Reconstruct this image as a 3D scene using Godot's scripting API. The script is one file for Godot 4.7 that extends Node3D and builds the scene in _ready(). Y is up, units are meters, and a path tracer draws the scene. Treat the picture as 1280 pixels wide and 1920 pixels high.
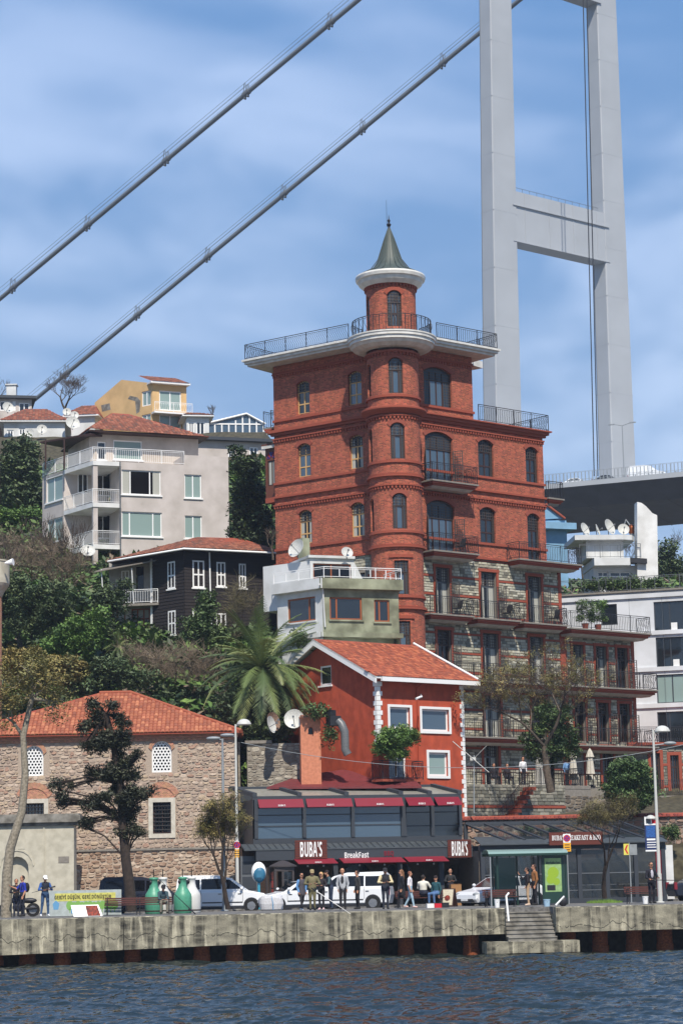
extends Node3D
# A waterfront with a brick mansion, seen from a boat. Camera: long lens, pitched up, rolled by 1.2 degrees.
const FPX := 4200.0
const EYE := Vector3(0, 3.35, 0)
const QY := 1.95
const FINE := ["balusters", "plate_seams", "string_courses", "turret_bands", "grille", "lattice", "cladding_joints", "bars", "hand_ropes", "seams", "twigs", "valance", "print", "green_tree_print", "white_print"]
var cr: Vector3
var cu: Vector3
var cf: Vector3
var M := {}
var T := {}
var used := {}
var rng := RandomNumberGenerator.new()

func ray(px: float, py: float) -> Vector3:
	return cr * ((px - 640.0) / FPX) - cu * ((py - 960.0) / FPX) + cf
func P(px: float, py: float, d: float) -> Vector3:
	var v := ray(px, py)
	return EYE + v * (d / -v.z)
func V(px: float, py: float, d: float) -> float:
	return P(px, py, d).y
func X(px: float, d: float, y := 2.0) -> float:   # world x of a picture column at a distance and height
	var py := 1646.0 - (y - EYE.y) * FPX / d + (640.0 - px) * 0.021
	return P(px, py, d).x

# A vertical wall plane (or a cylinder of radius R): u runs to the right along it, v is height, w is outward.
class Face:
	var o: Vector3
	var t: Vector3
	var n: Vector3
	var R := 0.0
	func pt(u: float, v: float, w := 0.0) -> Vector3:
		if R > 0.0:
			var a := u / R
			return Vector3(o.x, v, o.z) + (n * cos(a) + t * sin(a)) * (R + w)
		return Vector3(o.x, v, o.z) + t * u + n * w
func face(px: float, d: float, deg: float, py := 1000.0) -> Face:
	return face_at(P(px, py, d), deg)
func face_at(p: Vector3, deg: float, R := 0.0) -> Face:
	var f := Face.new()
	var a := deg_to_rad(deg)
	f.o = Vector3(p.x, 0, p.z)
	f.t = Vector3(cos(a), 0, -sin(a))
	f.n = Vector3(sin(a), 0, cos(a))
	f.R = R
	return f
func uv(f: Face, px: float, py: float, w := 0.0) -> Vector2:
	var r := ray(px, py)
	var k := ((f.o - EYE).dot(f.n) + w) / r.dot(f.n)
	var q := EYE + r * k
	return Vector2((q - f.o).dot(f.t), q.y)
func rect(f: Face, x0: float, y0: float, x1: float, y1: float, w := 0.0) -> Array:   # picture box -> [u0, v0, u1, v1]
	var a := uv(f, x0, (y0 + y1) * 0.5, w)
	var b := uv(f, x1, (y0 + y1) * 0.5, w)
	var c := uv(f, (x0 + x1) * 0.5, y1, w)
	var d := uv(f, (x0 + x1) * 0.5, y0, w)
	return [a.x, c.y, b.x, d.y]

class MB:
	var v := PackedVector3Array()
	var n := PackedVector3Array()
	var c := PackedColorArray()
	var uvs := PackedVector2Array()
	var col := Color(1, 1, 1)
	func put(a: Vector3, nn: Vector3, t: Vector2) -> void:
		v.append(a); n.append(nn); c.append(col); uvs.append(t)
	func tri(a: Vector3, b: Vector3, d: Vector3) -> void:      # counter-clockwise seen from the front
		var nn := (b - a).cross(d - a)
		if nn.length_squared() < 1e-14:
			return
		nn = nn.normalized()
		if absf(nn.y) > 0.75:
			put(a, nn, Vector2(a.x, a.z)); put(d, nn, Vector2(d.x, d.z)); put(b, nn, Vector2(b.x, b.z))
		else:
			var t := Vector3(nn.z, 0, -nn.x).normalized()
			put(a, nn, Vector2(a.dot(t), -a.y)); put(d, nn, Vector2(d.dot(t), -d.y)); put(b, nn, Vector2(b.dot(t), -b.y))
	func quad(a: Vector3, b: Vector3, d: Vector3, e: Vector3) -> void:
		tri(a, b, d); tri(a, d, e)
	func quad_uv(a: Vector3, b: Vector3, d: Vector3, e: Vector3, ta: Vector2, tb: Vector2, td: Vector2, te: Vector2) -> void:
		var nn := (b - a).cross(d - a)
		if nn.length_squared() < 1e-14:
			nn = (d - a).cross(e - a)
		nn = nn.normalized()
		put(a, nn, ta); put(d, nn, td); put(b, nn, tb)
		put(a, nn, ta); put(e, nn, te); put(d, nn, td)
	func box(o: Vector3, ax: Vector3, ay: Vector3, az: Vector3) -> void:   # centre and half axes (right-handed)
		var p := []
		for k in 8:
			p.append(o + ax * (1 if k & 1 else -1) + ay * (1 if k & 2 else -1) + az * (1 if k & 4 else -1))
		quad(p[4], p[5], p[7], p[6]); quad(p[1], p[0], p[2], p[3])
		quad(p[5], p[1], p[3], p[7]); quad(p[0], p[4], p[6], p[2])
		quad(p[6], p[7], p[3], p[2]); quad(p[0], p[1], p[5], p[4])
	func cube(o: Vector3, s: Vector3, turn := 0.0) -> void:
		var ca := cos(turn); var sa := sin(turn)
		box(o, Vector3(ca, 0, -sa) * s.x * 0.5, Vector3(0, s.y * 0.5, 0), Vector3(sa, 0, ca) * s.z * 0.5)
	func boxf(f: Face, u0: float, u1: float, v0: float, v1: float, w0: float, w1: float) -> void:
		var k := 1
		if f.R > 0.0:
			k = maxi(1, int(ceil((u1 - u0) / 0.22)))
		for i in k:
			var a := lerpf(u0, u1, float(i) / k)
			var b := lerpf(u0, u1, float(i + 1) / k)
			var p := [f.pt(a, v0, w1), f.pt(b, v0, w1), f.pt(b, v1, w1), f.pt(a, v1, w1), f.pt(a, v0, w0), f.pt(b, v0, w0), f.pt(b, v1, w0), f.pt(a, v1, w0)]
			quad_uv(p[0], p[1], p[2], p[3], Vector2(a, -v0), Vector2(b, -v0), Vector2(b, -v1), Vector2(a, -v1))
			quad(p[5], p[4], p[7], p[6])
			quad(p[3], p[2], p[6], p[7]); quad(p[4], p[5], p[1], p[0])
			if i == 0: quad(p[4], p[0], p[3], p[7])
			if i == k - 1: quad(p[1], p[5], p[6], p[2])
	func prism(f: Face, poly: Array, w0: float, w1: float) -> void:     # convex polygon of Vector2(u, v), counter-clockwise
		for i in range(1, poly.size() - 1):
			tri(f.pt(poly[0].x, poly[0].y, w1), f.pt(poly[i].x, poly[i].y, w1), f.pt(poly[i + 1].x, poly[i + 1].y, w1))
			tri(f.pt(poly[0].x, poly[0].y, w0), f.pt(poly[i + 1].x, poly[i + 1].y, w0), f.pt(poly[i].x, poly[i].y, w0))
		for i in poly.size():
			var a = poly[i]; var b = poly[(i + 1) % poly.size()]
			quad(f.pt(a.x, a.y, w0), f.pt(b.x, b.y, w0), f.pt(b.x, b.y, w1), f.pt(a.x, a.y, w1))
	func extrude(poly: PackedVector3Array, by: Vector3) -> void:        # flat polygon (any outline), pushed along by
		var nn := Vector3.ZERO
		for i in poly.size():
			nn += (poly[i] - poly[0]).cross(poly[(i + 1) % poly.size()] - poly[0])
		nn = nn.normalized()
		var ax := (poly[1] - poly[0]).normalized()
		var ay := nn.cross(ax)
		var flat := PackedVector2Array()
		for p in poly:
			flat.append(Vector2((p - poly[0]).dot(ax), (p - poly[0]).dot(ay)))
		var ix := Geometry2D.triangulate_polygon(flat)
		for i in range(0, ix.size(), 3):
			var a := poly[ix[i]]; var b := poly[ix[i + 1]]; var d := poly[ix[i + 2]]
			if (b - a).cross(d - a).dot(nn) < 0:
				var s := b; b = d; d = s
			if by.dot(nn) > 0:
				tri(a, d, b); tri(a + by, b + by, d + by)
			else:
				tri(a, b, d); tri(a + by, d + by, b + by)
		for i in poly.size():
			var a := poly[i]; var b := poly[(i + 1) % poly.size()]
			if by.dot(nn) > 0: quad(a, b, b + by, a + by)
			else: quad(b, a, a + by, b + by)
	func tube(pts: Array, r0: float, r1 := -1.0, sides := 6) -> void:
		if r1 < 0.0: r1 = r0
		var m := pts.size()
		var prev := []
		var pn := []
		for i in m:
			var d: Vector3
			if i == 0: d = pts[1] - pts[0]
			elif i == m - 1: d = pts[i] - pts[i - 1]
			else: d = pts[i + 1] - pts[i - 1]
			d = d.normalized()
			var s := d.cross(Vector3(0.31, 0.2, 0.93) if absf(d.z) < 0.9 else Vector3.RIGHT).normalized()
			var q := d.cross(s)
			var ring := []
			var rn := []
			var r := lerpf(r0, r1, float(i) / (m - 1))
			for k in sides:
				var a := TAU * k / sides
				var e := s * cos(a) + q * sin(a)
				rn.append(e); ring.append(pts[i] + e * r)
			if i > 0:
				for k in sides:
					var l := (k + 1) % sides
					put(prev[k], pn[k], Vector2(k, i - 1)); put(ring[l], rn[l], Vector2(k + 1, i)); put(prev[l], pn[l], Vector2(k + 1, i - 1))
					put(prev[k], pn[k], Vector2(k, i - 1)); put(ring[k], rn[k], Vector2(k, i)); put(ring[l], rn[l], Vector2(k + 1, i))
			if i == 0 or i == m - 1:
				for k in range(1, sides - 1):
					if i == 0: tri(ring[0], ring[k + 1], ring[k])
					else: tri(ring[0], ring[k], ring[k + 1])
			prev = ring; pn = rn
	func lathe(o: Vector3, prof: Array, seg := 24, a0 := 0.0, a1 := TAU, smooth := false) -> void:   # prof: Vector2(radius, y) from the bottom up
		for j in prof.size() - 1:
			var p: Vector2 = prof[j]; var q: Vector2 = prof[j + 1]
			var dn := Vector2(q.y - p.y, p.x - q.x)
			if dn.length() < 1e-7: continue
			dn = dn.normalized()
			var n0 := dn; var n1 := dn
			if smooth:
				if j > 0:
					var e: Vector2 = Vector2(p.y - prof[j - 1].y, prof[j - 1].x - p.x).normalized(); n0 = (dn + e).normalized()
				if j < prof.size() - 2:
					var e2: Vector2 = Vector2(prof[j + 2].y - q.y, q.x - prof[j + 2].x).normalized(); n1 = (dn + e2).normalized()
			for i in seg:
				var a := lerpf(a0, a1, float(i) / seg); var b := lerpf(a0, a1, float(i + 1) / seg)
				var ea := Vector3(sin(a), 0, cos(a)); var eb := Vector3(sin(b), 0, cos(b))
				var up := Vector3.UP
				var rr := maxf(p.x, q.x)
				var A := [o + ea * p.x + up * p.y, o + eb * p.x + up * p.y, o + eb * q.x + up * q.y, o + ea * q.x + up * q.y]
				var N := [ea * n0.x + up * n0.y, eb * n0.x + up * n0.y, eb * n1.x + up * n1.y, ea * n1.x + up * n1.y]
				var U := [Vector2(a * rr, -p.y), Vector2(b * rr, -p.y), Vector2(b * rr, -q.y), Vector2(a * rr, -q.y)]
				for k in [0, 2, 1, 0, 3, 2]:
					put(A[k], N[k], U[k])
	func ball(o: Vector3, r: Vector3, seg := 10, rings := 7) -> void:
		for j in rings:
			var p0 := PI * j / rings - PI / 2; var p1 := PI * (j + 1) / rings - PI / 2
			for i in seg:
				var a := TAU * i / seg; var b := TAU * (i + 1) / seg
				var e := [Vector3(cos(p0) * sin(a), sin(p0), cos(p0) * cos(a)), Vector3(cos(p0) * sin(b), sin(p0), cos(p0) * cos(b)), Vector3(cos(p1) * sin(b), sin(p1), cos(p1) * cos(b)), Vector3(cos(p1) * sin(a), sin(p1), cos(p1) * cos(a))]
				for k in [0, 2, 1, 0, 3, 2]:
					put(o + e[k] * r, (e[k] / r).normalized(), Vector2(a, p0))
	func mesh(m: Material, off := Vector3.ZERO) -> ArrayMesh:
		var am := ArrayMesh.new()
		if v.is_empty():
			v = PackedVector3Array([Vector3.ZERO, Vector3(0, 0.001, 0), Vector3(0.001, 0, 0)]); n = PackedVector3Array([Vector3.UP, Vector3.UP, Vector3.UP]); c = PackedColorArray([col, col, col]); uvs = PackedVector2Array([Vector2.ZERO, Vector2.ZERO, Vector2.ZERO])
		if off != Vector3.ZERO:
			for i in v.size(): v[i] -= off
		var a := []
		a.resize(Mesh.ARRAY_MAX)
		a[Mesh.ARRAY_VERTEX] = v; a[Mesh.ARRAY_NORMAL] = n; a[Mesh.ARRAY_COLOR] = c; a[Mesh.ARRAY_TEX_UV] = uvs; a[Mesh.ARRAY_TEX_UV2] = uvs
		am.add_surface_from_arrays(Mesh.PRIMITIVE_TRIANGLES, a)
		am.surface_set_material(0, m)
		return am

func wpos(nd: Node) -> Vector3:
	var p := Vector3.ZERO
	while nd != null and nd != self:
		p += nd.position
		nd = nd.get_parent()
	return p
func numbered(called: String) -> String:
	var k: int = used.get(called, 0)
	used[called] = k + 1
	return called if k == 0 else "%s_%03d" % [called, k]
# commits a builder as one named mesh; vertices are given in world space (or local, for things still at the origin)
func part(b: MB, called: String, m: Material, parent: Node = self) -> MeshInstance3D:
	var o := MeshInstance3D.new()
	o.mesh = b.mesh(m, wpos(parent))
	if parent == self:
		o.name = numbered(called); add_child(o)
	else:
		o.name = called; parent.add_child(o, true)
		if called in FINE: o.set_meta("kind", "stuff")
	return o
func inst(msh: Mesh, called: String, parent: Node, xf: Transform3D, m: Material = null) -> MeshInstance3D:
	var o := MeshInstance3D.new()
	o.mesh = msh
	o.transform = Transform3D(xf.basis, xf.origin - wpos(parent))
	if m != null: o.material_override = m
	o.name = called
	parent.add_child(o, true)
	return o
func thing(called: String, label: String, category: String, at := Vector3.ZERO, group := "") -> Node3D:
	var o := Node3D.new()
	o.name = numbered(called); add_child(o); o.position = at
	tag(o, label, category, group)
	return o
func tag(o: Node, label: String, category := "", group := "", kind := "") -> Node:
	if label: o.set_meta("label", label)
	if category: o.set_meta("category", category)
	if group: o.set_meta("group", group)
	if kind: o.set_meta("kind", kind)
	return o
func copy(o: Node3D, label := "", at := Vector3.ZERO, turn := 0.0) -> Node3D:
	var r: Node3D = o.duplicate()
	r.name = numbered(String(o.name).rstrip("0123456789").rstrip("_")); add_child(r)
	r.position = at; r.rotation.y = turn
	if label: r.set_meta("label", label)
	return r
func structure(o: Node) -> Node:
	o.set_meta("kind", "structure"); return o

# ---------- materials ----------
func c8(r: float, g: float, b: float) -> Color:
	return Color(r / 255.0, g / 255.0, b / 255.0)
func lin(r: float, g: float, b: float) -> Color:
	return c8(r, g, b).srgb_to_linear()
func mk(called: String, col: Color, rough := 0.8, tex = null, scale := 1.0, vcol := false, metal := 0.0, tri := false) -> StandardMaterial3D:
	var m := StandardMaterial3D.new()
	m.albedo_color = col; m.roughness = rough; m.metallic = metal
	m.vertex_color_use_as_albedo = vcol
	if tex != null:
		m.albedo_texture = tex
		m.uv1_scale = Vector3(scale, scale, scale)
		if tri:
			m.uv1_triplanar = true; m.uv1_world_triplanar = true
	m.resource_name = called
	M[called] = m
	return m
func noise_tex(freq: float, lo: Color, hi: Color, size := 256, seed_ := 1, oct := 4, bias := 0.5) -> NoiseTexture2D:
	var nz := FastNoiseLite.new()
	nz.noise_type = FastNoiseLite.TYPE_SIMPLEX_SMOOTH; nz.frequency = freq; nz.seed = seed_; nz.fractal_octaves = oct
	var t := NoiseTexture2D.new()
	t.width = size; t.height = size; t.seamless = true; t.noise = nz
	var g := Gradient.new()
	g.offsets = PackedFloat32Array([0.0, maxf(bias - 0.28, 0.01), minf(bias + 0.28, 0.99), 1.0])
	g.colors = PackedColorArray([lo, lo.lerp(hi, 0.3), lo.lerp(hi, 0.8), hi])
	t.color_ramp = g
	return t
func fbm(freq: float, seed_: int, oct := 4) -> FastNoiseLite:
	var nz := FastNoiseLite.new()
	nz.noise_type = FastNoiseLite.TYPE_SIMPLEX_SMOOTH; nz.frequency = freq; nz.seed = seed_; nz.fractal_octaves = oct
	return nz
func brick_tex(base: Color, mortar: Color, vary: float, seed_: int) -> ImageTexture:   # 4 x 8 bricks
	var r := RandomNumberGenerator.new(); r.seed = seed_
	var im := Image.create(256, 256, false, Image.FORMAT_RGB8)
	im.fill(mortar)
	for j in 16:
		for i in 9:
			var k := 1.0 + r.randf_range(-vary, vary)
			var cc := Color(base.r * k, base.g * k * r.randf_range(0.92, 1.08), base.b * k)
			var x := i * 32 - (16 if j % 2 else 0)
			im.fill_rect(Rect2i(x, j * 16, 29, 13), cc)
			for s in 5:
				im.fill_rect(Rect2i(x + r.randi_range(0, 24), j * 16 + r.randi_range(0, 9), 4, 3), cc * r.randf_range(0.85, 1.1))
	im.generate_mipmaps()
	return ImageTexture.create_from_image(im)
func weather(called: String, sx: float, sy: float) -> void:      # rain-washed grime in tall streaks over a material
	var m: StandardMaterial3D = M[called]
	m.detail_enabled = true; m.detail_blend_mode = BaseMaterial3D.BLEND_MODE_MUL; m.detail_uv_layer = BaseMaterial3D.DETAIL_UV_2
	m.detail_albedo = T.soot; m.uv2_scale = Vector3(sx, sy, 1)
func make_materials() -> void:
	T.grain = noise_tex(0.05, Color(0.78, 0.78, 0.78), Color(1, 1, 1), 256, 3)
	T.blotch = noise_tex(0.012, Color(0.84, 0.835, 0.82), Color(1, 1, 1), 512, 5, 5, 0.42)
	T.stain = noise_tex(0.02, Color(0.42, 0.41, 0.38), Color(1, 1, 1), 512, 9, 5, 0.36)
	T.brick = brick_tex(c8(152, 74, 52), c8(184, 124, 100), 0.28, 4)
	T.brick_pale = brick_tex(c8(165, 110, 86), c8(186, 158, 132), 0.16, 8)
	mk("brick", Color(1, 1, 1), 0.88, T.brick, 0.9)
	mk("brick_trim", c8(164, 80, 58), 0.85, T.grain, 1.3)
	mk("brick_dark", c8(164, 80, 58), 0.85, T.grain, 1.3)
	mk("brick_pale", Color(1, 1, 1), 0.9, T.brick_pale, 1.1)
	mk("white_trim", c8(222, 220, 214), 0.6, T.blotch, 0.25)
	mk("white_paint", c8(226, 226, 224), 0.55, T.blotch, 0.12)
	mk("white_clean", c8(232, 232, 230), 0.4)
	mk("soffit", c8(206, 204, 200), 0.8, T.blotch, 0.3)
	mk("slab", c8(138, 132, 124), 0.9, T.blotch, 0.6)
	mk("iron", c8(34, 34, 38), 0.5)
	mk("iron_grey", c8(92, 96, 100), 0.5)
	mk("dark_wood", c8(58, 34, 27), 0.6)
	mk("pale_wood", c8(196, 158, 104), 0.6)
	mk("orange_wood", c8(146, 80, 42), 0.5)
	mk("lattice", c8(66, 58, 54), 0.6)
	var gl := mk("glass", c8(26, 32, 38), 0.06); gl.metallic_specular = 0.7
	gl = mk("glass_blue", c8(70, 88, 104), 0.06); gl.metallic_specular = 0.8
	gl = mk("glass_green", c8(136, 156, 152), 0.12); gl.metallic_specular = 0.5
	gl = mk("glass_black", c8(14, 15, 18), 0.08)
	mk("curtain", c8(190, 190, 180), 0.8, T.grain, 3.0)
	mk("copper_green", c8(74, 84, 79), 0.55, T.blotch, 0.6)
	mk("stone_v", Color(1, 1, 1), 0.92, T.grain, 1.5, true)
	mk("stone_joint", c8(150, 142, 130), 0.95, T.grain, 1.2)
	mk("concrete", c8(150, 146, 138), 0.9, T.stain, 0.16)
	mk("plain_v", Color(1, 1, 1), 0.7, null, 1.0, true)
	mk("steel_paint", c8(170, 174, 178), 0.5, noise_tex(0.012, Color(0.94, 0.94, 0.94), Color(1, 1, 1), 256, 15), 0.04)
	mk("galv", c8(150, 156, 160), 0.45, T.blotch, 0.5)
	mk("red_metal", c8(120, 18, 36), 0.55)
	mk("charcoal", c8(52, 57, 64), 0.55)
	mk("asphalt", c8(78, 78, 80), 0.95, T.grain, 0.7)
	mk("rust", c8(150, 80, 42), 0.95, T.stain, 0.9, false, 0.0, true)
	mk("bark", c8(104, 92, 80), 0.95, T.stain, 0.5, false, 0.0, true)
	mk("bark_dark", c8(66, 55, 48), 0.95, T.stain, 0.5, false, 0.0, true)
	mk("bark_pale", c8(168, 158, 140), 0.95, T.stain, 0.7, false, 0.0, true)
	mk("twig", c8(92, 80, 70), 0.95)
	mk("red_plaster", c8(194, 84, 54), 0.85, T.blotch, 0.22)
	mk("tile_v", Color(1, 1, 1), 0.85, T.grain, 2.2, true)
	mk("white_car", c8(226, 228, 230), 0.22)
	M.white_car.clearcoat_enabled = true
	mk("tyre", c8(24, 24, 25), 0.85)
	mk("rim", c8(150, 152, 156), 0.35, null, 1.0, false, 0.6)
	mk("dish", c8(206, 206, 200), 0.5, T.blotch, 0.8)
	mk("duct", c8(122, 124, 126), 0.4, T.stain, 0.8)
	T.soot = noise_tex(0.03, Color(0.78, 0.765, 0.75), Color(1, 1, 1), 512, 23, 5, 0.3)
	weather("brick", 0.1, 0.035); weather("red_plaster", 0.12, 0.05)
# ---------- building tools ----------
func arch_pts(u0: float, u1: float, v1: float, rise: float, k := 8) -> Array:
	var w := u1 - u0
	var r := (w * w / 4 + rise * rise) / (2 * rise)
	var half := asin(clampf(w / 2 / r, -1, 1))
	if rise > w / 2: half = PI - half
	var res := []
	for i in k + 1:
		var a := lerpf(-half, half, float(i) / k)
		res.append(Vector2((u0 + u1) / 2 + r * sin(a), v1 - r + r * cos(a)))
	return res
func sorted_unique(a: Array) -> Array:
	a.sort()
	var r := []
	for x in a:
		if r.is_empty() or x - r[-1] > 0.002: r.append(x)
	return r
# a wall sheet with rectangular or arched openings [u0, v0, u1, v1, rise] and their reveals
func wall(b: MB, f: Face, u0: float, u1: float, v0: float, v1: float, holes := [], depth := 0.25, outline := PackedVector2Array()) -> void:
	var us := [u0, u1]; var vs := [v0, v1]
	for h in holes:
		us.append_array([clampf(h[0], u0, u1), clampf(h[2], u0, u1)]); vs.append_array([clampf(h[1], v0, v1), clampf(h[3], v0, v1)])
	if f.R > 0.0:
		for i in range(1, int((u1 - u0) / 0.2)): us.append(u0 + i * 0.2)
	us = sorted_unique(us); vs = sorted_unique(vs)
	for i in us.size() - 1:
		for j in vs.size() - 1:
			var a: float = us[i]; var c: float = us[i + 1]; var d: float = vs[j]; var e: float = vs[j + 1]
			var skip := false
			for h in holes:
				if (a + c) / 2 > h[0] and (a + c) / 2 < h[2] and (d + e) / 2 > h[1] and (d + e) / 2 < h[3]: skip = true
			if skip: continue
			if outline.size() > 0:
				for q in Geometry2D.intersect_polygons(PackedVector2Array([Vector2(a, d), Vector2(c, d), Vector2(c, e), Vector2(a, e)]), outline):
					var cw := Geometry2D.is_polygon_clockwise(q)
					for k in range(1, q.size() - 1):
						var p0 := f.pt(q[0].x, q[0].y); var p1 := f.pt(q[k].x, q[k].y); var p2 := f.pt(q[k + 1].x, q[k + 1].y)
						if (p1 - p0).cross(p2 - p0).dot(f.n) > 0: b.tri(p0, p1, p2)
						else: b.tri(p0, p2, p1)
			else:
				b.quad_uv(f.pt(a, d), f.pt(c, d), f.pt(c, e), f.pt(a, e), Vector2(a, -d), Vector2(c, -d), Vector2(c, -e), Vector2(a, -e))
	for h in holes:
		var rise: float = h[4] if h.size() > 4 else 0.0
		var top: float = h[3] - rise
		b.quad(f.pt(h[0], h[1], 0), f.pt(h[0], h[1], -depth), f.pt(h[0], top, -depth), f.pt(h[0], top, 0))
		b.quad(f.pt(h[2], h[1], -depth), f.pt(h[2], h[1], 0), f.pt(h[2], top, 0), f.pt(h[2], top, -depth))
		b.quad(f.pt(h[0], h[1], -depth), f.pt(h[0], h[1], 0), f.pt(h[2], h[1], 0), f.pt(h[2], h[1], -depth))
		if rise > 0.0:
			var ap := arch_pts(h[0], h[2], h[3], rise)
			for k in ap.size() - 1:
				var p: Vector2 = ap[k]; var q: Vector2 = ap[k + 1]
				b.quad_uv(f.pt(p.x, p.y), f.pt(q.x, q.y), f.pt(q.x, h[3]), f.pt(p.x, h[3]), Vector2(p.x, -p.y), Vector2(q.x, -q.y), Vector2(q.x, -h[3]), Vector2(p.x, -h[3]))
				b.quad(f.pt(p.x, p.y, -depth), f.pt(q.x, q.y, -depth), f.pt(q.x, q.y, 0), f.pt(p.x, p.y, 0))
		else:
			b.quad(f.pt(h[0], h[3], 0), f.pt(h[0], h[3], -depth), f.pt(h[2], h[3], -depth), f.pt(h[2], h[3], 0))
# window > pane, sill, grille: the frame is the part itself
func window(parent: Node, f: Face, h: Array, o := {}) -> MeshInstance3D:
	var w: float = o.get("w", -0.16); var th: float = o.get("th", 0.07)
	var rise: float = h[4] if h.size() > 4 else 0.0
	var b := MB.new()
	var u0: float = h[0]; var v0: float = h[1]; var u1: float = h[2]; var v1: float = h[3]
	var top := v1 - rise
	b.boxf(f, u0, u0 + th, v0, top, w - 0.05, w); b.boxf(f, u1 - th, u1, v0, top, w - 0.05, w)
	b.boxf(f, u0 + th, u1 - th, v0, v0 + th, w - 0.05, w)
	if rise > 0:
		var ap := arch_pts(u0, u1, v1, rise)
		var ai := arch_pts(u0 + th, u1 - th, v1 - th, rise)
		for k in ap.size() - 1:
			b.prism(f, [ai[k], ai[k + 1], ap[k + 1], ap[k]], w - 0.05, w)
	else:
		b.boxf(f, u0 + th, u1 - th, v1 - th, v1, w - 0.05, w)
	for q in o.get("mull", []):
		var um := lerpf(u0, u1, q)
		b.boxf(f, um - th * 0.5, um + th * 0.5, v0 + th, (top if rise > 0 else v1 - th), w - 0.045, w + 0.004)
	for q in o.get("trans", []):
		var vm := lerpf(v0, v1, q)
		b.boxf(f, u0 + th, u1 - th, vm - th * 0.5, vm + th * 0.5, w - 0.043, w + 0.006)
	var r := part(b, o.get("name", "window"), o.get("fm", M.white_clean), parent)
	var p := MB.new()
	var poly := [Vector2(u0 + 0.01, v0 + 0.01), Vector2(u1 - 0.01, v0 + 0.01)]
	if rise > 0:
		var ap2 := arch_pts(u0 + 0.01, u1 - 0.01, v1 - 0.01, rise)
		ap2.reverse(); poly.append_array(ap2)
	else: poly.append_array([Vector2(u1 - 0.01, v1 - 0.01), Vector2(u0 + 0.01, v1 - 0.01)])
	p.prism(f, poly, w - 0.04, w - 0.025)
	part(p, "pane", o.get("pm", M.glass), r)
	if o.has("curt"):
		var cb := MB.new()
		var cn := 7
		for s in 2:
			for k in cn:
				var a0 := lerpf(0.02, o.curt, float(k) / cn); var a1 := lerpf(0.02, o.curt, float(k + 1) / cn)
				var q0 := lerpf(u0, u1, a0 if s == 0 else 1 - a1); var q1 := lerpf(u0, u1, a1 if s == 0 else 1 - a0)
				cb.boxf(f, q0, q1, v0 + th, top - th * 0.5, w - 0.025, w - 0.02 + 0.012 * (k % 2))
		part(cb, "curtain", M.curtain, r)
	if o.has("sill"):
		var s := MB.new()
		s.boxf(f, u0 - 0.08, u1 + 0.08, v0 - 0.09, v0 - 0.003, -0.1, 0.09)
		part(s, "sill", o.sill, r)
	if o.has("grille"):   # square lattice over [from, to] of the height
		var g := MB.new()
		for gg in o.grille:   # [u share 0, v share 0, u share 1, v share 1]
			var a := lerpf(u0, u1, gg[0]); var c := lerpf(u0, u1, gg[2]); var d := lerpf(v0, v1, gg[1]); var e := lerpf(v0, v1, gg[3])
			var nu := maxi(2, int((c - a) / 0.15)); var nv := maxi(2, int((e - d) / 0.15))
			for i in nu + 1:
				var uu := lerpf(a, c, float(i) / nu)
				var ve := e
				if rise > 0 and e > top: ve = minf(e, _arch_v(u0, u1, v1, rise, uu))
				g.boxf(f, uu - 0.018, uu + 0.018, d, ve, w + 0.012, w + 0.035)
			for j in nv + 1:
				var vv := lerpf(d, e, float(j) / nv)
				var x0 := a; var x1 := c
				if rise > 0 and vv > top:
					var k := 0
					while k < 20 and _arch_v(u0, u1, v1, rise, x0) < vv: x0 += (c - a) / 40; x1 -= (c - a) / 40; k += 1
				if x1 > x0: g.boxf(f, x0, x1, vv - 0.018, vv + 0.018, w + 0.01, w + 0.033)
		part(g, "grille", o.get("gm", M.lattice), r)
	return r
func _arch_v(u0: float, u1: float, v1: float, rise: float, u: float) -> float:
	var w := u1 - u0
	var r := (w * w / 4 + rise * rise) / (2 * rise)
	var x := u - (u0 + u1) / 2
	return v1 - r + sqrt(maxf(r * r - x * x, 0.0))
# railing > balusters along a polyline of floor points
func railing(parent: Node, pts: Array, h: float, m: Material, step := 0.13, belly := 0.07, called := "railing", thick := 0.009) -> MeshInstance3D:
	var b := MB.new(); var g := MB.new()
	for i in pts.size() - 1:
		var a: Vector3 = pts[i]; var c: Vector3 = pts[i + 1]
		var d := c - a
		var len := d.length()
		if len < 0.02: continue
		d /= len
		var out := d.cross(Vector3.UP).normalized()
		var up := Vector3.UP
		b.box((a + c) / 2 + up * h, d * len / 2, up * 0.018, out * 0.02)
		b.box((a + c) / 2 + up * 0.09, d * len / 2, up * 0.014, out * 0.014)
		b.box((a + c) / 2 + up * (h - 0.1), d * len / 2, up * 0.01, out * 0.01)
		var np := maxi(1, int(round(len / 1.6)))
		for k in np + 1:
			if k == np and i < pts.size() - 2: continue
			b.box(a + d * len * k / np + up * h / 2, d * 0.018, up * h / 2, out * 0.018)
		var nb := int(len / step)
		for k in range(1, nb):
			var q := a + d * len * k / nb
			if belly == 0.0:
				g.box(q + up * (h / 2), d * thick, up * (h / 2 - 0.09), out * thick)
			else:
				var last := q + up * 0.09
				for s in range(1, 6):
					var t := s / 5.0
					var nx := q + up * lerpf(0.09, h - 0.1, t) + out * (belly * sin(t * TAU) * -1.0) + d * (0.35 * step * sin(t * TAU))
					var dir := (nx - last)
					g.box((nx + last) / 2, d * thick, dir / 2, out * thick)
					last = nx
	var r := part(b, called, m, parent)
	part(g, "balusters", m, r)
	return r
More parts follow.
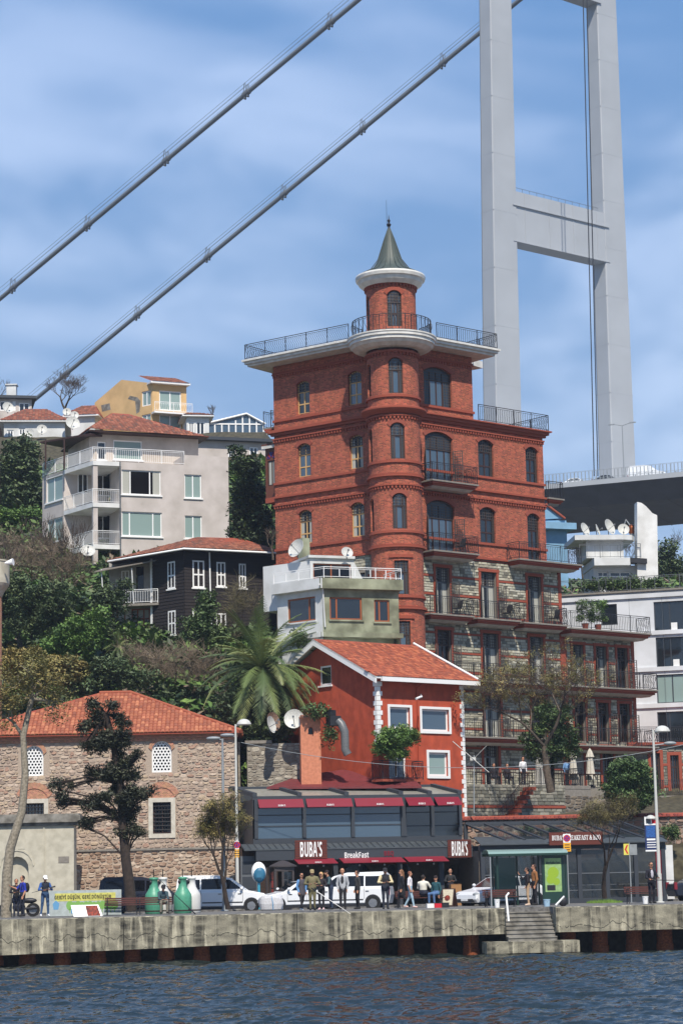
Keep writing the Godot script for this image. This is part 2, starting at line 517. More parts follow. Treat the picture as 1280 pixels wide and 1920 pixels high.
# unit blocks with worn, uneven front faces (x and y from -0.5 to 0.5, z from 0 to 1)
var blocks := []
func make_blocks() -> void:
	rng.seed = 77
	for k in 7:
		var b := MB.new()
		var inset := 0.1 if k < 3 else 0.17
		var q := []; var s := []
		for i in 4:
			var x: float = -0.5 if i == 0 or i == 3 else 0.5
			var y: float = -0.5 if i < 2 else 0.5
			s.append(Vector3(x * rng.randf_range(0.9, 1.0), y * rng.randf_range(0.88, 1.0), 0.0))
			q.append(Vector3(x * (1 - inset * rng.randf_range(0.5, 1.4)), y * (1 - inset * rng.randf_range(0.6, 2.2)), rng.randf_range(0.8, 1.1)))
		if k < 3:
			b.quad(q[0], q[1], q[2], q[3])
			for i in 4: b.quad(s[i], s[(i + 1) % 4], q[(i + 1) % 4], q[i])
		else:
			var ring := []; var top := []
			for i in 8:
				var a := TAU * (i + 0.5) / 8 + rng.randf_range(-0.2, 0.2)
				var e := Vector3(clampf(cos(a) * 1.25, -1, 1), clampf(sin(a) * 1.25, -1, 1), 0) * 0.5
				ring.append(e * rng.randf_range(0.88, 1.04)); top.append(e * rng.randf_range(0.62, 0.8) + Vector3(0, 0, rng.randf_range(0.75, 1.05)))
			for i in 8: b.quad(ring[i], ring[(i + 1) % 8], top[(i + 1) % 8], top[i])
			for i in range(1, 7): b.tri(top[0], top[i], top[i + 1])
		blocks.append(b)
func add_block(b: MB, src: MB, o: Vector3, ax: Vector3, ay: Vector3, az: Vector3, col: Color) -> void:
	var nb := Basis(ax, ay, az).inverse().transposed()
	var xf := Transform3D(Basis(ax, ay, az), o)
	for i in src.v.size():
		b.v.append(xf * src.v[i]); b.n.append((nb * src.n[i]).normalized()); b.c.append(col); b.uvs.append(src.uvs[i])
func masonry(parent: Node, f: Face, u0: float, u1: float, v0: float, v1: float, holes: Array, rh: float, w0: float, w1: float, cols: Array, o := {}) -> void:
	var list := []
	var v := v0
	var row := 0
	var deep: float = o.get("deep", 0.045); var jo: float = o.get("joint", 0.018)
	var band: int = o.get("band", 0); var jit: float = o.get("jit", 0.2)
	var bandm := MB.new()
	while v < v1 - 0.04:
		var hh := minf(rh * rng.randf_range(1 - jit, 1 + jit), v1 - v)
		if v1 - v - hh < 0.06: hh = v1 - v
		var is_band: bool = band > 0 and row % band == band - 1
		var u := u0 - (0.0 if is_band else rng.randf_range(0, w0 * 0.6))
		while u < u1 - 0.03:
			var ww := (u1 - u0) if is_band else rng.randf_range(w0, w1)
			var spans := [[maxf(u, u0), minf(u + ww, u1)]]
			for h in holes:
				if v + hh * 0.5 > h[1] and v + hh * 0.5 < h[3]:
					var nx := []
					for s in spans:
						if s[1] <= h[0] or s[0] >= h[2]: nx.append(s)
						else:
							if s[0] < h[0]: nx.append([s[0], h[0]])
							if s[1] > h[2]: nx.append([h[2], s[1]])
					spans = nx
			for s in spans:
				if s[1] - s[0] < 0.05: continue
				if is_band: bandm.boxf(f, s[0], s[1], v + hh * 0.12, v + hh * 0.85, -0.02, deep + 0.012)
				elif o.get("rubble", false):
					var y := rng.randf_range(-0.05, 0.05)
					var e := rng.randf_range(-0.03, 0.05)
					if rng.randf() < 0.3 and hh > 0.18:
						var cut := rng.randf_range(0.35, 0.65)
						list.append([s[0] + jo / 2, s[1] - jo / 2, v + jo / 2, v + hh * cut - jo / 2]); list.append([s[0] + jo, s[1] - jo, v + hh * cut + jo / 2, v + hh + e - jo / 2])
					else: list.append([s[0] + jo / 2, s[1] - jo / 2, maxf(v + y, v0) + jo / 2, minf(v + hh + y + e, v1) - jo / 2])
				else: list.append([s[0] + jo / 2, s[1] - jo / 2, v + jo / 2, v + hh - jo / 2])
			u += ww
		v += hh
		row += 1
	var order := range(list.size())
	order.sort_custom(func(a, b): return (list[a][1] - list[a][0]) * (list[a][3] - list[a][2]) > (list[b][1] - list[b][0]) * (list[b][3] - list[b][2]))
	var lim: int = o.get("limit", 300)
	var rest := MB.new()
	var mats := []
	for cc in cols:
		var m := StandardMaterial3D.new()
		m.albedo_color = cc.linear_to_srgb(); m.roughness = 0.92; m.albedo_texture = T.grain; m.uv1_triplanar = true; m.uv1_world_triplanar = true; m.uv1_scale = Vector3(1.5, 1.5, 1.5)
		mats.append(m)
	var meshes := []
	for bb in blocks: meshes.append(bb.mesh(null))
	for k in order.size():
		var s: Array = list[order[k]]
		var xf_o := f.pt((s[0] + s[1]) / 2, (s[2] + s[3]) / 2, -0.01)
		var sx: Vector3 = f.t * (s[1] - s[0]); var sy: Vector3 = Vector3.UP * (s[3] - s[2]); var sz: Vector3 = f.n * (deep * rng.randf_range(0.6, 1.4))
		var kind := rng.randi_range(0, 2) if o.get("dressed", false) else rng.randi_range(3, 6)
		var ci := rng.randi_range(0, cols.size() - 1)
		if k < lim:
			inst(meshes[kind], o.get("name", "stone"), parent, Transform3D(Basis(sx, sy, sz), xf_o), mats[ci])
		else:
			var kk := rng.randf_range(0.85, 1.12)
			add_block(rest, blocks[kind], xf_o, sx, sy, sz, Color(cols[ci].r * kk, cols[ci].g * kk, cols[ci].b * kk))
	if rest.v.size() > 0:
		var r := part(rest, o.get("name", "stone") + "work", M.stone_v, parent)
		r.set_meta("kind", "stuff")
	if bandm.v.size() > 0:
		part(bandm, "brick_band", M.brick_trim, parent)
# barrel tiles on a roof slope: a, b the eave's ends (left, right), c, d the top's ends (right, left)
func roof_tiles(parent: Node, a: Vector3, b: Vector3, c: Vector3, d: Vector3, pitch: float, rowl: float, cols: Array, limit := 0, lift := 0.05) -> void:
	var ex := (b - a).normalized()
	var nn := (b - a).cross(d - a)
	if nn.length() < 1e-6: nn = (b - a).cross(c - a)
	nn = nn.normalized()
	var ey := nn.cross(ex)                      # up the slope
	var H := (d - a).dot(ey)
	var sheet := MB.new()
	sheet.quad(a, b, c, d)
	part(sheet, "roof_deck", M.brick_dark, parent)
	var tile := MB.new()
	var prev := []
	for s in 5:
		var an := PI * s / 4.0
		var x := -cos(an) * 0.5; var y := sin(an)
		prev.append([Vector3(x, y * 0.75, 0), Vector3(x * 0.86, y * 0.55 - 0.05, -1)])
	for s in 4:
		tile.quad(prev[s][0], prev[s + 1][0], prev[s + 1][1], prev[s][1])
		tile.tri(Vector3(0, 0, 0), prev[s + 1][0], prev[s][0])
	var tm := tile.mesh(null)
	var mats := []
	for cc in cols:
		var m := StandardMaterial3D.new()
		m.albedo_color = cc.linear_to_srgb(); m.roughness = 0.88; m.albedo_texture = T.grain; m.uv1_triplanar = true; m.uv1_world_triplanar = true; m.uv1_scale = Vector3(2, 2, 2)
		mats.append(m)
	var rest := MB.new()
	var nr := int(H / rowl)
	var count := 0
	for j in nr:
		var t0 := j * rowl / H
		var la := a.lerp(d, t0); var lb := b.lerp(c, t0)
		var la2 := a.lerp(d, minf(t0 + rowl / H, 1)); var lb2 := b.lerp(c, minf(t0 + rowl / H, 1))
		var x0 := maxf((la - a).dot(ex), (la2 - a).dot(ex)); var x1 := minf((lb - a).dot(ex), (lb2 - a).dot(ex))
		var i0 := int(ceil(x0 / pitch)); var i1 := int(floor(x1 / pitch))
		for i in range(i0, i1 + 1):
			var o := a + ex * (i * pitch) + ey * (j * rowl - 0.04) + nn * (0.012 + rng.randf_range(0, 0.012))
			var ax := ex * pitch * 0.96; var ay := nn * lift; var az := -ey * rowl * 1.12
			var ci := rng.randi_range(0, cols.size() - 1)
			if count < limit:
				inst(tm, "tile", parent, Transform3D(Basis(ax, ay, az), o), mats[ci])
			else:
				var kk := rng.randf_range(0.82, 1.15)
				add_block(rest, tile, o, ax, ay, az, Color(cols[ci].r * kk, cols[ci].g * kk, cols[ci].b * kk))
			count += 1
	if rest.v.size() > 0:
		var r := part(rest, "tiles", M.tile_v, parent)
		r.set_meta("kind", "stuff")
# ---------- camera, light, setting ----------
func _ready() -> void:
	var pitch := atan((1646.0 - 960.0) / FPX)
	var roll := deg_to_rad(1.2)
	cf = Vector3(0, sin(pitch), -cos(pitch))
	var u0 := Vector3(0, cos(pitch), sin(pitch))
	cr = Vector3.RIGHT * cos(roll) - u0 * sin(roll)
	cu = u0 * cos(roll) + Vector3.RIGHT * sin(roll)
	var cam := Camera3D.new()
	cam.name = "camera"
	add_child(cam)
	cam.transform = Transform3D(Basis(cr, cu, -cf), EYE)
	cam.fov = rad_to_deg(2 * atan(960.0 / FPX)); cam.near = 0.5; cam.far = 6000.0
	cam.current = true
	var env := Environment.new()
	env.background_mode = Environment.BG_SKY
	env.sky = Sky.new()
	env.sky.sky_material = make_sky()
	env.tonemap_mode = Environment.TONE_MAPPER_LINEAR
	env.tonemap_exposure = 1.12
	env.sdfgi_enabled = true; env.ssao_enabled = true; env.ssil_enabled = true
	env.fog_enabled = true; env.fog_density = 0.00022; env.fog_light_color = c8(196, 210, 230)
	var we := WorldEnvironment.new()
	we.name = "environment"; we.environment = env
	add_child(we)
	var sun := DirectionalLight3D.new()
	sun.name = "sun"
	add_child(sun)
	var az := deg_to_rad(9.0); var el := deg_to_rad(52.0)
	sun.look_at_from_position(Vector3.ZERO, -Vector3(sin(az) * cos(el), sin(el), cos(az) * cos(el)), Vector3.UP)
	sun.light_energy = 1.6; sun.light_angular_distance = 0.6; sun.light_color = Color(1.0, 0.965, 0.91)
	sun.shadow_enabled = true
	make_materials()
	make_blocks()
	rng.seed = 11
	terrain(); water(); quay(); streets()
	print("setting ", Time.get_ticks_msec())
	build_all()
	print("done ", Time.get_ticks_msec())

func make_sky() -> Material:
	var m := ProceduralSkyMaterial.new()
	m.sky_top_color = c8(70, 128, 194); m.sky_horizon_color = c8(170, 198, 226); m.sky_curve = 0.2
	m.ground_bottom_color = c8(50, 60, 66); m.ground_horizon_color = c8(120, 136, 150)
	m.sun_angle_max = 3.0
	var nz := fbm(1.0, 21, 5); var nz2 := fbm(1.0, 5, 3)
	var w := 2048; var h := 1024
	var im := Image.create(w, h, false, Image.FORMAT_RGBA8)
	im.fill(Color(1, 1, 1, 0))
	for j in h / 2:
		var up := (0.5 - (j + 0.5) / h) * PI
		var sy := sin(up); var cy := cos(up)
		var step := 1 if up < 0.7 else 2
		for i in range(0, w, step):
			var a := (i + 0.5) / w * TAU
			var d := Vector3(sin(a) * cy, sy, cos(a) * cy)
			var q := d / (0.25 + sy)
			var big := nz2.get_noise_3d(q.x * 1.5 + 4.1, q.z * 1.9 + 1.3, 0.4)
			var n := nz.get_noise_3d(q.x * 5.0 + big * 1.5, q.z * 6.5 + big, 0.0)
			var k := clampf(smoothstep(-0.42, 0.75, n * 0.75 + big * 0.9), 0, 1)
			var cc := Color(1.0, 0.985, 0.975, k * 0.25)
			im.set_pixel(i, j, cc)
			if step == 2: im.set_pixel(i + 1, j, cc)
	m.sky_cover = ImageTexture.create_from_image(im)
	m.sky_cover_modulate = Color(1, 1, 1)
	return m

func prof(p: Array, d: float) -> float:
	for i in p.size() - 1:
		if d <= p[i + 1][0]:
			return lerpf(p[i][1], p[i + 1][1], clampf((d - p[i][0]) / (p[i + 1][0] - p[i][0]), 0, 1))
	return p[-1][1]
func ground(x: float, d: float) -> float:
	var l := prof([[117.6, 1.6], [119, 5.5], [123, 11.0], [127, 13.0], [135, 17.0], [150, 24.0], [165, 31.0], [185, 40.5], [200, 43.0], [300, 45.0], [800, 40.0], [3000, 30.0]], d)
	var r := prof([[117.6, 1.6], [118.5, 5.0], [126, 6.0], [140, 8.0], [155, 17.0], [170, 24.0], [190, 27.0], [230, 27.0], [400, 18.0], [3000, 8.0]], d)
	var px := x / d * FPX + 640.0
	return lerpf(l, r, smoothstep(500.0, 640.0, px)) if d > 117.0 else 1.6
func terrain() -> void:
	var b := MB.new()
	var ds := [99.0, 112.0, 117.6]
	var d := 118.2
	while d < 210: ds.append(d); d += 1.6
	ds.append_array([220, 240, 270, 310, 360, 430, 520, 700, 1000, 1500, 2200, 3000])
	var xs := [-2500, -1200, -600, -300, -160, -100, -70, -50]
	var x := -40.0
	while x < 60: xs.append(x); x += 1.6
	xs.append_array([70, 90, 130, 200, 350, 700, 1400, 2500])
	var nz := fbm(0.25, 3, 3)
	var pts := []
	for dd in ds:
		var row := []
		for xx in xs:
			row.append(Vector3(xx, ground(xx, dd) + (nz.get_noise_2d(xx, dd) * 0.35 if dd > 119 else 0.0), -dd))
		pts.append(row)
	for j in ds.size() - 1:
		for i in xs.size() - 1:
			b.quad(pts[j][i], pts[j][i + 1], pts[j + 1][i + 1], pts[j + 1][i])
	var soil := mk("soil", c8(84, 78, 58), 0.95, T.stain, 0.2)
	structure(part(b, "terrain", soil))

func water() -> void:
	var n1 := fbm(0.55, 31, 2); var n2 := fbm(1.5, 8, 3)
	var hgt := func(x: float, z: float) -> float:
		return n1.get_noise_2d(x * 0.42, z * 1.15) * 0.17 + n2.get_noise_2d(x * 0.6, z * 1.4) * 0.06 + n2.get_noise_2d(x * 1.9 + 50.0, z * 3.2) * 0.012
	var b := MB.new()
	var x0 := -19.0; var x1 := 20.0; var z0 := -42.0; var z1 := -97.0
	var nx := 380; var nz := 560
	var P0 := PackedVector3Array(); var N0 := PackedVector3Array()
	for j in nz + 1:
		var z := lerpf(z0, z1, float(j) / nz)
		for i in nx + 1:
			var x := lerpf(x0, x1, float(i) / nx)
			var y: float = hgt.call(x, z)
			var e := 0.05
			P0.append(Vector3(x, y, z))
			N0.append(Vector3(y - hgt.call(x + e, z), e, y - hgt.call(x, z + e)).normalized())
	var ix := PackedInt32Array()
	for j in nz:
		for i in nx:
			var a := j * (nx + 1) + i
			ix.append_array([a, a + nx + 1, a + nx + 2, a, a + nx + 2, a + 1])
	var arr := []
	arr.resize(Mesh.ARRAY_MAX)
	arr[Mesh.ARRAY_VERTEX] = P0; arr[Mesh.ARRAY_NORMAL] = N0; arr[Mesh.ARRAY_INDEX] = ix
	var am := ArrayMesh.new()
	am.add_surface_from_arrays(Mesh.PRIMITIVE_TRIANGLES, arr)
	var m := mk("water", c8(30, 38, 36), 0.09)
	m.metallic_specular = 0.6
	am.surface_set_material(0, m)
	var o := MeshInstance3D.new()
	o.name = "water"; o.mesh = am
	add_child(o); structure(o)
	# the strait goes on around the rippled patch
	for q in [[-2500.0, x0, -400.0, 400.0], [x1, 2500.0, -400.0, 400.0], [x0, x1, z0, 400.0]]:
		var zz0: float = q[2] if q[2] > -399 else -97.0
		b.quad(Vector3(q[0], 0, q[3]), Vector3(q[1], 0, q[3]), Vector3(q[1], 0, zz0), Vector3(q[0], 0, zz0))
	part(b, "open_water", m, o)

var fq: Face
func quay() -> void:
	fq = face_at(Vector3(0, 0, -95.72), 6.84)
	# concrete with rain streaks, lime and cracks
	var im := Image.create(1024, 128, false, Image.FORMAT_RGB8)
	var a := fbm(0.03, 5, 4); var s := fbm(0.03, 6, 5); var g := fbm(0.2, 7, 3); var cr1 := fbm(0.012, 12, 4)
	for i in 1024:
		var c1 := 54.0 + cr1.get_noise_1d(i * 1.0) * 26.0
		var c2 := 100.0 + cr1.get_noise_1d(i * 1.3 + 900.0) * 34.0
		for j in 128:
			var streak := s.get_noise_2d(i * 1.0, j * 0.06)
			var k := 0.74 + 0.2 * a.get_noise_2d(i * 0.6, j) + 0.09 * g.get_noise_2d(i, j)
			k -= clampf(streak * 1.4 - 0.02, 0, 0.46) * clampf(0.55 + 0.6 * a.get_noise_2d(i * 0.3 + 77.0, j * 2.0), 0.2, 1.0)
			if s.get_noise_2d(i * 0.8 + 3000.0, j * 0.1) > 0.34: k += 0.16
			if absf(j - c1) < 1.1 and g.get_noise_1d(i * 0.3) > -0.25: k *= 0.42
			if absf(j - c2) < 0.8 and g.get_noise_1d(i * 0.3 + 500.0) > 0.0: k *= 0.55
			k = clampf(k, 0.12, 1.0)
			im.set_pixel(i, j, Color(k, k * 0.985, k * 0.93))
	var t := ImageTexture.create_from_image(im)
	var m := mk("quay", c8(186, 182, 168), 0.92, t)
	m.uv1_scale = Vector3(1.0 / 15.0, 1.0 / 1.95, 1)
	var root := Node3D.new()
	root.name = "quay"; add_child(root); structure(root)
	var cuts := [-500.0, -120.0, 232.0, 556.0, 884.0, 948.0]
	for i in 5: _quay_panel(root, m, cuts[i], cuts[i + 1])
	_quay_panel(root, m, 1041.0, 1360.0); _quay_panel(root, m, 1360.0, 1800.0)
	# stairs down to a landing slab
	var s0 := uv(fq, 948, 1700).x; var s1 := uv(fq, 1040, 1700).x
	var n := 7
	for k in n:
		var b := MB.new()
		var top := QY - 0.02 - (k + 1) * 0.17
		var w1 := -1.2 + (k + 1) * 0.17 + (0.25 if k == n - 1 else 0.0)
		b.boxf(fq, s0 + 0.01, s1 - 0.01, top - 0.3, top - 0.05, -1.2 + k * 0.17, w1); b.boxf(fq, s0 + 0.012, s1 - 0.012, top - 0.05, top, -1.2 + k * 0.17, w1 + 0.04)
		part(b, "step", M.concrete, root)
	var b2 := MB.new()
	var l0 := uv(fq, 911, 1770, 0.7).x; var l1 := uv(fq, 1085, 1770, 0.7).x
	b2.boxf(fq, l0, l1, 0.08, 0.56, -0.35, 0.8)
	part(b2, "landing_slab", m, root)
	# dark back wall below the deck, and the deck slab
	var b3 := MB.new()
	b3.boxf(fq, -60, s0, -2, QY - 0.35, -4.2, -4.0); b3.boxf(fq, s1, 60, -2, QY - 0.35, -4.2, -4.0); b3.boxf(fq, s0, s1, -2, QY - 0.9, -4.2, -4.0)
	part(b3, "back_wall", mk("wet_concrete", c8(62, 60, 56), 0.8, T.stain, 0.3), root)
	# rusty steel piles at the waterline
	var u := -16.2
	while u < 22.0:
		if u < s0 - 0.9 or u > s1 + 0.5:
			var b4 := MB.new()
			var o := fq.pt(u, 0, -0.98 + rng.randf_range(-0.15, 0.1))
			b4.lathe(o, [Vector2(0.36, -1.5), Vector2(0.37, 0.25), Vector2(0.34, 0.3), Vector2(0.34, 1.2)], 14)
			part(b4, "pile", M.rust, root)
		u += 1.44 + rng.randf_range(-0.1, 0.1)
func _quay_panel(root: Node, m: Material, x0: float, x1: float) -> void:
	var bot := func(px: float) -> float:
		return prof([[-600.0, 0.36], [0.0, uv(fq, 0, 1793).y], [430.0, uv(fq, 430, 1771).y], [885.0, uv(fq, 885, 1753).y], [1040.0, uv(fq, 1040, 1748).y], [1280.0, uv(fq, 1280, 1741).y], [1900.0, 0.8]], px)
	var u0 := uv(fq, x0, 1720).x + 0.012; var u1 := uv(fq, x1, 1720).x - 0.012
	var b := MB.new()
	var a0: float = bot.call(x0); var a1: float = bot.call(x1)
	var pr := [[0.0, 0.0], [-0.03, 0.03], [-1.3, 0.03]]
	var top := QY - 0.006
	b.quad_uv(fq.pt(u0, a0), fq.pt(u1, a1), fq.pt(u1, top - 0.03), fq.pt(u0, top - 0.03), Vector2(u0, -a0), Vector2(u1, -a1), Vector2(u1, -top), Vector2(u0, -top))
	b.quad(fq.pt(u0, top - 0.03, 0), fq.pt(u1, top - 0.03, 0), fq.pt(u1, top, -0.03), fq.pt(u0, top, -0.03))
	b.quad(fq.pt(u0, top, -0.03), fq.pt(u1, top, -0.03), fq.pt(u1, top, -4.2), fq.pt(u0, top, -4.2))
	b.quad(fq.pt(u0, a0, -4.2), fq.pt(u1, a1, -4.2), fq.pt(u1, a1, 0), fq.pt(u0, a0, 0))
	b.quad(fq.pt(u0, a0, -4.2), fq.pt(u0, a0, 0), fq.pt(u0, top, 0), fq.pt(u0, top, -4.2))
	b.quad(fq.pt(u1, a1, 0), fq.pt(u1, a1, -4.2), fq.pt(u1, top, -4.2), fq.pt(u1, top, 0))
	part(b, "panel", m, root)
func streets() -> void:
	var s0 := uv(fq, 948, 1700).x; var s1 := uv(fq, 1040, 1700).x
	var b := MB.new()
	b.boxf(fq, -60, s0, QY - 0.3, QY, -9.0, -0.42); b.boxf(fq, s1, 60, QY - 0.3, QY, -9.0, -0.42); b.boxf(fq, s0, s1, QY - 0.3, QY, -9.0, -1.2)
	structure(part(b, "pavement", mk("paving", c8(128, 126, 124), 0.93, T.stain, 0.35)))
	b = MB.new()
	b.boxf(fq, -60, 60, QY - 0.4, QY + 0.004, -9.22, -9.0)
	structure(part(b, "kerb", M.slab))
	b = MB.new()
	b.boxf(fq, -60, 60, QY - 0.5, QY - 0.12, -16.4, -9.22)
	structure(part(b, "road", M.asphalt))
	b = MB.new()
	b.boxf(fq, -60, 60, QY - 0.5, QY + 0.02, -24, -16.4)
	structure(part(b, "sidewalk", M.paving))
# ---------- the brick mansion ----------
var FL: Face
var FR: Face
var FT: Face
func arch_trim(b: MB, f: Face, h: Array, th := 0.24, out := 0.035) -> void:
	var rise: float = h[4]
	var ap := arch_pts(h[0], h[2], h[3], rise)
	var ao := arch_pts(h[0] - th * 0.75, h[2] + th * 0.75, h[3] + th, rise + th * 0.25)
	for k in ap.size() - 1:
		b.prism(f, [ap[k], ap[k + 1], ao[k + 1], ao[k]], -0.02, out)
func dentils(b: MB, f: Face, u0: float, u1: float, v: float, out := 0.12) -> void:
	b.boxf(f, u0, u1, v + 0.16, v + 0.24, -0.02, out + 0.03)
	var u := u0 + 0.05
	while u < u1 - 0.1:
		b.boxf(f, u, u + 0.1, v, v + 0.16, -0.02, out)
		u += 0.21
func balcony(parent: Node, f: Face, u0: float, u1: float, v: float, out: float, belly := 0.07) -> MeshInstance3D:
	var b := MB.new()
	b.boxf(f, u0, u1, v - 0.09, v, 0.0, out)
	var r := part(b, "balcony", M.slab, parent)
	b = MB.new()
	b.boxf(f, u0 + 0.07, u1 - 0.07, v - 0.2, v - 0.09, 0.0, out - 0.07)
	b.boxf(f, u0 + 0.16, u1 - 0.16, v - 0.32, v - 0.2, 0.0, out - 0.16)
	part(b, "moulding", M.brick_dark, r)
	b = MB.new()
	var p := [f.pt(u0 + 0.24, v - 0.323, out - 0.24), f.pt(u1 - 0.24, v - 0.323, out - 0.24), f.pt(u1 - 0.24, v - 0.323, 0), f.pt(u0 + 0.24, v - 0.323, 0)]
	var q := [f.pt(u0 + 0.3, v - 0.44, out - 0.5), f.pt(u1 - 0.3, v - 0.44, out - 0.5), f.pt(u1 - 0.3, v - 0.44, 0), f.pt(u0 + 0.3, v - 0.44, 0)]
	b.quad(q[3], q[2], q[1], q[0])
	b.quad(q[0], q[1], p[1], p[0]); b.quad(q[3], q[0], p[0], p[3]); b.quad(q[1], q[2], p[2], p[1])
	part(b, "soffit", M.soffit, r)
	var i := 0.07
	railing(r, [f.pt(u0 + i, v, 0.02), f.pt(u0 + i, v, out - i), f.pt(u1 - i, v, out - i), f.pt(u1 - i, v, 0.02)], 1.02, M.iron, 0.145, belly)
	return r
func shutters(parent: Node, f: Face, h: Array, open := 0.5, top := 0.72) -> void:   # lattice shutters folded out from an opening
	for s in [-1, 1]:
		var b := MB.new()
		var u: float = h[0] if s < 0 else h[2]
		var e: Vector3 = (f.t * s * cos(open * PI / 2) + f.n * sin(open * PI / 2))
		var vt: float = lerpf(h[1], h[3], top)
		var w := 0.55
		var o := f.pt(u, 0, 0.03)
		var side := e.cross(Vector3.UP)
		for k in 5:
			b.box(o + e * w * k / 4 + Vector3.UP * (h[1] + vt) / 2, e * (0.028 if k % 4 == 0 else 0.012), Vector3.UP * (vt - h[1]) / 2, -side * 0.02)
		var n := int((vt - h[1]) / 0.15)
		for k in n + 1:
			b.box(o + e * w / 2 + Vector3.UP * lerpf(h[1], vt, float(k) / n), e * w / 2, Vector3.UP * 0.014, -side * 0.014)
		part(b, "shutter", M.lattice, parent)
func mansion() -> void:
	FL = face(746, 128, -37); FR = face(746, 128, 40)
	var C := FL.o
	FT = face_at(C + Vector3(-0.1, 0, 0.55), 0, 1.5)
	var root := thing("brick_mansion", "tall red brick mansion with round corner turret and green conical roof", "mansion", Vector3(C.x, 8, C.z))
	var wn := {"fm": M.pale_wood, "pm": M.glass, "mull": [0.5], "trans": [0.3, 0.66], "th": 0.075, "grille": [[0.0, 0.68, 1.0, 1.0]]}
	var wd := {"fm": M.dark_wood, "pm": M.glass, "mull": [0.5], "trans": [0.3, 0.66], "th": 0.085, "grille": [[0.0, 0.68, 1.0, 1.0], [0.0, 0.02, 0.14, 0.66], [0.86, 0.02, 1.0, 0.66]]}
	# --- face towards the hill (three floors of narrow arched windows)
	var hl := []
	for v in [30.97, 27.12, 23.07]:
		for u in [-7.27, -3.38]: hl.append([u, v, u + 0.99, v + 2.03, 0.22])
	hl.append([-3.3, 18.7, -2.45, 20.9, 0.0])
	var b := MB.new()
	wall(b, FL, -9.05, -1.1, 21.95, 34.3, hl.slice(0, 6), 0.28)
	b.quad(FL.pt(-9.05, 8, -9), FL.pt(-9.05, 8, 0), FL.pt(-9.05, 34.3, 0), FL.pt(-9.05, 34.3, -9))
	part(b, "wall", M.brick, root)
	for h in hl.slice(0, 6):
		var o := wn.duplicate()
		o.pm = [M.glass, M.glass_blue, M.glass_black][rng.randi() % 3]
		if rng.randf() < 0.5: o.curt = 0.3
		window(root, FL, h, o)
	# --- face along the garden: narrow top storey, two wide brick storeys
	var top := [2.31, 30.85, 4.55, 33.23, 0.32]
	var hr := [[2.27, 26.15, 4.47, 29.3, 0.35], [6.55, 26.94, 7.82, 29.25, 0.25], [10.53, 26.94, 11.58, 29.22, 0.25], [2.27, 22.0, 4.47, 25.2, 0.35], [6.53, 22.92, 7.82, 25.12, 0.25], [10.49, 21.95, 11.52, 25.08, 0.25]]
	b = MB.new()
	wall(b, FR, 1.1, 6.25, 29.9, 34.3, [top], 0.28)
	wall(b, FR, 1.1, 12.05, 21.95, 29.9, hr, 0.28)
	b.quad(FR.pt(6.25, 29.9, 0), FR.pt(6.25, 29.9, -8), FR.pt(6.25, 34.3, -8), FR.pt(6.25, 34.3, 0))
	b.quad(FR.pt(12.05, 18, 0), FR.pt(12.05, 18, -9), FR.pt(12.05, 30.2, -9), FR.pt(12.05, 30.2, 0))
	part(b, "wall", M.brick, root)
	var wt := {"fm": M.dark_wood, "pm": M.glass_blue, "mull": [0.27, 0.5, 0.72], "trans": [0.66], "th": 0.085, "grille": [[0.0, 0.66, 1.0, 1.0], [0.0, 0.02, 0.25, 0.64], [0.74, 0.02, 1.0, 0.64]]}
	window(root, FR, top, wt)
	for i in 6:
		var o2 := wd.duplicate()
		if i % 3 == 0:
			o2.grille = [[0.0, 0.66, 1.0, 1.0]]; o2.mull = [0.25, 0.5, 0.75]; o2.trans = [0.66]; o2.pm = M.glass_blue
		window(root, FR, hr[i], o2)
		if i % 3 == 0: shutters(root, FR, [hr[i][0], hr[i][1], hr[i][2], hr[i][3]], 0.55 if i == 0 else 0.6, 0.66)
	# --- grey stone storeys with brick bands
	var hs := []
	for v in [18.3, 14.62]:
		for q in [[2.8, 3.9], [6.42, 7.7], [10.31, 11.45]]: hs.append([q[0], v, q[1], v + 2.88, 0.0])
	for q in [[2.8, 3.9], [6.42, 7.7], [10.31, 11.45]]: hs.append([q[0], 11.3, q[1], 13.8, 0.0])
	for q in [[6.22, 7.42], [12.95, 14.6], [16.2, 17.2]]: hs.append([q[0], 8.42, q[1], 10.95, 0.0])
	for u in [13.95, 16.0, 17.9]:
		hs.append([u, 14.62, u + 0.95, 17.2, 0.0])
		hs.append([u, 11.3, u + 0.95, 13.7, 0.0])
	b = MB.new()
	var low := []
	for h in hs:
		if h[2] < 13.2: low.append(h)
	wall(b, FR, 1.1, 13.15, 5.0, 21.95, hs.filter(func(h): return h[0] < 12.9), 0.3)
	wall(b, FR, 13.15, 19.45, 5.0, 18.15, hs.filter(func(h): return h[0] > 13.2), 0.3)
	b.quad(FR.pt(13.15, 17, 0), FR.pt(13.15, 17, -9), FR.pt(13.15, 21.95, -9), FR.pt(13.15, 21.95, 0))
	b.quad(FR.pt(19.45, 5, 0), FR.pt(19.45, 5, -9), FR.pt(19.45, 18.15, -9), FR.pt(19.45, 18.15, 0))
	wall(b, FL, -9.05, -1.1, 8, 21.95, [hl[6]], 0.3)
	part(b, "stone_wall", M.stone_joint, root)
	var grey := [lin(204, 198, 176), lin(186, 180, 160), lin(210, 206, 188), lin(132, 130, 116), lin(182, 180, 160)]
	var hm := []
	for h in hs: hm.append([h[0] - 0.18, h[1] - 0.05, h[2] + 0.18, h[3] + 0.2])
	masonry(root, FR, 1.4, 12.9, 8.5, 21.85, hm, 0.16, 0.2, 0.5, grey, {"band": 7, "dressed": true, "jit": 0.12, "name": "stone_block", "limit": 200, "deep": 0.05})
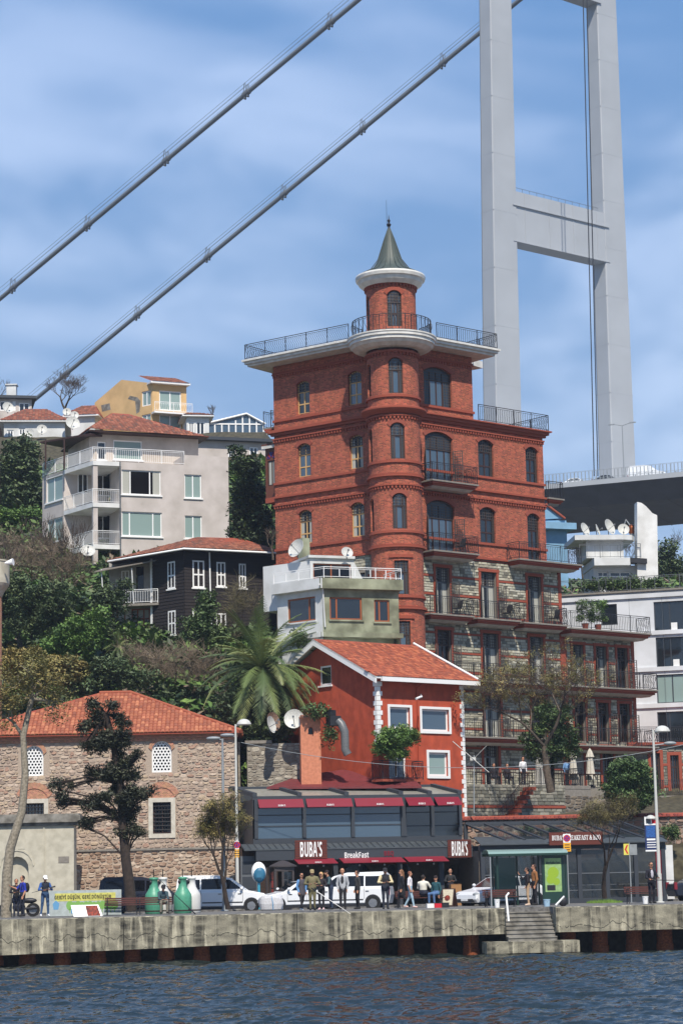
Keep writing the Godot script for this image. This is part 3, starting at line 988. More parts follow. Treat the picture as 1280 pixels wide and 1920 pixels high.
	masonry(root, FR, 13.45, 19.2, 8.5, 18.0, hm, 0.16, 0.2, 0.5, grey, {"band": 7, "dressed": true, "jit": 0.12, "name": "stone_block", "limit": 60, "deep": 0.05})
	masonry(root, FL, -8.8, -2.0, 18.0, 21.9, [[-3.6, 18.6, -2.2, 21.2]], 0.175, 0.26, 0.62, grey, {"band": 8, "dressed": true, "jit": 0.1, "name": "stone_block", "limit": 30, "deep": 0.04})
	for h in hs:          # red brick surrounds
		b = MB.new()
		b.boxf(FR, h[0] - 0.17, h[0], h[1], h[3], -0.02, 0.07); b.boxf(FR, h[2], h[2] + 0.17, h[1], h[3], -0.02, 0.07)
		b.boxf(FR, h[0] - 0.22, h[2] + 0.22, h[3], h[3] + 0.18, -0.02, 0.09)
		part(b, "brick_surround", M.brick_trim, root)
	for q in [[12.9, 13.16, 21.94], [13.17, 13.43, 18.1], [19.2, 19.46, 18.1]]:
		b = MB.new(); b.boxf(FR, q[0], q[1], 5, q[2], -0.02, 0.06)
		part(b, "brick_quoin", M.brick_trim, root)
	for h in hs:
		window(root, FR, h, {"name": "balcony_door", "fm": M.dark_wood, "pm": M.glass_black, "mull": [0.55], "trans": [0.7], "th": 0.08, "grille": [[0.0, 0.72, 1.0, 1.0]], "w": -0.2} if rng.randf() < 0.5 else {"name": "balcony_door", "fm": M.iron_grey, "pm": M.glass_black, "mull": [0.55], "trans": [0.7], "th": 0.08, "grille": [[0.0, 0.72, 1.0, 1.0]], "w": -0.2, "curt": 0.35})
		if h[0] < 18 and h[1] > 9 : shutters(root, FR, h, 0.45 + 0.2 * rng.randf(), 0.7)
	window(root, FL, hl[6], {"fm": M.dark_wood, "pm": M.glass, "mull": [0.5], "trans": [0.7]})
	# --- string courses, cornices, dentils
	b = MB.new()
	for e in [[FL, -9.1, -1.2], [FR, 1.2, 12.1]]:
		var f: Face = e[0]
		var ue: float = e[2] if f == FL else 6.3
		b.boxf(f, e[1], ue, 30.7, 30.84, -0.02, 0.09)
		for v in [26.85, 22.8]: b.boxf(f, e[1], e[2], v, v + 0.14, -0.02, 0.09)
		for v in [26.02, 21.9]: b.boxf(f, e[1], e[2], v, v + 0.12, -0.02, 0.15)
		b.boxf(f, e[1], ue, 33.72, 33.8, -0.02, 0.06)
		dentils(b, f, e[1], ue, 33.45, 0.07)
		dentils(b, f, e[1], e[2], 29.45, 0.1); dentils(b, f, e[1], e[2], 25.38, 0.1)
	part(b, "string_courses", M.brick_trim, root)
	b = MB.new()
	b.boxf(FL, -9.2, -1.2, 29.86, 30.02, -0.02, 0.16); b.boxf(FL, -9.3, -1.2, 30.02, 30.2, -0.02, 0.3)
	b.boxf(FR, 1.2, 12.2, 29.86, 30.02, -0.02, 0.16); b.boxf(FR, 1.2, 12.35, 30.02, 30.2, -8, 0.3); b.boxf(FR, 1.2, 12.5, 30.2, 30.28, -8, 0.42)
	part(b, "brick_cornice", M.brick_dark, root)
	mk("brick_arch", c8(156, 80, 62), 0.85, T.grain, 2.0)
	for h in hl.slice(0, 6) + hr + [top]:
		b = MB.new(); arch_trim(b, FL if h[0] < 0 else FR, h)
		part(b, "brick_arch", M.brick_arch, root)
	# --- white eaves and roof terrace
	b = MB.new()
	b.boxf(FL, -10.2, 0.3, 34.2, 34.34, -9, 1.05); b.boxf(FL, -10.33, 0.3, 34.34, 34.5, -9, 1.2); b.boxf(FL, -10.45, 0.3, 34.5, 34.62, -9, 1.32)
	b.boxf(FR, -0.3, 7.2, 34.203, 34.343, -8, 1.05); b.boxf(FR, -0.3, 7.33, 34.343, 34.503, -8, 1.2); b.boxf(FR, -0.3, 7.45, 34.503, 34.623, -8, 1.32)
	part(b, "white_eaves", M.white_trim, root)
	railing(root, [FL.pt(-10.3, 34.62, -6), FL.pt(-10.3, 34.62, 1.15), FL.pt(-2.4, 34.62, 1.15)], 0.95, M.iron, 0.15, 0.08)
	railing(root, [FR.pt(2.4, 34.62, 1.15), FR.pt(7.3, 34.62, 1.15), FR.pt(7.3, 34.62, -5)], 0.95, M.iron, 0.15, 0.08)
	railing(root, [FR.pt(6.4, 30.28, 0.3), FR.pt(12.3, 30.28, 0.3), FR.pt(12.3, 30.28, -6)], 1.0, M.iron, 0.15, 0.08)
	turret(root)
	# --- balconies
	for q in [[1.75, 5.45, 26.15, 1.15], [1.7, 5.35, 22.0, 1.15], [8.6, 14.0, 22.0, 1.15], [1.35, 4.85, 18.3, 1.1], [5.07, 8.65, 18.25, 1.1], [8.86, 12.62, 18.2, 1.1]]:
		balcony(root, FR, q[0], q[1], q[2], q[3])
	balcony(root, FR, 12.12, 13.5, 26.15, 0.3)
	balcony(root, FR, 12.72, 19.9, 18.07, 1.2, 0.04)
	balcony(root, FR, 1.4, 20.3, 14.55, 1.2); balcony(root, FR, 1.4, 12.4, 11.28, 1.15); balcony(root, FR, 12.7, 20.2, 11.0, 1.15)
	# --- timber oriel on the hill side
	b = MB.new()
	b.boxf(FL, -10.0, -9.06, 25.9, 26.2, -2.6, -0.25)
	part(b, "oriel_base", M.brick_dark, root)
	var fo := face_at(FL.pt(-10.0, 0, -0.3), -37)
	b = MB.new()
	var oh := [[0.16, 26.95, 0.82, 28.5, 0.0]]
	wall(b, fo, 0, 0.94, 26.2, 29.4, oh, 0.1)
	b.boxf(fo, -0.1, 1.0, 29.4, 29.5, -2.4, 0.25)
	b.quad(fo.pt(0, 26.2, -2.3), fo.pt(0, 26.2, 0), fo.pt(0, 29.4, 0), fo.pt(0, 29.4, -2.3))
	var orl := part(b, "oriel", mk("oriel_wood", c8(112, 62, 44), 0.7, T.grain, 2.0), root)
	window(orl, fo, oh[0], {"fm": M.dark_wood, "pm": M.curtain, "mull": [0.5], "w": -0.04})
	b = MB.new()
	for k in 12: b.boxf(fo, -0.1 + k * 0.09, -0.04 + k * 0.09, 29.22, 29.4, 0.22, 0.25)
	part(b, "valance", M.white_trim, orl)
	b = MB.new()
	b.lathe(fo.pt(0.49, 28.6, -0.03), [Vector2(0.001, 0.0), Vector2(0.36, 0.0)], 16)
	var fan := MB.new()
	for k in 6:
		var a0 := PI * k / 6; var a1 := PI * (k + 1) / 6 - 0.06
		fan.col = [lin(70, 30, 90), lin(150, 30, 34), lin(40, 50, 120)][k % 3]
		fan.prism(fo, [Vector2(0.49 - 0.12 * cos(a0), 28.62 + 0.12 * sin(a0)), Vector2(0.49 - 0.36 * cos(a0), 28.62 + 0.42 * sin(a0)), Vector2(0.49 - 0.36 * cos(a1), 28.62 + 0.42 * sin(a1)), Vector2(0.49 - 0.12 * cos(a1), 28.62 + 0.12 * sin(a1))], 0.0, 0.02)
	part(fan, "stained_glass", M.plain_v, orl)
	# --- iron balcony at the top left and tanks on the roof
	balcony(root, FL, -9.9, -9.2, 30.5, -0.6)
	for q in [[-7.0, 0.0], [-5.2, 0.0]]:
		var tn := thing("roof_vent", "white barrel vault skylight closer to the outer corner of the mansion roof" if q[0] < -6 else "white barrel vault skylight closer to the turret on the mansion roof", "skylight", FL.pt(q[0], 34.62, -1.2), "vault skylights on the roof terrace")
		var bb := MB.new()
		for k in 6:
			var a0 := PI * k / 6; var a1 := PI * (k + 1) / 6
			for s in [0.0, 1.6]:
				bb.tri(FL.pt(q[0], 34.62, -1.2 - s), FL.pt(q[0] - 0.8 * cos(a1), 34.62 + 0.8 * sin(a1), -1.2 - s), FL.pt(q[0] - 0.8 * cos(a0), 34.62 + 0.8 * sin(a0), -1.2 - s))
			bb.quad(FL.pt(q[0] - 0.8 * cos(a1), 34.62 + 0.8 * sin(a1), -1.2), FL.pt(q[0] - 0.8 * cos(a0), 34.62 + 0.8 * sin(a0), -1.2), FL.pt(q[0] - 0.8 * cos(a0), 34.62 + 0.8 * sin(a0), -2.8), FL.pt(q[0] - 0.8 * cos(a1), 34.62 + 0.8 * sin(a1), -2.8))
		part(bb, "vault", M.white_paint, tn)
func turret(root: Node) -> void:
	var o := Vector3(FT.o.x, 0, FT.o.z)
	var R := FT.R
	var ha := [[-0.28, 30.79, 0.56, 32.9, 0.24], [-0.26, 26.95, 0.58, 29.07, 0.24], [-0.24, 22.9, 0.6, 24.96, 0.24], [-0.22, 19.13, 0.62, 21.08, 0.0], [-0.2, 15.4, 0.64, 17.61, 0.0]]
	var side := []
	for k in 3: side.append([-2.1, [30.79, 26.95, 22.9][k], -1.55, [32.7, 28.9, 24.8][k], 0.15])
	var b := MB.new()
	wall(b, FT, -R * PI * 0.62, R * PI * 0.62, 8, 33.4, ha + side, 0.25)
	part(b, "turret_wall", M.brick, root)
	var wt := {"fm": M.dark_wood, "pm": M.glass_blue, "mull": [0.28, 0.72], "trans": [0.64], "th": 0.06, "w": -0.12, "grille": [[0.0, 0.66, 1.0, 1.0], [0.0, 0.02, 0.22, 0.62], [0.78, 0.02, 1.0, 0.62]]}
	for h in ha: window(root, FT, h, wt)
	for h in side: window(root, FT, h, {"fm": M.dark_wood, "pm": M.glass, "w": -0.12})
	for h in ha.slice(0, 3):
		b = MB.new(); arch_trim(b, FT, h)
		part(b, "brick_arch", M.brick_arch, root)
	b = MB.new()
	var U := R * PI * 0.6
	for v in [30.58, 26.74, 22.68, 18.95]: b.boxf(FT, -U, U, v, v + 0.14, -0.02, 0.1)
	for v in [25.95, 21.85, 18.3, 14.9]:
		b.boxf(FT, -U, U, v, v + 0.1, -0.02, 0.16); b.boxf(FT, -U, U, v + 0.12, v + 0.18, -0.02, 0.1)
	for v in [29.3, 25.25, 33.05]: dentils(b, FT, -U, U, v, 0.1)
	for v in [21.25, 17.75]: b.boxf(FT, -0.5, 0.9, v, v + 0.18, -0.02, 0.08)
	part(b, "turret_bands", M.brick_trim, root)
	b = MB.new()
	b.lathe(o, [Vector2(1.5, 29.6), Vector2(1.62, 29.62), Vector2(1.86, 29.8), Vector2(1.92, 29.88), Vector2(1.92, 29.98), Vector2(1.8, 30.04), Vector2(1.5, 30.1)], 40)
	part(b, "turret_cornice", M.brick_dark, root)
	# round terrace
	b = MB.new()
	b.lathe(o, [Vector2(1.5, 33.5), Vector2(1.95, 33.53), Vector2(2.3, 33.68), Vector2(2.42, 33.82), Vector2(2.5, 33.85), Vector2(2.5, 34.02), Vector2(2.58, 34.05), Vector2(2.58, 34.2), Vector2(2.62, 34.22), Vector2(2.62, 34.3), Vector2(0.0, 34.32)], 48)
	part(b, "round_terrace", M.white_trim, root)
	var ring := []
	for k in 29: ring.append(o + Vector3(sin((k - 14) * 0.165), 0, cos((k - 14) * 0.165)) * 2.3 + Vector3(0, 34.3, 0))
	railing(root, ring, 1.0, M.iron, 0.13, 0.09)
	# upper tower
	var fu := face_at(o, 0, 1.45)
	var hu := [[-0.26, 34.75, 0.6, 36.9, 0.26]]
	b = MB.new()
	wall(b, fu, -1.45 * PI, 1.45 * PI, 34.3, 37.5, hu + [[-2.2, 34.75, -1.55, 36.8, 0.2]], 0.2)
	part(b, "upper_tower_wall", M.brick, root)
	window(root, fu, hu[0], {"fm": M.dark_wood, "pm": M.glass_blue, "mull": [0.3, 0.5, 0.7], "trans": [0.35, 0.66], "th": 0.06, "w": -0.1, "grille": [[0.0, 0.66, 1.0, 1.0], [0.0, 0.02, 0.25, 0.62], [0.75, 0.02, 1.0, 0.62]]})
	window(root, fu, [-2.2, 34.75, -1.55, 36.8, 0.2], {"fm": M.dark_wood, "pm": M.glass, "w": -0.1})
	b = MB.new()
	arch_trim(b, fu, hu[0])
	dentils(b, fu, -4.4, 4.4, 37.15, 0.09)
	b.boxf(fu, -4.4, 4.4, 34.32, 34.5, -0.02, 0.06); b.boxf(fu, -4.4, 4.4, 37.4, 37.48, -0.02, 0.08)
	part(b, "turret_bands", M.brick_trim, root)
	b = MB.new()
	b.lathe(o, [Vector2(1.4, 37.3), Vector2(1.6, 37.34), Vector2(1.85, 37.55), Vector2(1.92, 37.75), Vector2(2.02, 37.78), Vector2(2.06, 37.95), Vector2(2.02, 38.05), Vector2(1.9, 38.08)], 48)
	part(b, "white_ring", M.white_trim, root)
	b = MB.new()
	b.lathe(o, [Vector2(2.0, 38.03), Vector2(1.62, 38.2), Vector2(1.2, 38.42), Vector2(0.92, 38.68), Vector2(0.7, 39.1), Vector2(0.5, 39.7), Vector2(0.3, 40.35), Vector2(0.1, 40.95), Vector2(0.06, 41.0)], 40, 0, TAU, true)
	for k in 20:      # standing seams
		var a := TAU * k / 20
		var e := Vector3(sin(a), 0, cos(a))
		b.tube([o + e * 1.98 + Vector3.UP * 38.06, o + e * 1.21 + Vector3.UP * 38.44, o + e * 0.71 + Vector3.UP * 39.11, o + e * 0.31 + Vector3.UP * 40.36, o + e * 0.08 + Vector3.UP * 41.0], 0.022, 0.015, 4)
	var cone := part(b, "conical_roof", M.copper_green, root)
	b = MB.new()
	b.lathe(o, [Vector2(0.09, 40.95), Vector2(0.06, 41.1), Vector2(0.14, 41.25), Vector2(0.05, 41.35), Vector2(0.09, 41.5), Vector2(0.03, 41.6), Vector2(0.01, 41.85)], 12)
	b.tube([o + Vector3(-0.12, 41.1, 0), o + Vector3(-0.12, 42.75, 0)], 0.014, 0.008, 5)
	part(b, "finial", M.iron, cone)
# ---------- the suspension bridge ----------
func leg(b: MB, lo: Vector3, hi: Vector3, w0: float, w1: float, ax: Vector3, az: Vector3) -> void:
	# box column with chamfered edges, tapering upwards
	var ring := []
	for e in [[lo, w0], [hi, w1]]:
		var r := []
		var a: float = e[1] * 0.36; var c: float = e[1] * 0.62
		var ch: float = e[1] * 0.035
		for q in [[-a + ch, c], [a - ch, c], [a, c - ch], [a, -c + ch], [a - ch, -c], [-a + ch, -c], [-a, -c + ch], [-a, c - ch]]:
			r.append(e[0] + ax * q[0] + az * q[1])
		ring.append(r)
	for k in 8:
		var l := (k + 1) % 8
		b.quad(ring[0][k], ring[1][k], ring[1][l], ring[0][l]); 
	b.quad(ring[1][0], ring[1][2], ring[1][4], ring[1][6])
func at_px(a: Vector3, c: Vector3, px: float) -> Vector3:   # point of the line a-c that shows in column px
	var lo := 0.0; var hi := 1.0
	var pr := func(q: Vector3) -> float: return 640.0 + FPX * (q - EYE).dot(cr) / (q - EYE).dot(cf)
	var up: bool = pr.call(c) > pr.call(a)
	for k in 40:
		var m := (lo + hi) / 2
		if (pr.call(a.lerp(c, m)) < px) == up: lo = m
		else: hi = m
	return a.lerp(c, (lo + hi) / 2)
func bridge() -> void:
	var l0 := P(946, 1060, 340); var l1 := P(924, -225, 340)
	var r0 := P(1158, 925, 356); var r1 := P(1121, -136, 356)
	var root := thing("suspension_bridge", "grey steel suspension bridge tower with two main cables and a road deck", "bridge", Vector3(l0.x, l0.y, l0.z))
	var line := (r0 - l0); line.y = 0; line = line.normalized()
	var perp := Vector3.UP.cross(line)          # towards the camera's right
	var b := MB.new()
	leg(b, l0, l1, 4.5, 3.6, perp, line)
	part(b, "tower_leg", M.steel_paint, root)
	b = MB.new()
	leg(b, r0, r1, 4.4, 3.6, perp, line)
	part(b, "tower_leg", M.steel_paint, root)
	# narrow edge strips along the legs
	b = MB.new()
	for e in [[l0, l1, 4.5, 3.6], [r0, r1, 4.4, 3.6]]:
		for s in [-1.0]:
			var p0: Vector3 = e[0] + perp * e[2] * 0.3 * 1.0 + line * e[2] * 0.622 * s
			var p1: Vector3 = e[1] + perp * e[3] * 0.3 * 1.0 + line * e[3] * 0.622 * s
			b.tube([p0, p1], 0.05, 0.05, 4)
	part(b, "service_pipe", M.iron_grey, root)
	for e in [[l0, l1, 4.5, 3.6], [r0, r1, 4.4, 3.6]]:
		b = MB.new()
		for k in range(1, 12):
			var t := k / 12.0
			var ww := lerpf(e[2], e[3], t)
			b.box(e[0].lerp(e[1], t), perp * (ww * 0.36 + 0.012), Vector3.UP * 0.025, line * (ww * 0.62 + 0.012) * (1.0 if perp.cross(Vector3.UP).dot(line) > 0 else -1.0))
		part(b, "plate_seams", M.steel_paint, root)
	# cross beams
	for q in [[362.0, 457.0, 410.0, 510.0], [-142.0, -45.0, -20.0, 9.0]]:
		var a0: float = V(966, q[0], 341.5); var a1: float = V(966, q[1], 341.5)
		b = MB.new()
		var p := l0.lerp(l1, (a0 - l0.y) / (l1.y - l0.y)); var pr := r0.lerp(r1, (a0 - r0.y) / (r1.y - r0.y))
		p.y = (a0 + a1) / 2; pr.y = p.y
		var d := (pr - p).normalized()
		var m := (p + pr) / 2; var hl := (pr - p).length() / 2 - 1.6
		b.box(m, d * hl, Vector3.UP * (a0 - a1) / 2, d.cross(Vector3.UP) * -1.35)
		b.box(m + Vector3.UP * (a0 - a1) * 0.22, d * hl, Vector3.UP * 0.09, d.cross(Vector3.UP) * -1.62)
		b.box(m - Vector3.UP * ((a0 - a1) / 2 - 0.1), d * hl, Vector3.UP * 0.09, d.cross(Vector3.UP) * -1.5)
		for k in 4: b.box(m + d * hl * (-0.75 + 0.5 * k), d * 0.06, Vector3.UP * (a0 - a1) / 2 * 0.97, d.cross(Vector3.UP) * -1.4)
		var cb := part(b, "cross_beam", M.steel_paint, root)
		railing(cb, [p + d * 2 + Vector3.UP * (a0 - a1) / 2, pr - d * 2 + Vector3.UP * (a0 - a1) / 2], 1.2, M.iron_grey, 1.6, 0.0, "walkway_rail", 0.02)
	# main cables with clamps and hand ropes
	for q in [[P(1121, -122, 356), P(25, 783, 428), [125, 258, 390, 532, 680, 830]], [P(924, -211, 340), P(-90, 636, 410), [25, 165, 312, 462, 619]]]:
		b = MB.new()
		b.tube([q[0], q[0].lerp(q[1], 0.5), q[1]], 0.4, 0.4, 14)
		var cab := part(b, "main_cable", mk("cable_paint", c8(98, 104, 110), 0.5), root)
		var dir: Vector3 = (q[1] - q[0]).normalized()
		var prev: Vector3 = q[0] + Vector3.UP * 1.6
		var ropes := MB.new()
		var px: Array = q[2]
		px.reverse()
		for x in px:
			var c := at_px(q[1], q[0], x)
			b = MB.new()
			b.tube([c - dir * 0.7, c + dir * 0.7], 0.5, 0.5, 12)
			for s in [-0.35, 0.35]:
				b.box(c + dir * s - Vector3.UP * 0.62, dir * 0.12, Vector3.UP * 0.22, dir.cross(Vector3.UP) * 0.3)
				for w in [-0.45, 0.45]:
					b.tube([c + dir * s + dir.cross(Vector3.UP).normalized() * w, c + dir * s * 0.3 + dir.cross(Vector3.UP).normalized() * w + Vector3.UP * 1.75], 0.06, 0.06, 4)
			part(b, "cable_clamp", M.iron_grey, cab)
			for w in [-0.45, 0.45]:
				var o: Vector3 = dir.cross(Vector3.UP).normalized() * w
				ropes.tube([prev + o, c + o + Vector3.UP * 1.7], 0.03, 0.03, 4)
				ropes.tube([prev + o - Vector3.UP * 0.6, c + o + Vector3.UP * 1.1], 0.022, 0.022, 4)
			prev = c + Vector3.UP * 1.7
		for w in [-0.45, 0.45]:
			var o2: Vector3 = dir.cross(Vector3.UP).normalized() * w
			ropes.tube([prev + o2, q[1] + o2 + Vector3.UP * 1.7], 0.03, 0.03, 4)
		part(ropes, "hand_ropes", M.iron_grey, cab)
	# hangers
	for x in [[1091.0, 1113.0], [1098.0, 1120.0]]:
		b = MB.new()
		b.tube([P(x[0], -60, 330), P(x[1], 893, 330)], 0.085, 0.085, 5)
		part(b, "hanger", M.iron, root)
	# deck
	var p1 := P(1030, 912, 322); var p2 := P(1280, 889, 314)
	p2.y = p1.y
	var fd := Face.new()
	fd.o = Vector3(p1.x, 0, p1.z); fd.t = (p2 - p1).normalized(); fd.n = Vector3.UP.cross(fd.t) * -1.0
	if fd.n.z < 0: fd.n = -fd.n
	var y := p1.y
	b = MB.new()
	b.boxf(fd, -60, 90, y - 0.35, y + 0.35, -34, 0.0)
	var deck := part(b, "deck", M.steel_paint, root)
	b = MB.new()
	b.quad(fd.pt(-60, y - 0.36, -0.1), fd.pt(-60, y - 2.6, -5), fd.pt(90, y - 2.6, -5), fd.pt(90, y - 0.36, -0.1))
	b.quad(fd.pt(-60, y - 2.6, -5), fd.pt(-60, y - 2.6, -29), fd.pt(90, y - 2.6, -29), fd.pt(90, y - 2.6, -5))
	b.quad(fd.pt(-60, y - 2.6, -29), fd.pt(-60, y - 0.36, -34), fd.pt(90, y - 0.36, -34), fd.pt(90, y - 2.6, -29))
	for k in 12: b.boxf(fd, -20 + k * 6.0, -19.8 + k * 6.0, y - 2.66, y - 2.6, -29, -5)
	part(b, "girder", mk("girder_paint", c8(92, 96, 108), 0.6, T.blotch, 0.05), deck)
	railing(deck, [fd.pt(-30, y + 0.35, -0.3), fd.pt(60, y + 0.35, -0.3)], 1.5, M.galv, 0.55, 0.0, "parapet_rail", 0.05)
	railing(deck, [fd.pt(-30, y + 0.35, -3.2), fd.pt(60, y + 0.35, -3.2)], 0.9, M.galv, 2.0, 0.0, "crash_rail", 0.06)
	b = MB.new()
	var lb := at_px(fd.pt(-20, y, -3.4), fd.pt(40, y, -3.4), 1170)
	b.tube([lb, lb + Vector3.UP * 8.6], 0.12, 0.07, 6)
	for s in [-1, 1]:
		b.tube([lb + Vector3.UP * 8.6, lb + Vector3.UP * 8.9 + fd.t * s * 1.2], 0.06, 0.05, 5)
		b.box(lb + Vector3.UP * 8.92 + fd.t * s * 1.6, fd.t * 0.45, Vector3.UP * 0.07, fd.n * 0.14)
	part(b, "deck_lamp", M.galv, root)
	bridge_face = fd; bridge_y = y + 0.352
var bridge_face: Face
var bridge_y := 0.0
# ---------- houses on the slope ----------
func shell(b: MB, f: Face, u0: float, u1: float, v0: float, v1: float, back: float) -> void:   # sides, rear and top behind a front wall
	b.quad(f.pt(u0, v0, -back), f.pt(u0, v0, 0), f.pt(u0, v1, 0), f.pt(u0, v1, -back))
	b.quad(f.pt(u1, v0, 0), f.pt(u1, v0, -back), f.pt(u1, v1, -back), f.pt(u1, v1, 0))
	b.quad(f.pt(u1, v0, -back), f.pt(u0, v0, -back), f.pt(u0, v1, -back), f.pt(u1, v1, -back))
	b.quad(f.pt(u0, v1, 0), f.pt(u1, v1, 0), f.pt(u1, v1, -back), f.pt(u0, v1, -back))
func wins(root: Node, f: Face, list: Array, o: Dictionary) -> Array:    # picture boxes -> openings, one window each
	var hs := []
	for q in list:
		var h := rect(f, q[0], q[1], q[2], q[3])
		hs.append(h)
		var oo := o.duplicate()
		if q.size() > 4: oo.merge(q[4], true)
		window(root, f, h, oo)
	return hs
func tile_cols() -> Array:
	return [lin(176, 82, 52), lin(160, 70, 44), lin(190, 96, 62), lin(148, 66, 46)]
func old_tile_cols() -> Array:
	return [lin(150, 92, 68), lin(134, 80, 60), lin(164, 104, 78), lin(120, 82, 66)]
func dish(at: Vector3, r: float, turn: float, label: String, m: Material = null, tilt := 0.6) -> void:
	var t := thing("satellite_dish", label, "satellite dish", at, "satellite dishes on the roofs")
	var ax := Vector3(sin(turn) * cos(tilt), sin(tilt), cos(turn) * cos(tilt))
	var bs := Basis(Quaternion(Vector3.UP, ax))
	var c := at + Vector3(0, r * 0.9, 0)
	var b := MB.new()
	var prev := []
	for j in 6:
		var rr := r * j / 5.0
		var ring := []
		for k in 20: ring.append(c + bs * Vector3(cos(TAU * k / 20) * rr, rr * rr / r * 0.28, sin(TAU * k / 20) * rr))
		if j > 0:
			for k in 20:
				b.quad(prev[k], prev[(k + 1) % 20], ring[(k + 1) % 20], ring[k])
		prev = ring
	var dn := bs * Vector3(0, -0.02, 0)
	for k in 20: b.quad(prev[k], prev[(k + 1) % 20], prev[(k + 1) % 20] + dn, prev[k] + dn)
	part(b, "reflector", m if m != null else M.dish, t)
	b = MB.new()
	b.tube([c + bs * Vector3(0, r * 0.2, r * 0.9), c + bs * Vector3(0, r * 0.9, 0.0)], 0.02, 0.02, 5)
	b.cube(c + bs * Vector3(0, r * 0.92, 0), Vector3(0.1, 0.1, 0.12))
	part(b, "feed_arm", M.iron_grey, t)
	b = MB.new()
	b.tube([at, c + bs * Vector3(0, -0.03, 0)], 0.035, 0.03, 6)
	part(b, "mount", M.iron_grey, t)
func grey_apartment() -> void:
	var f := face(228, 150, 21)
	var g := lin(178, 170, 166)
	mk("grey_wall", c8(200, 191, 185), 0.88, T.blotch, 0.09)
	var root := thing("grey_apartment", "pale grey apartment house with tiled hip roof and corner balconies", "house", f.pt(2, 22, -3))
	var vb := uv(f, 228, 1075).y
	var v_t := uv(f, 228, 866).y; var v_r := uv(f, 346, 853).y
	var ue := uv(f, 429, 930).x; var um := uv(f, 346, 880).x
	var o := {"fm": M.white_clean, "pm": M.glass_green, "th": 0.08, "w": -0.08, "sill": M.white_clean}
	var hs := wins(root, f, [[228.5, 882, 302, 928, {"mull": [0.22, 0.72], "pm": M.glass_black, "curt": 0.2}], [346, 890, 378, 934, {"mull": [0.5]}], [228.5, 960, 304, 1006, {"mull": [0.2, 0.78]}], [346, 967, 379, 1010, {"mull": [0.5]}]], o)
	var b := MB.new()
	wall(b, f, 0, um, vb, v_t, [hs[0], hs[2]], 0.2); wall(b, f, um, ue, vb, v_r, [hs[1], hs[3]], 0.2)
	shell(b, f, um, ue, vb, v_r, 9)
	b.quad(f.pt(0, v_t, 0), f.pt(um, v_t, 0), f.pt(um, v_t, -9), f.pt(0, v_t, -9))
	# loggia recess and the block beyond it
	var pB := uv(f, 175, 940).x
	var fl := face_at(f.pt(pB, 0, 0), -54)
	var uC := uv(fl, 120, 940).x; var uE := uv(fl, 80, 940).x
	b.quad(f.pt(0, vb, -3.6), f.pt(0, vb, 0), f.pt(0, v_t, 0), f.pt(0, v_t, -2.6))
	var cf_ := fl.pt(uC, 0, 0) - f.o
	var cu_ := cf_.dot(f.t); var cw_ := cf_.dot(f.n)
	b.quad(f.pt(cu_, vb, cw_), f.pt(0, vb, cw_), f.pt(0, v_t, cw_), f.pt(cu_, v_t, cw_))
	var hl := wins(root, fl, [[87, 893, 118, 940, {"mull": [0.45]}], [88, 972, 118, 1016, {"mull": [0.45]}]], o)
	wall(b, fl, uE, uC, vb, v_t, hl, 0.2)
	b.quad(fl.pt(uC, vb, 0), fl.pt(uC, vb, -3.5), fl.pt(uC, v_t, -3.5), fl.pt(uC, v_t, 0))
	part(b, "wall", M.grey_wall, root)
	for q in [[146, 884, 165, 925], [178, 884, 208, 930], [178, 965, 208, 1010]]:
		var fr := face_at(f.pt(0, 0, cw_), 21)
		window(root, fr, rect(fr, q[0], q[1], q[2], q[3]), {"name": "balcony_door", "fm": M.white_clean, "pm": M.glass, "mull": [0.5], "w": 0.03})
	# balconies
	for q in [[866.0, "roof"], [944.0, "b"], [1022.0, "c"]]:
		var v := uv(f, 228, q[0]).y
		b = MB.new()
		var poly := PackedVector3Array([fl.pt(uC if q[1] != "roof" else uE, v, 0), f.pt(pB, v, 0), f.pt(0, v, 0.0), f.pt(0, v, cw_), fl.pt(uE if q[1] == "roof" else uC, v, -0.1 if q[1] != "roof" else -3.4)])
		b.extrude(poly, Vector3(0, -0.3, 0))
		var bl := part(b, "balcony", M.white_paint, root)
		railing(bl, [fl.pt(uC if q[1] != "roof" else uE, v, -0.05), f.pt(pB, v, -0.06), f.pt(0 if q[1] != "roof" else um, v, -0.06)], 0.95, M.white_clean, 0.14, 0.0)
	b = MB.new()
	b.boxf(f, pB + 0.02, pB + 0.34, vb, v_t - 0.3, -0.4, -0.06)
	part(b, "pillar", M.grey_wall, root)
	b = MB.new()
	b.tube([f.pt(-0.08, vb, 0.05), f.pt(-0.08, v_t, 0.05)], 0.05)
	part(b, "downpipe", M.iron_grey, root)
	# penthouse and hip roof
	var fp := face_at(f.pt(0, 0, -2.6), 21)
	var u0 := uv(fp, 168, 840).x; var u1 := uv(fp, 372, 840).x
	var vt := uv(fp, 300, 816).y
	var hp := wins(root, fp, [[213, 826, 267, 862, {"mull": [0.02]}], [183, 828, 199, 862, {"pm": M.glass}]], o)
	b = MB.new()
	wall(b, fp, u0, u1, v_t - 0.2, vt, hp, 0.15); shell(b, fp, u0, u1, v_t - 0.2, vt, 6)
	part(b, "penthouse_wall", mk("grey_wall_warm", c8(204, 192, 180), 0.88, T.blotch, 0.1), root)
	var e0 := fp.pt(u0 - 0.3, vt + 0.02, 1.0); var e1 := fp.pt(u1 + 0.5, vt - 0.15, 1.0)
	var e2 := fp.pt(u1 + 0.5, vt - 0.15, -7); var e3 := fp.pt(u0 - 0.3, vt + 0.02, -7)
	var rv := vt + 2.0
	var r0 := fp.pt(u0 + 2.4, rv, -2.8); var r1 := fp.pt(u0 + 3.6, rv, -2.8)
	var rf := Node3D.new()
	b = MB.new()
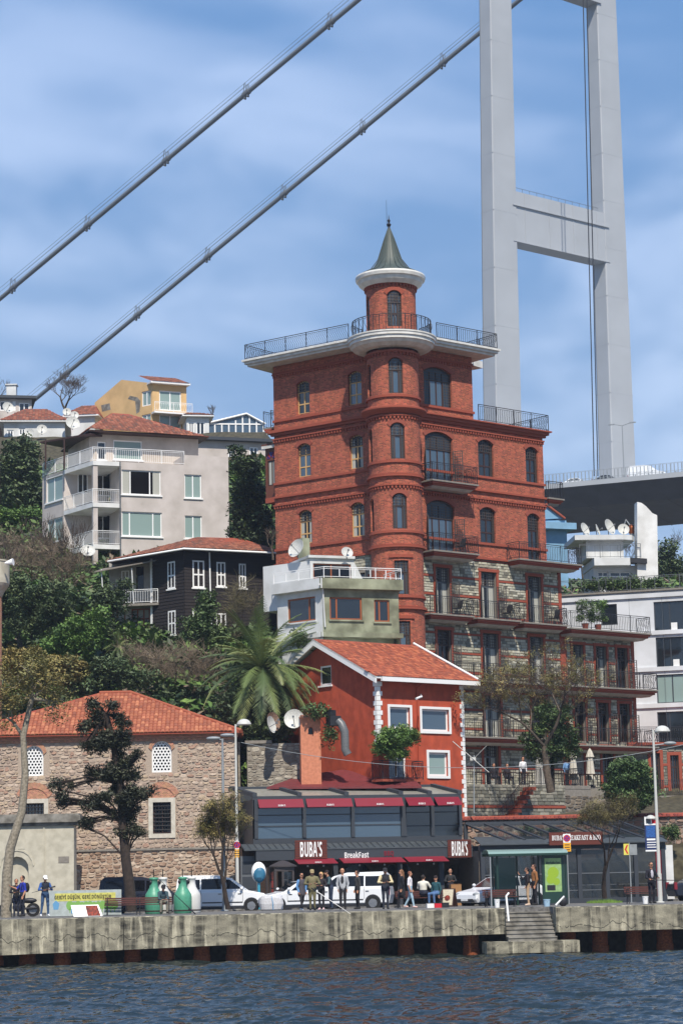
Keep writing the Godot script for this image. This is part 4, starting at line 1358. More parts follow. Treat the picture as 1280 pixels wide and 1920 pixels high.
	b.boxf(fp, u0 - 0.3, u1 + 0.5, vt - 0.16, vt - 0.06, -7, 0.95)
	var rn := part(b, "roof", M.dark_wood, root)
	roof_tiles(rn, e0, e1, r1, r0, 0.24, 0.36, old_tile_cols(), 0)
	roof_tiles(rn, e1, e2, r1, r1, 0.24, 0.36, old_tile_cols(), 0)
	roof_tiles(rn, e3, e0, r0, r0, 0.24, 0.36, old_tile_cols(), 0)
	rf.free()
	b = MB.new()
	var a := P(76, 828, 153.5); var c := P(170, 812, 150.6)
	b.extrude(PackedVector3Array([a, c, c + Vector3(2.0, 0.5, -5), a + Vector3(1.5, 0.5, -5)]), Vector3(0, -0.12, 0))
	for q in [[86.0, 153.2], [121.0, 151.6]]: b.tube([P(q[0], 880, q[1]), P(q[0], 824, q[1])], 0.06)
	part(b, "terrace_canopy", M.dark_wood, root)
	dish(P(165, 1047, 148.5), 0.5, 0.2, "white dish on the balcony pillar of the pale grey apartment house")
func timber_house() -> void:
	var f1 := face(345, 135, -45); var f2 := face(345, 135, 25)
	var wood := mk("black_timber", c8(36, 29, 30), 0.85, T.grain, 1.0)
	var root := thing("timber_house", "old dark timber house with white window frames and worn tile roof", "house", f2.pt(0, 17, -3))
	var vb := uv(f2, 345, 1215).y; var vt := uv(f2, 345, 1029).y
	var o := {"fm": M.white_clean, "pm": M.glass, "th": 0.09, "w": 0.03, "mull": [0.5], "trans": [0.48], "sill": M.white_clean}
	var uL := uv(f1, 286, 1100).x; var uR := uv(f2, 530, 1100).x
	wins(root, f1, [[315, 1053, 329, 1104], [316, 1145, 330, 1191]], o)
	wins(root, f2, [[361, 1051, 383, 1102], [406, 1054, 422.5, 1100], [448, 1057, 461, 1103], [361, 1145, 380, 1190], [405, 1150, 424, 1194]], o)
	var n := int((vt - vb) / 0.2)
	for e in [[f1, uL, 0.0], [f2, 0.0, uR]]:
		for k in n:        # weatherboards
			var b := MB.new()
			var v := vb + k * 0.2
			b.quad(e[0].pt(e[1], v, 0.03), e[0].pt(e[2], v, 0.03), e[0].pt(e[2], v + 0.2, 0.004), e[0].pt(e[1], v + 0.2, 0.004))
			b.quad(e[0].pt(e[1], v, 0.0), e[0].pt(e[2], v, 0.0), e[0].pt(e[2], v, 0.03), e[0].pt(e[1], v, 0.03))
			part(b, "weatherboard", wood, root)
	var b2 := MB.new()
	b2.quad(f1.pt(uL, vb, -8), f1.pt(uL, vb, 0), f1.pt(uL, vt, 0), f1.pt(uL, vt, -8))
	b2.quad(f2.pt(uR, vb, 0), f2.pt(uR, vb, -8), f2.pt(uR, vt, -8), f2.pt(uR, vt, 0))
	part(b2, "side_wall", wood, root)
	b2 = MB.new()
	b2.boxf(f1, uL - 0.14, uL + 0.02, vb, vt, -0.1, 0.06)
	b2.tube([f2.pt(uv(f2, 392, 1060).x, vt - 0.1, 0.1), f2.pt(uv(f2, 394, 1060).x, vb + 1, 0.1)], 0.05)
	part(b2, "white_post", M.white_clean, root)
	# side porch: pale boards, awning, balcony, garden room with orange frames
	var fp := face_at(f1.pt(uL - 0.1, 0, -1.0), -10)
	var up := uv(fp, 205, 1100).x
	b2 = MB.new()
	var door := rect(fp, 255, 1062, 270, 1110)
	wall(b2, fp, up, 0, uv(fp, 245, 1130).y, vt - 0.2, [door], 0.1)
	b2.quad(fp.pt(up, vb, -4), fp.pt(up, vb, 0), fp.pt(up, vt, 0), fp.pt(up, vt, -4))
	var pw := part(b2, "porch_wall", mk("pale_boards", c8(170, 166, 158), 0.85, T.blotch, 0.4), root)
	window(pw, fp, door, {"name": "door", "pm": M.glass_black, "fm": M.dark_wood})
	wins(pw, fp, [[228, 1070, 243, 1096]], {"fm": M.white_clean, "pm": M.glass, "mull": [0.5], "w": 0.02})
	b2 = MB.new()
	var bv := uv(fp, 262, 1131, 1.3).y
	b2.boxf(fp, up, 0, bv - 0.15, bv, 0, 1.3)
	var slab := part(b2, "porch_floor", M.slab, root)
	railing(slab, [fp.pt(up + 1.1, bv, 1.25), fp.pt(-0.05, bv, 1.25)], 0.85, M.white_clean, 0.15, 0.0)
	b2 = MB.new()
	b2.extrude(PackedVector3Array([fp.pt(up - 0.4, vt - 1.05, 1.9), fp.pt(0, vt - 0.5, 1.9), fp.pt(0, vt - 0.2, 0), fp.pt(up - 0.4, vt - 0.6, 0)]), Vector3(0, -0.06, 0))
	part(b2, "awning", mk("awning_cloth", c8(120, 112, 102), 0.9), root)
	for uu in [up, up * 0.45]:
		b2 = MB.new(); b2.tube([fp.pt(uu, bv, 1.28), fp.pt(uu, vt - 0.9, 1.7)], 0.04)
		part(b2, "awning_post", M.white_clean, root)
	b2 = MB.new()
	wall(b2, fp, up, 0, vb - 1.5, bv - 0.15, [rect(fp, 196, 1140, 236, 1190), rect(fp, 247, 1141, 282, 1196)], 0.1)
	part(b2, "garden_room_wall", M.grey_wall, root)
	wins(root, fp, [[196, 1140, 236, 1190, {"mull": [0.4, 0.6]}], [247, 1141, 282, 1196, {"mull": [0.33, 0.66], "trans": [0.65]}]], {"fm": M.orange_wood, "pm": M.curtain, "th": 0.1, "w": -0.02})
	# roof
	b2 = MB.new()
	var ov := 0.7
	var e0 := P(203, 1050, 137.5); var e1 := f2.pt(0, vt + 0.15, ov); e1 = P(345, 1026, 134.3)
	var e2 := P(533, 1035, 136.6)
	var back := Vector3(1.5, 0.0, -8)
	var a0 := P(370, 1007, 138.5); var a1 := P(450, 1009, 139.5)
	b2.extrude(PackedVector3Array([e0, e1, e2, e2 + back, e0 + back]), Vector3(0, -0.14, 0))
	var rf := part(b2, "roof", M.dark_wood, root)
	roof_tiles(rf, e0, e1, a0, a0, 0.22, 0.34, old_tile_cols(), 0)
	roof_tiles(rf, e1, e2, a1, a0, 0.22, 0.34, old_tile_cols(), 120)
	b2 = MB.new()
	b2.tube([e0 + Vector3(0, -0.1, 0.06), e1 + Vector3(0, -0.1, 0.06), e2 + Vector3(0, -0.1, 0.06)], 0.07)
	part(b2, "gutter", M.white_clean, rf)
func green_house() -> void:
	var f1 := face(602, 122.4, -42); var f2 := face(602, 122.4, 20)
	mk("green_plaster", c8(160, 164, 138), 0.9, T.stain, 0.07); mk("white_plaster", c8(214, 216, 216), 0.88, T.blotch, 0.1)
	var root := thing("green_house", "small flat roofed house, one face white and one sage green, with peeling plaster", "house", f2.pt(0, 14, -2))
	var vt := uv(f2, 602, 1104).y; var vb := uv(f2, 602, 1186).y
	var uL := uv(f1, 520, 1130).x; var uR := uv(f2, 747, 1130).x
	var o := {"fm": M.orange_wood, "pm": M.glass, "th": 0.09, "w": -0.08}
	var h1 := wins(root, f1, [[539, 1121, 591, 1166, {"mull": [0.75], "sill": M.white_plaster}]], o)
	var h2 := wins(root, f2, [[618, 1120, 678.5, 1162, {"mull": [0.22], "sill": M.green_plaster}], [701.5, 1125, 730, 1166, {"mull": [0.35], "sill": M.green_plaster}]], o)
	var b := MB.new()
	wall(b, f1, uL, 0, vb, vt, h1, 0.2)
	b.quad(f1.pt(uL, vb - 6, -6), f1.pt(uL, vb - 6, 0), f1.pt(uL, vt, 0), f1.pt(uL, vt, -6))
	wall(b, f1, uL + 0.3, 0, vb - 6, vb - 0.25, [], 0.1)
	part(b, "white_wall", M.white_plaster, root)
	b = MB.new()
	wall(b, f2, 0, uR, vb, vt, h2, 0.2)
	b.quad(f2.pt(uR, vb - 6, 0), f2.pt(uR, vb - 6, -6), f2.pt(uR, vt, -6), f2.pt(uR, vt, 0))
	wall(b, face_at(f2.pt(0, 0, -0.35), 20), 0, uR - 0.2, vb - 6, vb - 0.25, [], 0.1)
	part(b, "green_wall", M.green_plaster, root)
	# projecting slabs: roof parapet and floor band (two-coloured like the walls)
	var vp := uv(f2, 602, 1083, 0.35).y
	b = MB.new(); b.boxf(f1, uv(f1, 508, 1100, 0.35).x, 0.25, vt, vp, -0.2, 0.35)
	part(b, "parapet", M.white_plaster, root)
	b = MB.new(); b.boxf(f1, uL - 0.1, 0.2, vb - 0.25, vb, -0.2, 0.28)
	part(b, "floor_band", M.white_plaster, root)
	b = MB.new(); b.boxf(f2, -0.25, uv(f2, 756, 1100, 0.35).x, vt - 0.004, vp + 0.004, -5, 0.35)
	part(b, "parapet", M.green_plaster, root)
	b = MB.new(); b.boxf(f2, -0.2, uv(f2, 756, 1180, 0.3).x, vb - 0.25, vb + 0.003, -5, 0.28)
	part(b, "floor_band", M.green_plaster, root)
	b = MB.new()
	b.tube([f2.pt(0.1, vb + 0.3, 0.06), f2.pt(0.0, vt, 0.08), f2.pt(-0.3, vt + 0.2, 0.4)], 0.05)
	part(b, "downpipe", M.white_plaster, root)
	railing(root, [f1.pt(uv(f1, 512, 1090, 0.3).x, vp, 0.25), f2.pt(0, vp, 0.3), f2.pt(uv(f2, 752, 1090, 0.3).x, vp, 0.28), f2.pt(uv(f2, 752, 1090, 0.3).x, vp, -3)], 0.62, M.white_clean, 0.8, 0.0, "railing", 0.02)
	# white penthouse with sloping side
	var fp := face_at(f2.pt(0, 0, -1.3), 20)
	var a := uv(fp, 581, 1060).x; var c := uv(fp, 661, 1060).x
	var t := uv(fp, 620, 1047).y
	b = MB.new()
	var hp := rect(fp, 587, 1057, 658, 1086)
	wall(b, fp, a, c, vp - 0.1, t, [hp], 0.12); shell(b, fp, a, c, vp - 0.1, t, 3.5)
	b.prism(fp, [Vector2(c, vp - 0.1), Vector2(c + 0.75, vp - 0.1), Vector2(c, t)], -3.4, 0.0)
	var f3 := face_at(fp.pt(a, 0, 0), -38)
	b.boxf(f3, uv(f3, 492, 1060).x, -0.02, vp - 1.4, t - 0.15, -3, -0.05)
	part(b, "penthouse_wall", M.white_plaster, root)
	window(root, fp, hp, {"fm": M.orange_wood, "pm": M.glass_black, "mull": [0.48], "w": -0.06})
	b = MB.new(); b.boxf(fp, a - 0.12, c + 0.1, t, t + 0.14, -3.5, 0.14)
	part(b, "penthouse_roof", M.white_plaster, root)
	b = MB.new()
	var ch := P(570, 1046, 125)
	b.cube(ch + Vector3(0, 0.3, 0), Vector3(0.48, 1.6, 0.48), 0.6)
	part(b, "chimney", M.green_plaster, root)
	dish(P(558, 1046, 124), 0.55, -0.75, "large white dish beside the green chimney stub", null, 0.35)
	dish(P(650, 1047, 123.6), 0.34, 0.35, "small white dish on the white penthouse roof", null, 0.4)
func red_house() -> void:
	var f := face(700, 116.6, 39); var g := face(700, 116.6, -51)
	var root := thing("red_house", "red plastered house with white quoins and orange tile roof", "house", f.pt(2, 8, -3))
	var vb := 4.0
	var vt := uv(f, 700, 1270).y
	var uR := uv(f, 868, 1330).x
	var o := {"fm": M.white_clean, "pm": M.glass_green, "th": 0.12, "w": -0.12}
	var hs := []
	for q in [[730, 1326, 768, 1366], [790, 1330, 841, 1371], [803, 1411, 839, 1455]]:
		hs.append(rect(f, q[0], q[1], q[2], q[3]))
		window(root, f, hs[-1], {"fm": M.white_clean, "pm": M.glass_blue if q[0] < 800 else M.glass_green, "th": 0.1, "w": -0.12})
	var dr := rect(f, 729, 1394, 762, 1461)
	hs.append(dr)
	window(root, f, dr, {"name": "balcony_door", "fm": M.white_clean, "pm": M.glass_blue, "mull": [0.5], "th": 0.1, "w": -0.12})
	var b := MB.new()
	wall(b, f, 0, uR, vb, vt, hs, 0.3)
	b.quad(f.pt(uR, vb, 0), f.pt(uR, vb, -9), f.pt(uR, vt, -9), f.pt(uR, vt, 0))
	var half := -uv(g, 601, 1230).x
	var va := uv(g, 601, 1209).y
	var gw := rect(g, 599.5, 1248, 621, 1285)
	wall(b, g, -2 * half, 0, vb, va, [gw], 0.2, PackedVector2Array([Vector2(-2 * half, vb), Vector2(0, vb), Vector2(0, vt), Vector2(-half, va), Vector2(-2 * half, vt)]))
	part(b, "wall", M.red_plaster, root)
	window(root, g, gw, {"fm": M.white_clean, "pm": M.glass, "th": 0.1, "w": -0.06, "sill": M.white_clean})
	for h in hs.slice(0, 3):
		b = MB.new()
		var q := 0.13
		b.boxf(f, h[0] - q, h[0], h[1] - q, h[3] + q, -0.02, 0.05); b.boxf(f, h[2], h[2] + q, h[1] - q, h[3] + q, -0.02, 0.05)
		b.boxf(f, h[0], h[2], h[3], h[3] + q, -0.02, 0.048); b.boxf(f, h[0], h[2], h[1] - q, h[1], -0.02, 0.07)
		part(b, "window_surround", M.white_clean, root)
	# quoins
	var v := vt - 0.2
	var k := 0
	var lowq := uv(f, 700, 1392).y
	while v > lowq:
		var w := 0.3 if k % 2 == 0 else 0.18
		b = MB.new(); b.boxf(f, 0.0, w, v - 0.24, v - 0.01, -0.02, 0.04); b.boxf(g, -w, 0.0, v - 0.24, v - 0.01, -0.02, 0.038)
		part(b, "quoin", M.white_clean, root)
		v -= 0.25; k += 1
	v = vt - 0.2; k = 0
	while v > vb + 2:
		var w2 := 0.26 if k % 2 == 0 else 0.14
		b = MB.new(); b.boxf(f, uR - w2, uR + 0.02, v - 0.24, v - 0.01, -0.02, 0.04)
		part(b, "quoin", M.white_clean, root)
		v -= 0.25; k += 1
	# roof
	var ov := 0.45
	var uo := uR + 0.75
	var e0 := g.pt(0.0, vt + 0.02, 0.5) + f.n * ov; var e1 := f.pt(uo, vt + 0.02, ov)
	var rt := g.pt(-half, va + 0.28, 0.5); var rr := rt + f.t * (uo + 0.4)
	b = MB.new()
	b.extrude(PackedVector3Array([e0, e1, rr, rt]), Vector3(0, -0.1, 0))
	var ba := g.pt(-2 * half, vt + 0.02, 0.5) - f.n * ov; var bb := ba + f.t * (uo + 0.4)
	b.extrude(PackedVector3Array([rt, rr, bb, ba]), Vector3(0, -0.1, 0))
	var rf := part(b, "roof", M.white_clean, root)
	roof_tiles(rf, e0 + Vector3(0, 0.02, 0), e1 + Vector3(0, 0.02, 0), rr + Vector3(0, 0.02, 0), rt + Vector3(0, 0.02, 0), 0.2, 0.3, [lin(176, 92, 62), lin(160, 82, 56), lin(188, 106, 72), lin(148, 78, 56)], 160)
	b = MB.new()
	var dz := Vector3(0, -0.34, 0)
	b.extrude(PackedVector3Array([e0, rt, rt + dz, e0 + dz]), -g.n * 0.1)
	b.extrude(PackedVector3Array([rt, ba, ba + dz, rt + dz]), -g.n * 0.1)
	part(b, "barge_board", M.white_clean, rf)
	b = MB.new(); b.boxf(f, -0.1, uo, vt - 0.22, vt + 0.0, ov - 0.02, ov + 0.14)
	part(b, "gutter", M.white_clean, rf)
	b = MB.new(); b.tube([e1 + Vector3(0, 0.1, 0), rr + Vector3(0, 0.12, 0)], 0.07)
	part(b, "verge", M.white_clean, rf)
	b = MB.new()
	b.tube([f.pt(uv(f, 793, 1280).x, vt - 0.1, ov), f.pt(uv(f, 780, 1290).x, vt - 0.45, 0.08), f.pt(uv(f, 780, 1290).x, vb + 4, 0.07)], 0.045)
	part(b, "downpipe", M.red_plaster, root)
	var bv := uv(f, 745, 1461, 0.9).y
	var bu := uv(f, 717, 1450, 0.9).x; var bu2 := uv(f, 795, 1450, 0.9).x
	b = MB.new(); b.boxf(f, bu, bu2, bv - 0.12, bv, 0, 0.9)
	var bl := part(b, "balcony", M.brick_dark, root)
	railing(bl, [f.pt(bu + 0.05, bv, 0.02), f.pt(bu + 0.05, bv, 0.85), f.pt(bu2 - 0.05, bv, 0.85), f.pt(bu2 - 0.05, bv, 0.02)], 0.95, M.iron, 0.13, 0.07)
	# vent duct and air units on the gable side
	b = MB.new()
	b.tube([P(634, 1352, 115.8), P(640, 1358, 115.7), P(646, 1372, 115.6), P(647, 1405, 115.6), P(652, 1415, 115.6)], 0.22, 0.22, 10)
	var du := part(b, "vent_duct", M.duct, root)
	b = MB.new(); b.cube(P(625, 1352, 115.9), Vector3(0.6, 0.5, 0.6), 0.4); b.cube(P(617, 1338, 116), Vector3(0.5, 0.35, 0.5), 0.9)
	part(b, "vent_hood", M.iron, du)
func back_houses() -> void:
	# ochre house with peeling side wall
	var f := face(288, 190, 24); var g := face(288, 190, -40)
	mk("ochre", c8(216, 180, 128), 0.9, T.blotch, 0.08)
	var r := thing("ochre_house", "ochre house with a peeling windowless gable, white balcony and sliding windows", "house", f.pt(1, 38, -3))
	var b := MB.new()
	var o := {"fm": M.white_clean, "pm": M.glass_green, "th": 0.1, "w": -0.08, "mull": [0.5]}
	var hs := wins(r, f, [[299, 733, 340, 770], [299, 778, 340, 803]], o)
	var vt := uv(f, 318, 722).y; var vb := uv(f, 318, 860).y; var uR := uv(f, 350, 760).x
	wall(b, f, 0, uR, vb, vt, hs, 0.15); shell(b, f, 0, uR, vb, vt, 7)
	var h2 := wins(r, g, [[266, 733, 283, 761], [266, 777, 283, 801]], o)
	var pl := PackedVector2Array([uv(g, 178, 870), uv(g, 288, 870), uv(g, 288, 722), uv(g, 281, 718), uv(g, 228, 712), uv(g, 178, 755)])
	wall(b, g, uv(g, 178, 800).x, 0, vb, uv(g, 228, 711).y, h2, 0.15, pl)
	part(b, "wall", M.ochre, r)
	b = MB.new()
	b.prism(g, [uv(g, 258, 745), uv(g, 264, 752), uv(g, 262, 772), uv(g, 256, 776), uv(g, 254, 752), uv(g, 240, 748), uv(g, 244, 742)], 0.0, 0.01)
	part(b, "bare_plaster_patch", M.concrete, r)
	b = MB.new()
	b.prism(g, [uv(g, 190, 760), uv(g, 206, 756), uv(g, 208, 768), uv(g, 192, 772)], 0.0, 0.01)
	part(b, "bare_plaster_patch", M.concrete, r)
	b = MB.new(); b.boxf(f, -0.3, uR + 0.2, vt, vt + 0.15, -4, 0.5)
	var rf := part(b, "roof", M.white_clean, r)
	roof_tiles(rf, f.pt(-0.3, vt + 0.16, 0.5), f.pt(uR + 0.2, vt + 0.16, 0.5), f.pt(uR + 0.2, vt + 1.35, -3), f.pt(-0.3, vt + 1.35, -3), 0.26, 0.36, old_tile_cols())
	b = MB.new()
	var bv := uv(f, 318, 772, 0.8).y
	b.boxf(f, -0.1, uR + 0.3, bv - 0.15, bv, 0, 0.8)
	var bl := part(b, "balcony", M.white_clean, r)
	railing(bl, [f.pt(-0.05, bv, 0.75), f.pt(uR + 0.25, bv, 0.75)], 0.85, M.white_clean, 0.16, 0.05)
	# glass conservatory on a pink house
	f = face(440, 196, 8)
	r = thing("conservatory", "white framed glass conservatory with gabled roof on a pale base", "conservatory", f.pt(0, 40, -2))
	var a := uv(f, 390, 800).x; var c := uv(f, 494, 800).x; var v0 := uv(f, 440, 822).y; var v1 := uv(f, 440, 795).y; var vp := uv(f, 462, 776).y; var ap := uv(f, 462, 776).x
	b = MB.new()
	for k in 9:
		var u := lerpf(a, c, k / 8.0)
		var top := lerpf(v1, vp, clampf(1.0 - absf(u - ap) / (c - ap) * 1.0, 0, 1))
		b.boxf(f, u - 0.06, u + 0.06, v0, top, -0.1, 0.0)
	b.boxf(f, a, c, v1 - 0.06, v1 + 0.06, -0.1, 0.01); b.boxf(f, a, c, v0 - 0.06, v0 + 0.1, -0.1, 0.01)
	for s in [[a - 0.2, v1], [c + 0.2, v1]]:
		b.tube([f.pt(s[0], s[1], 0.1), f.pt(ap, vp, 0.1)], 0.1); b.tube([f.pt(s[0], s[1], -3), f.pt(ap, vp, -3)], 0.1)
	b.tube([f.pt(ap, vp, 0.1), f.pt(ap, vp, -3)], 0.1)
	part(b, "frame", M.white_clean, r)
	b = MB.new(); b.prism(f, [Vector2(a, v0), Vector2(c, v0), Vector2(c, v1), Vector2(ap, vp), Vector2(a, v1)], -0.08, -0.05)
	part(b, "glazing", M.glass_blue, r)
	b = MB.new(); b.quad(f.pt(a - 0.2, v1, 0.1), f.pt(ap, vp, 0.1), f.pt(ap, vp, -3), f.pt(a - 0.2, v1, -3))
	part(b, "roof_slope", M.white_paint, r)
	b = MB.new(); b.boxf(f, a - 0.3, c + 0.3, v0 - 5, v0 - 0.06, -6, 0.3)
	part(b, "base", mk("pink_wall", c8(200, 170, 156), 0.9, T.blotch, 0.1), r)
	# small dwellings around: [label, face px, depth, deg, x0, x1, y0, y1, material, roof rows, windows]
	var list := [
		["low white house with brown hip roof under the cable", 60.0, 186.0, 6.0, 8.0, 122.0, 792.0, 850.0, "white_plaster", 16.0, [[36, 803, 48, 816], [14, 806, 26, 830]]],
		["dark flat roofed house with timber eaves and chimney", 30.0, 205.0, 12.0, -30.0, 60.0, 748.0, 800.0, "grey_wall", 0.0, [[0, 752, 20, 770], [24, 752, 30, 770], [36, 755, 56, 778]]],
		["small cottage with red tiles beside the bare tree", 150.0, 192.0, -6.0, 128.0, 178.0, 782.0, 830.0, "white_plaster", 14.0, [[140, 790, 150, 800]]],
		["grey house behind the magnolia with white framed windows", 440.0, 178.0, 18.0, 356.0, 500.0, 828.0, 1000.0, "grey_wall", 0.0, [[428, 846, 440, 872], [468, 838, 484, 860], [431, 890, 445, 915]]],
		["narrow white house with blue grey window bays", 372.0, 188.0, 10.0, 350.0, 392.0, 782.0, 840.0, "white_plaster", 8.0, [[354, 790, 364, 815], [368, 790, 384, 815]]],
	]
	for q in list:
		f = face(q[1], q[2], q[3])
		r = thing("hillside_house", q[0], "house", f.pt(0, ground(f.o.x, q[2]), -2))
		var u0 := uv(f, q[4], q[6]).x; var u1 := uv(f, q[5], q[6]).x
		var t := uv(f, q[1], q[6]).y; var lo := uv(f, q[1], q[7]).y
		hs = wins(r, f, q[10], {"fm": M.white_clean, "pm": M.glass, "th": 0.1, "w": -0.06, "mull": [0.5]})
		b = MB.new()
		wall(b, f, u0, u1, lo, t, hs, 0.15); shell(b, f, u0, u1, lo, t, 6)
		part(b, "wall", M[q[8]], r)
		b = MB.new()
		if q[9] > 0:
			b.boxf(f, u0 - 0.4, u1 + 0.4, t, t + 0.12, -6.4, 0.4)
			rf = part(b, "roof", M.white_clean, r)
			var hgt: float = q[9] / FPX * q[2] * 2.3
			var in_ := minf(2.6, (u1 - u0) * 0.4)
			var e := [f.pt(u0 - 0.4, t + 0.13, 0.4), f.pt(u1 + 0.4, t + 0.13, 0.4), f.pt(u1 + 0.4 - in_, t + 0.13 + hgt, -2.8), f.pt(u0 - 0.4 + in_, t + 0.13 + hgt, -2.8)]
			roof_tiles(rf, e[0], e[1], e[2], e[3], 0.26, 0.38, old_tile_cols())
			roof_tiles(rf, e[1], f.pt(u1 + 0.4, t + 0.13, -6.4), e[2], e[2], 0.26, 0.38, old_tile_cols())
			roof_tiles(rf, f.pt(u0 - 0.4, t + 0.13, -6.4), e[0], e[3], e[3], 0.26, 0.38, old_tile_cols())
		else:
			b.boxf(f, u0 - 0.3, u1 + 0.4, t, t + 0.25, -6.4, 0.5)
			part(b, "roof", M.charcoal, r)
			if q[4] < 0:
				b = MB.new(); b.cube(f.pt(uv(f, 24, 740).x, t + 0.8, -1), Vector3(0.9, 1.3, 0.8)); b.cube(f.pt(uv(f, 24, 740).x, t + 1.5, -1), Vector3(1.1, 0.12, 1.0))
				part(b, "chimney", M.white_plaster, r)
	for q in [[15.0, 775.0, 184.0, 0.5, 0.5, "grey dish at the eave of the low white hillside house"], [126.0, 780.0, 185.0, 0.36, 0.1, "round dish standing beside the red tiled cottage"], [140.0, 786.0, 184.0, 0.36, 0.3, "dish with pale rim leaning by the tiled cottage"], [136.0, 806.0, 183.0, 0.6, 0.4, "largest white dish in front of the hillside cottage"], [79.0, 815.0, 184.0, 0.45, 0.2, "faded dish against the wall of the low white hillside house"], [56.0, 823.0, 183.0, 0.45, -0.3, "pink tinted dish above the dark evergreen trees"]]:
		dish(P(q[0], q[1], q[2]), q[3], q[4], q[5], null, 0.35)
	# garden wall with iron fence
	f = face(40, 158, -20)
	r = thing("garden_wall", "rubble garden wall topped by a black iron fence", "wall", f.pt(0, 24, 0))
	b = MB.new()
	var gt := uv(f, 40, 997).y
	b.boxf(f, -4, 1.6, gt - 3, gt, -0.5, 0)
	part(b, "wall_core", M.stone_joint, r)
	masonry(r, f, -4, 1.6, gt - 3, gt, [], 0.3, 0.3, 0.6, [lin(150, 122, 96), lin(136, 112, 92), lin(160, 134, 108)], {"limit": 60})
	railing(r, [f.pt(-4, gt, -0.2), f.pt(1.6, gt, -0.2)], 1.0, M.iron, 0.16, 0.0)
# ---------- mosque, restaurants, terraces, houses on the other side ----------
func letters(parent: Node, s: String, f: Face, u: float, v: float, w: float, h: float, width: float, m: Material, called := "lettering", serif := false) -> void:
	var fn := SystemFont.new()
	fn.font_names = PackedStringArray(["Droid Serif" if serif else "Droid Sans"]); fn.font_weight = 700
	var tm := TextMesh.new()
	tm.text = s; tm.font = fn; tm.font_size = 32; tm.depth = 0.03 * 0 + 0.02; tm.pixel_size = 0.01; tm.curve_step = 2.0
	var bb := tm.get_aabb()
	tm.material = m
	var sx := width / maxf(bb.size.x, 0.01); var sy := h / maxf(bb.size.y, 0.01)
	var c := bb.position + bb.size / 2
	var o := MeshInstance3D.new()
	o.mesh = tm; o.name = called
	var bs := Basis(f.t * sx, Vector3.UP * sy, f.n)
	o.transform = Transform3D(bs, f.pt(u, v, w) - bs * c - wpos(parent))
	parent.add_child(o, true)
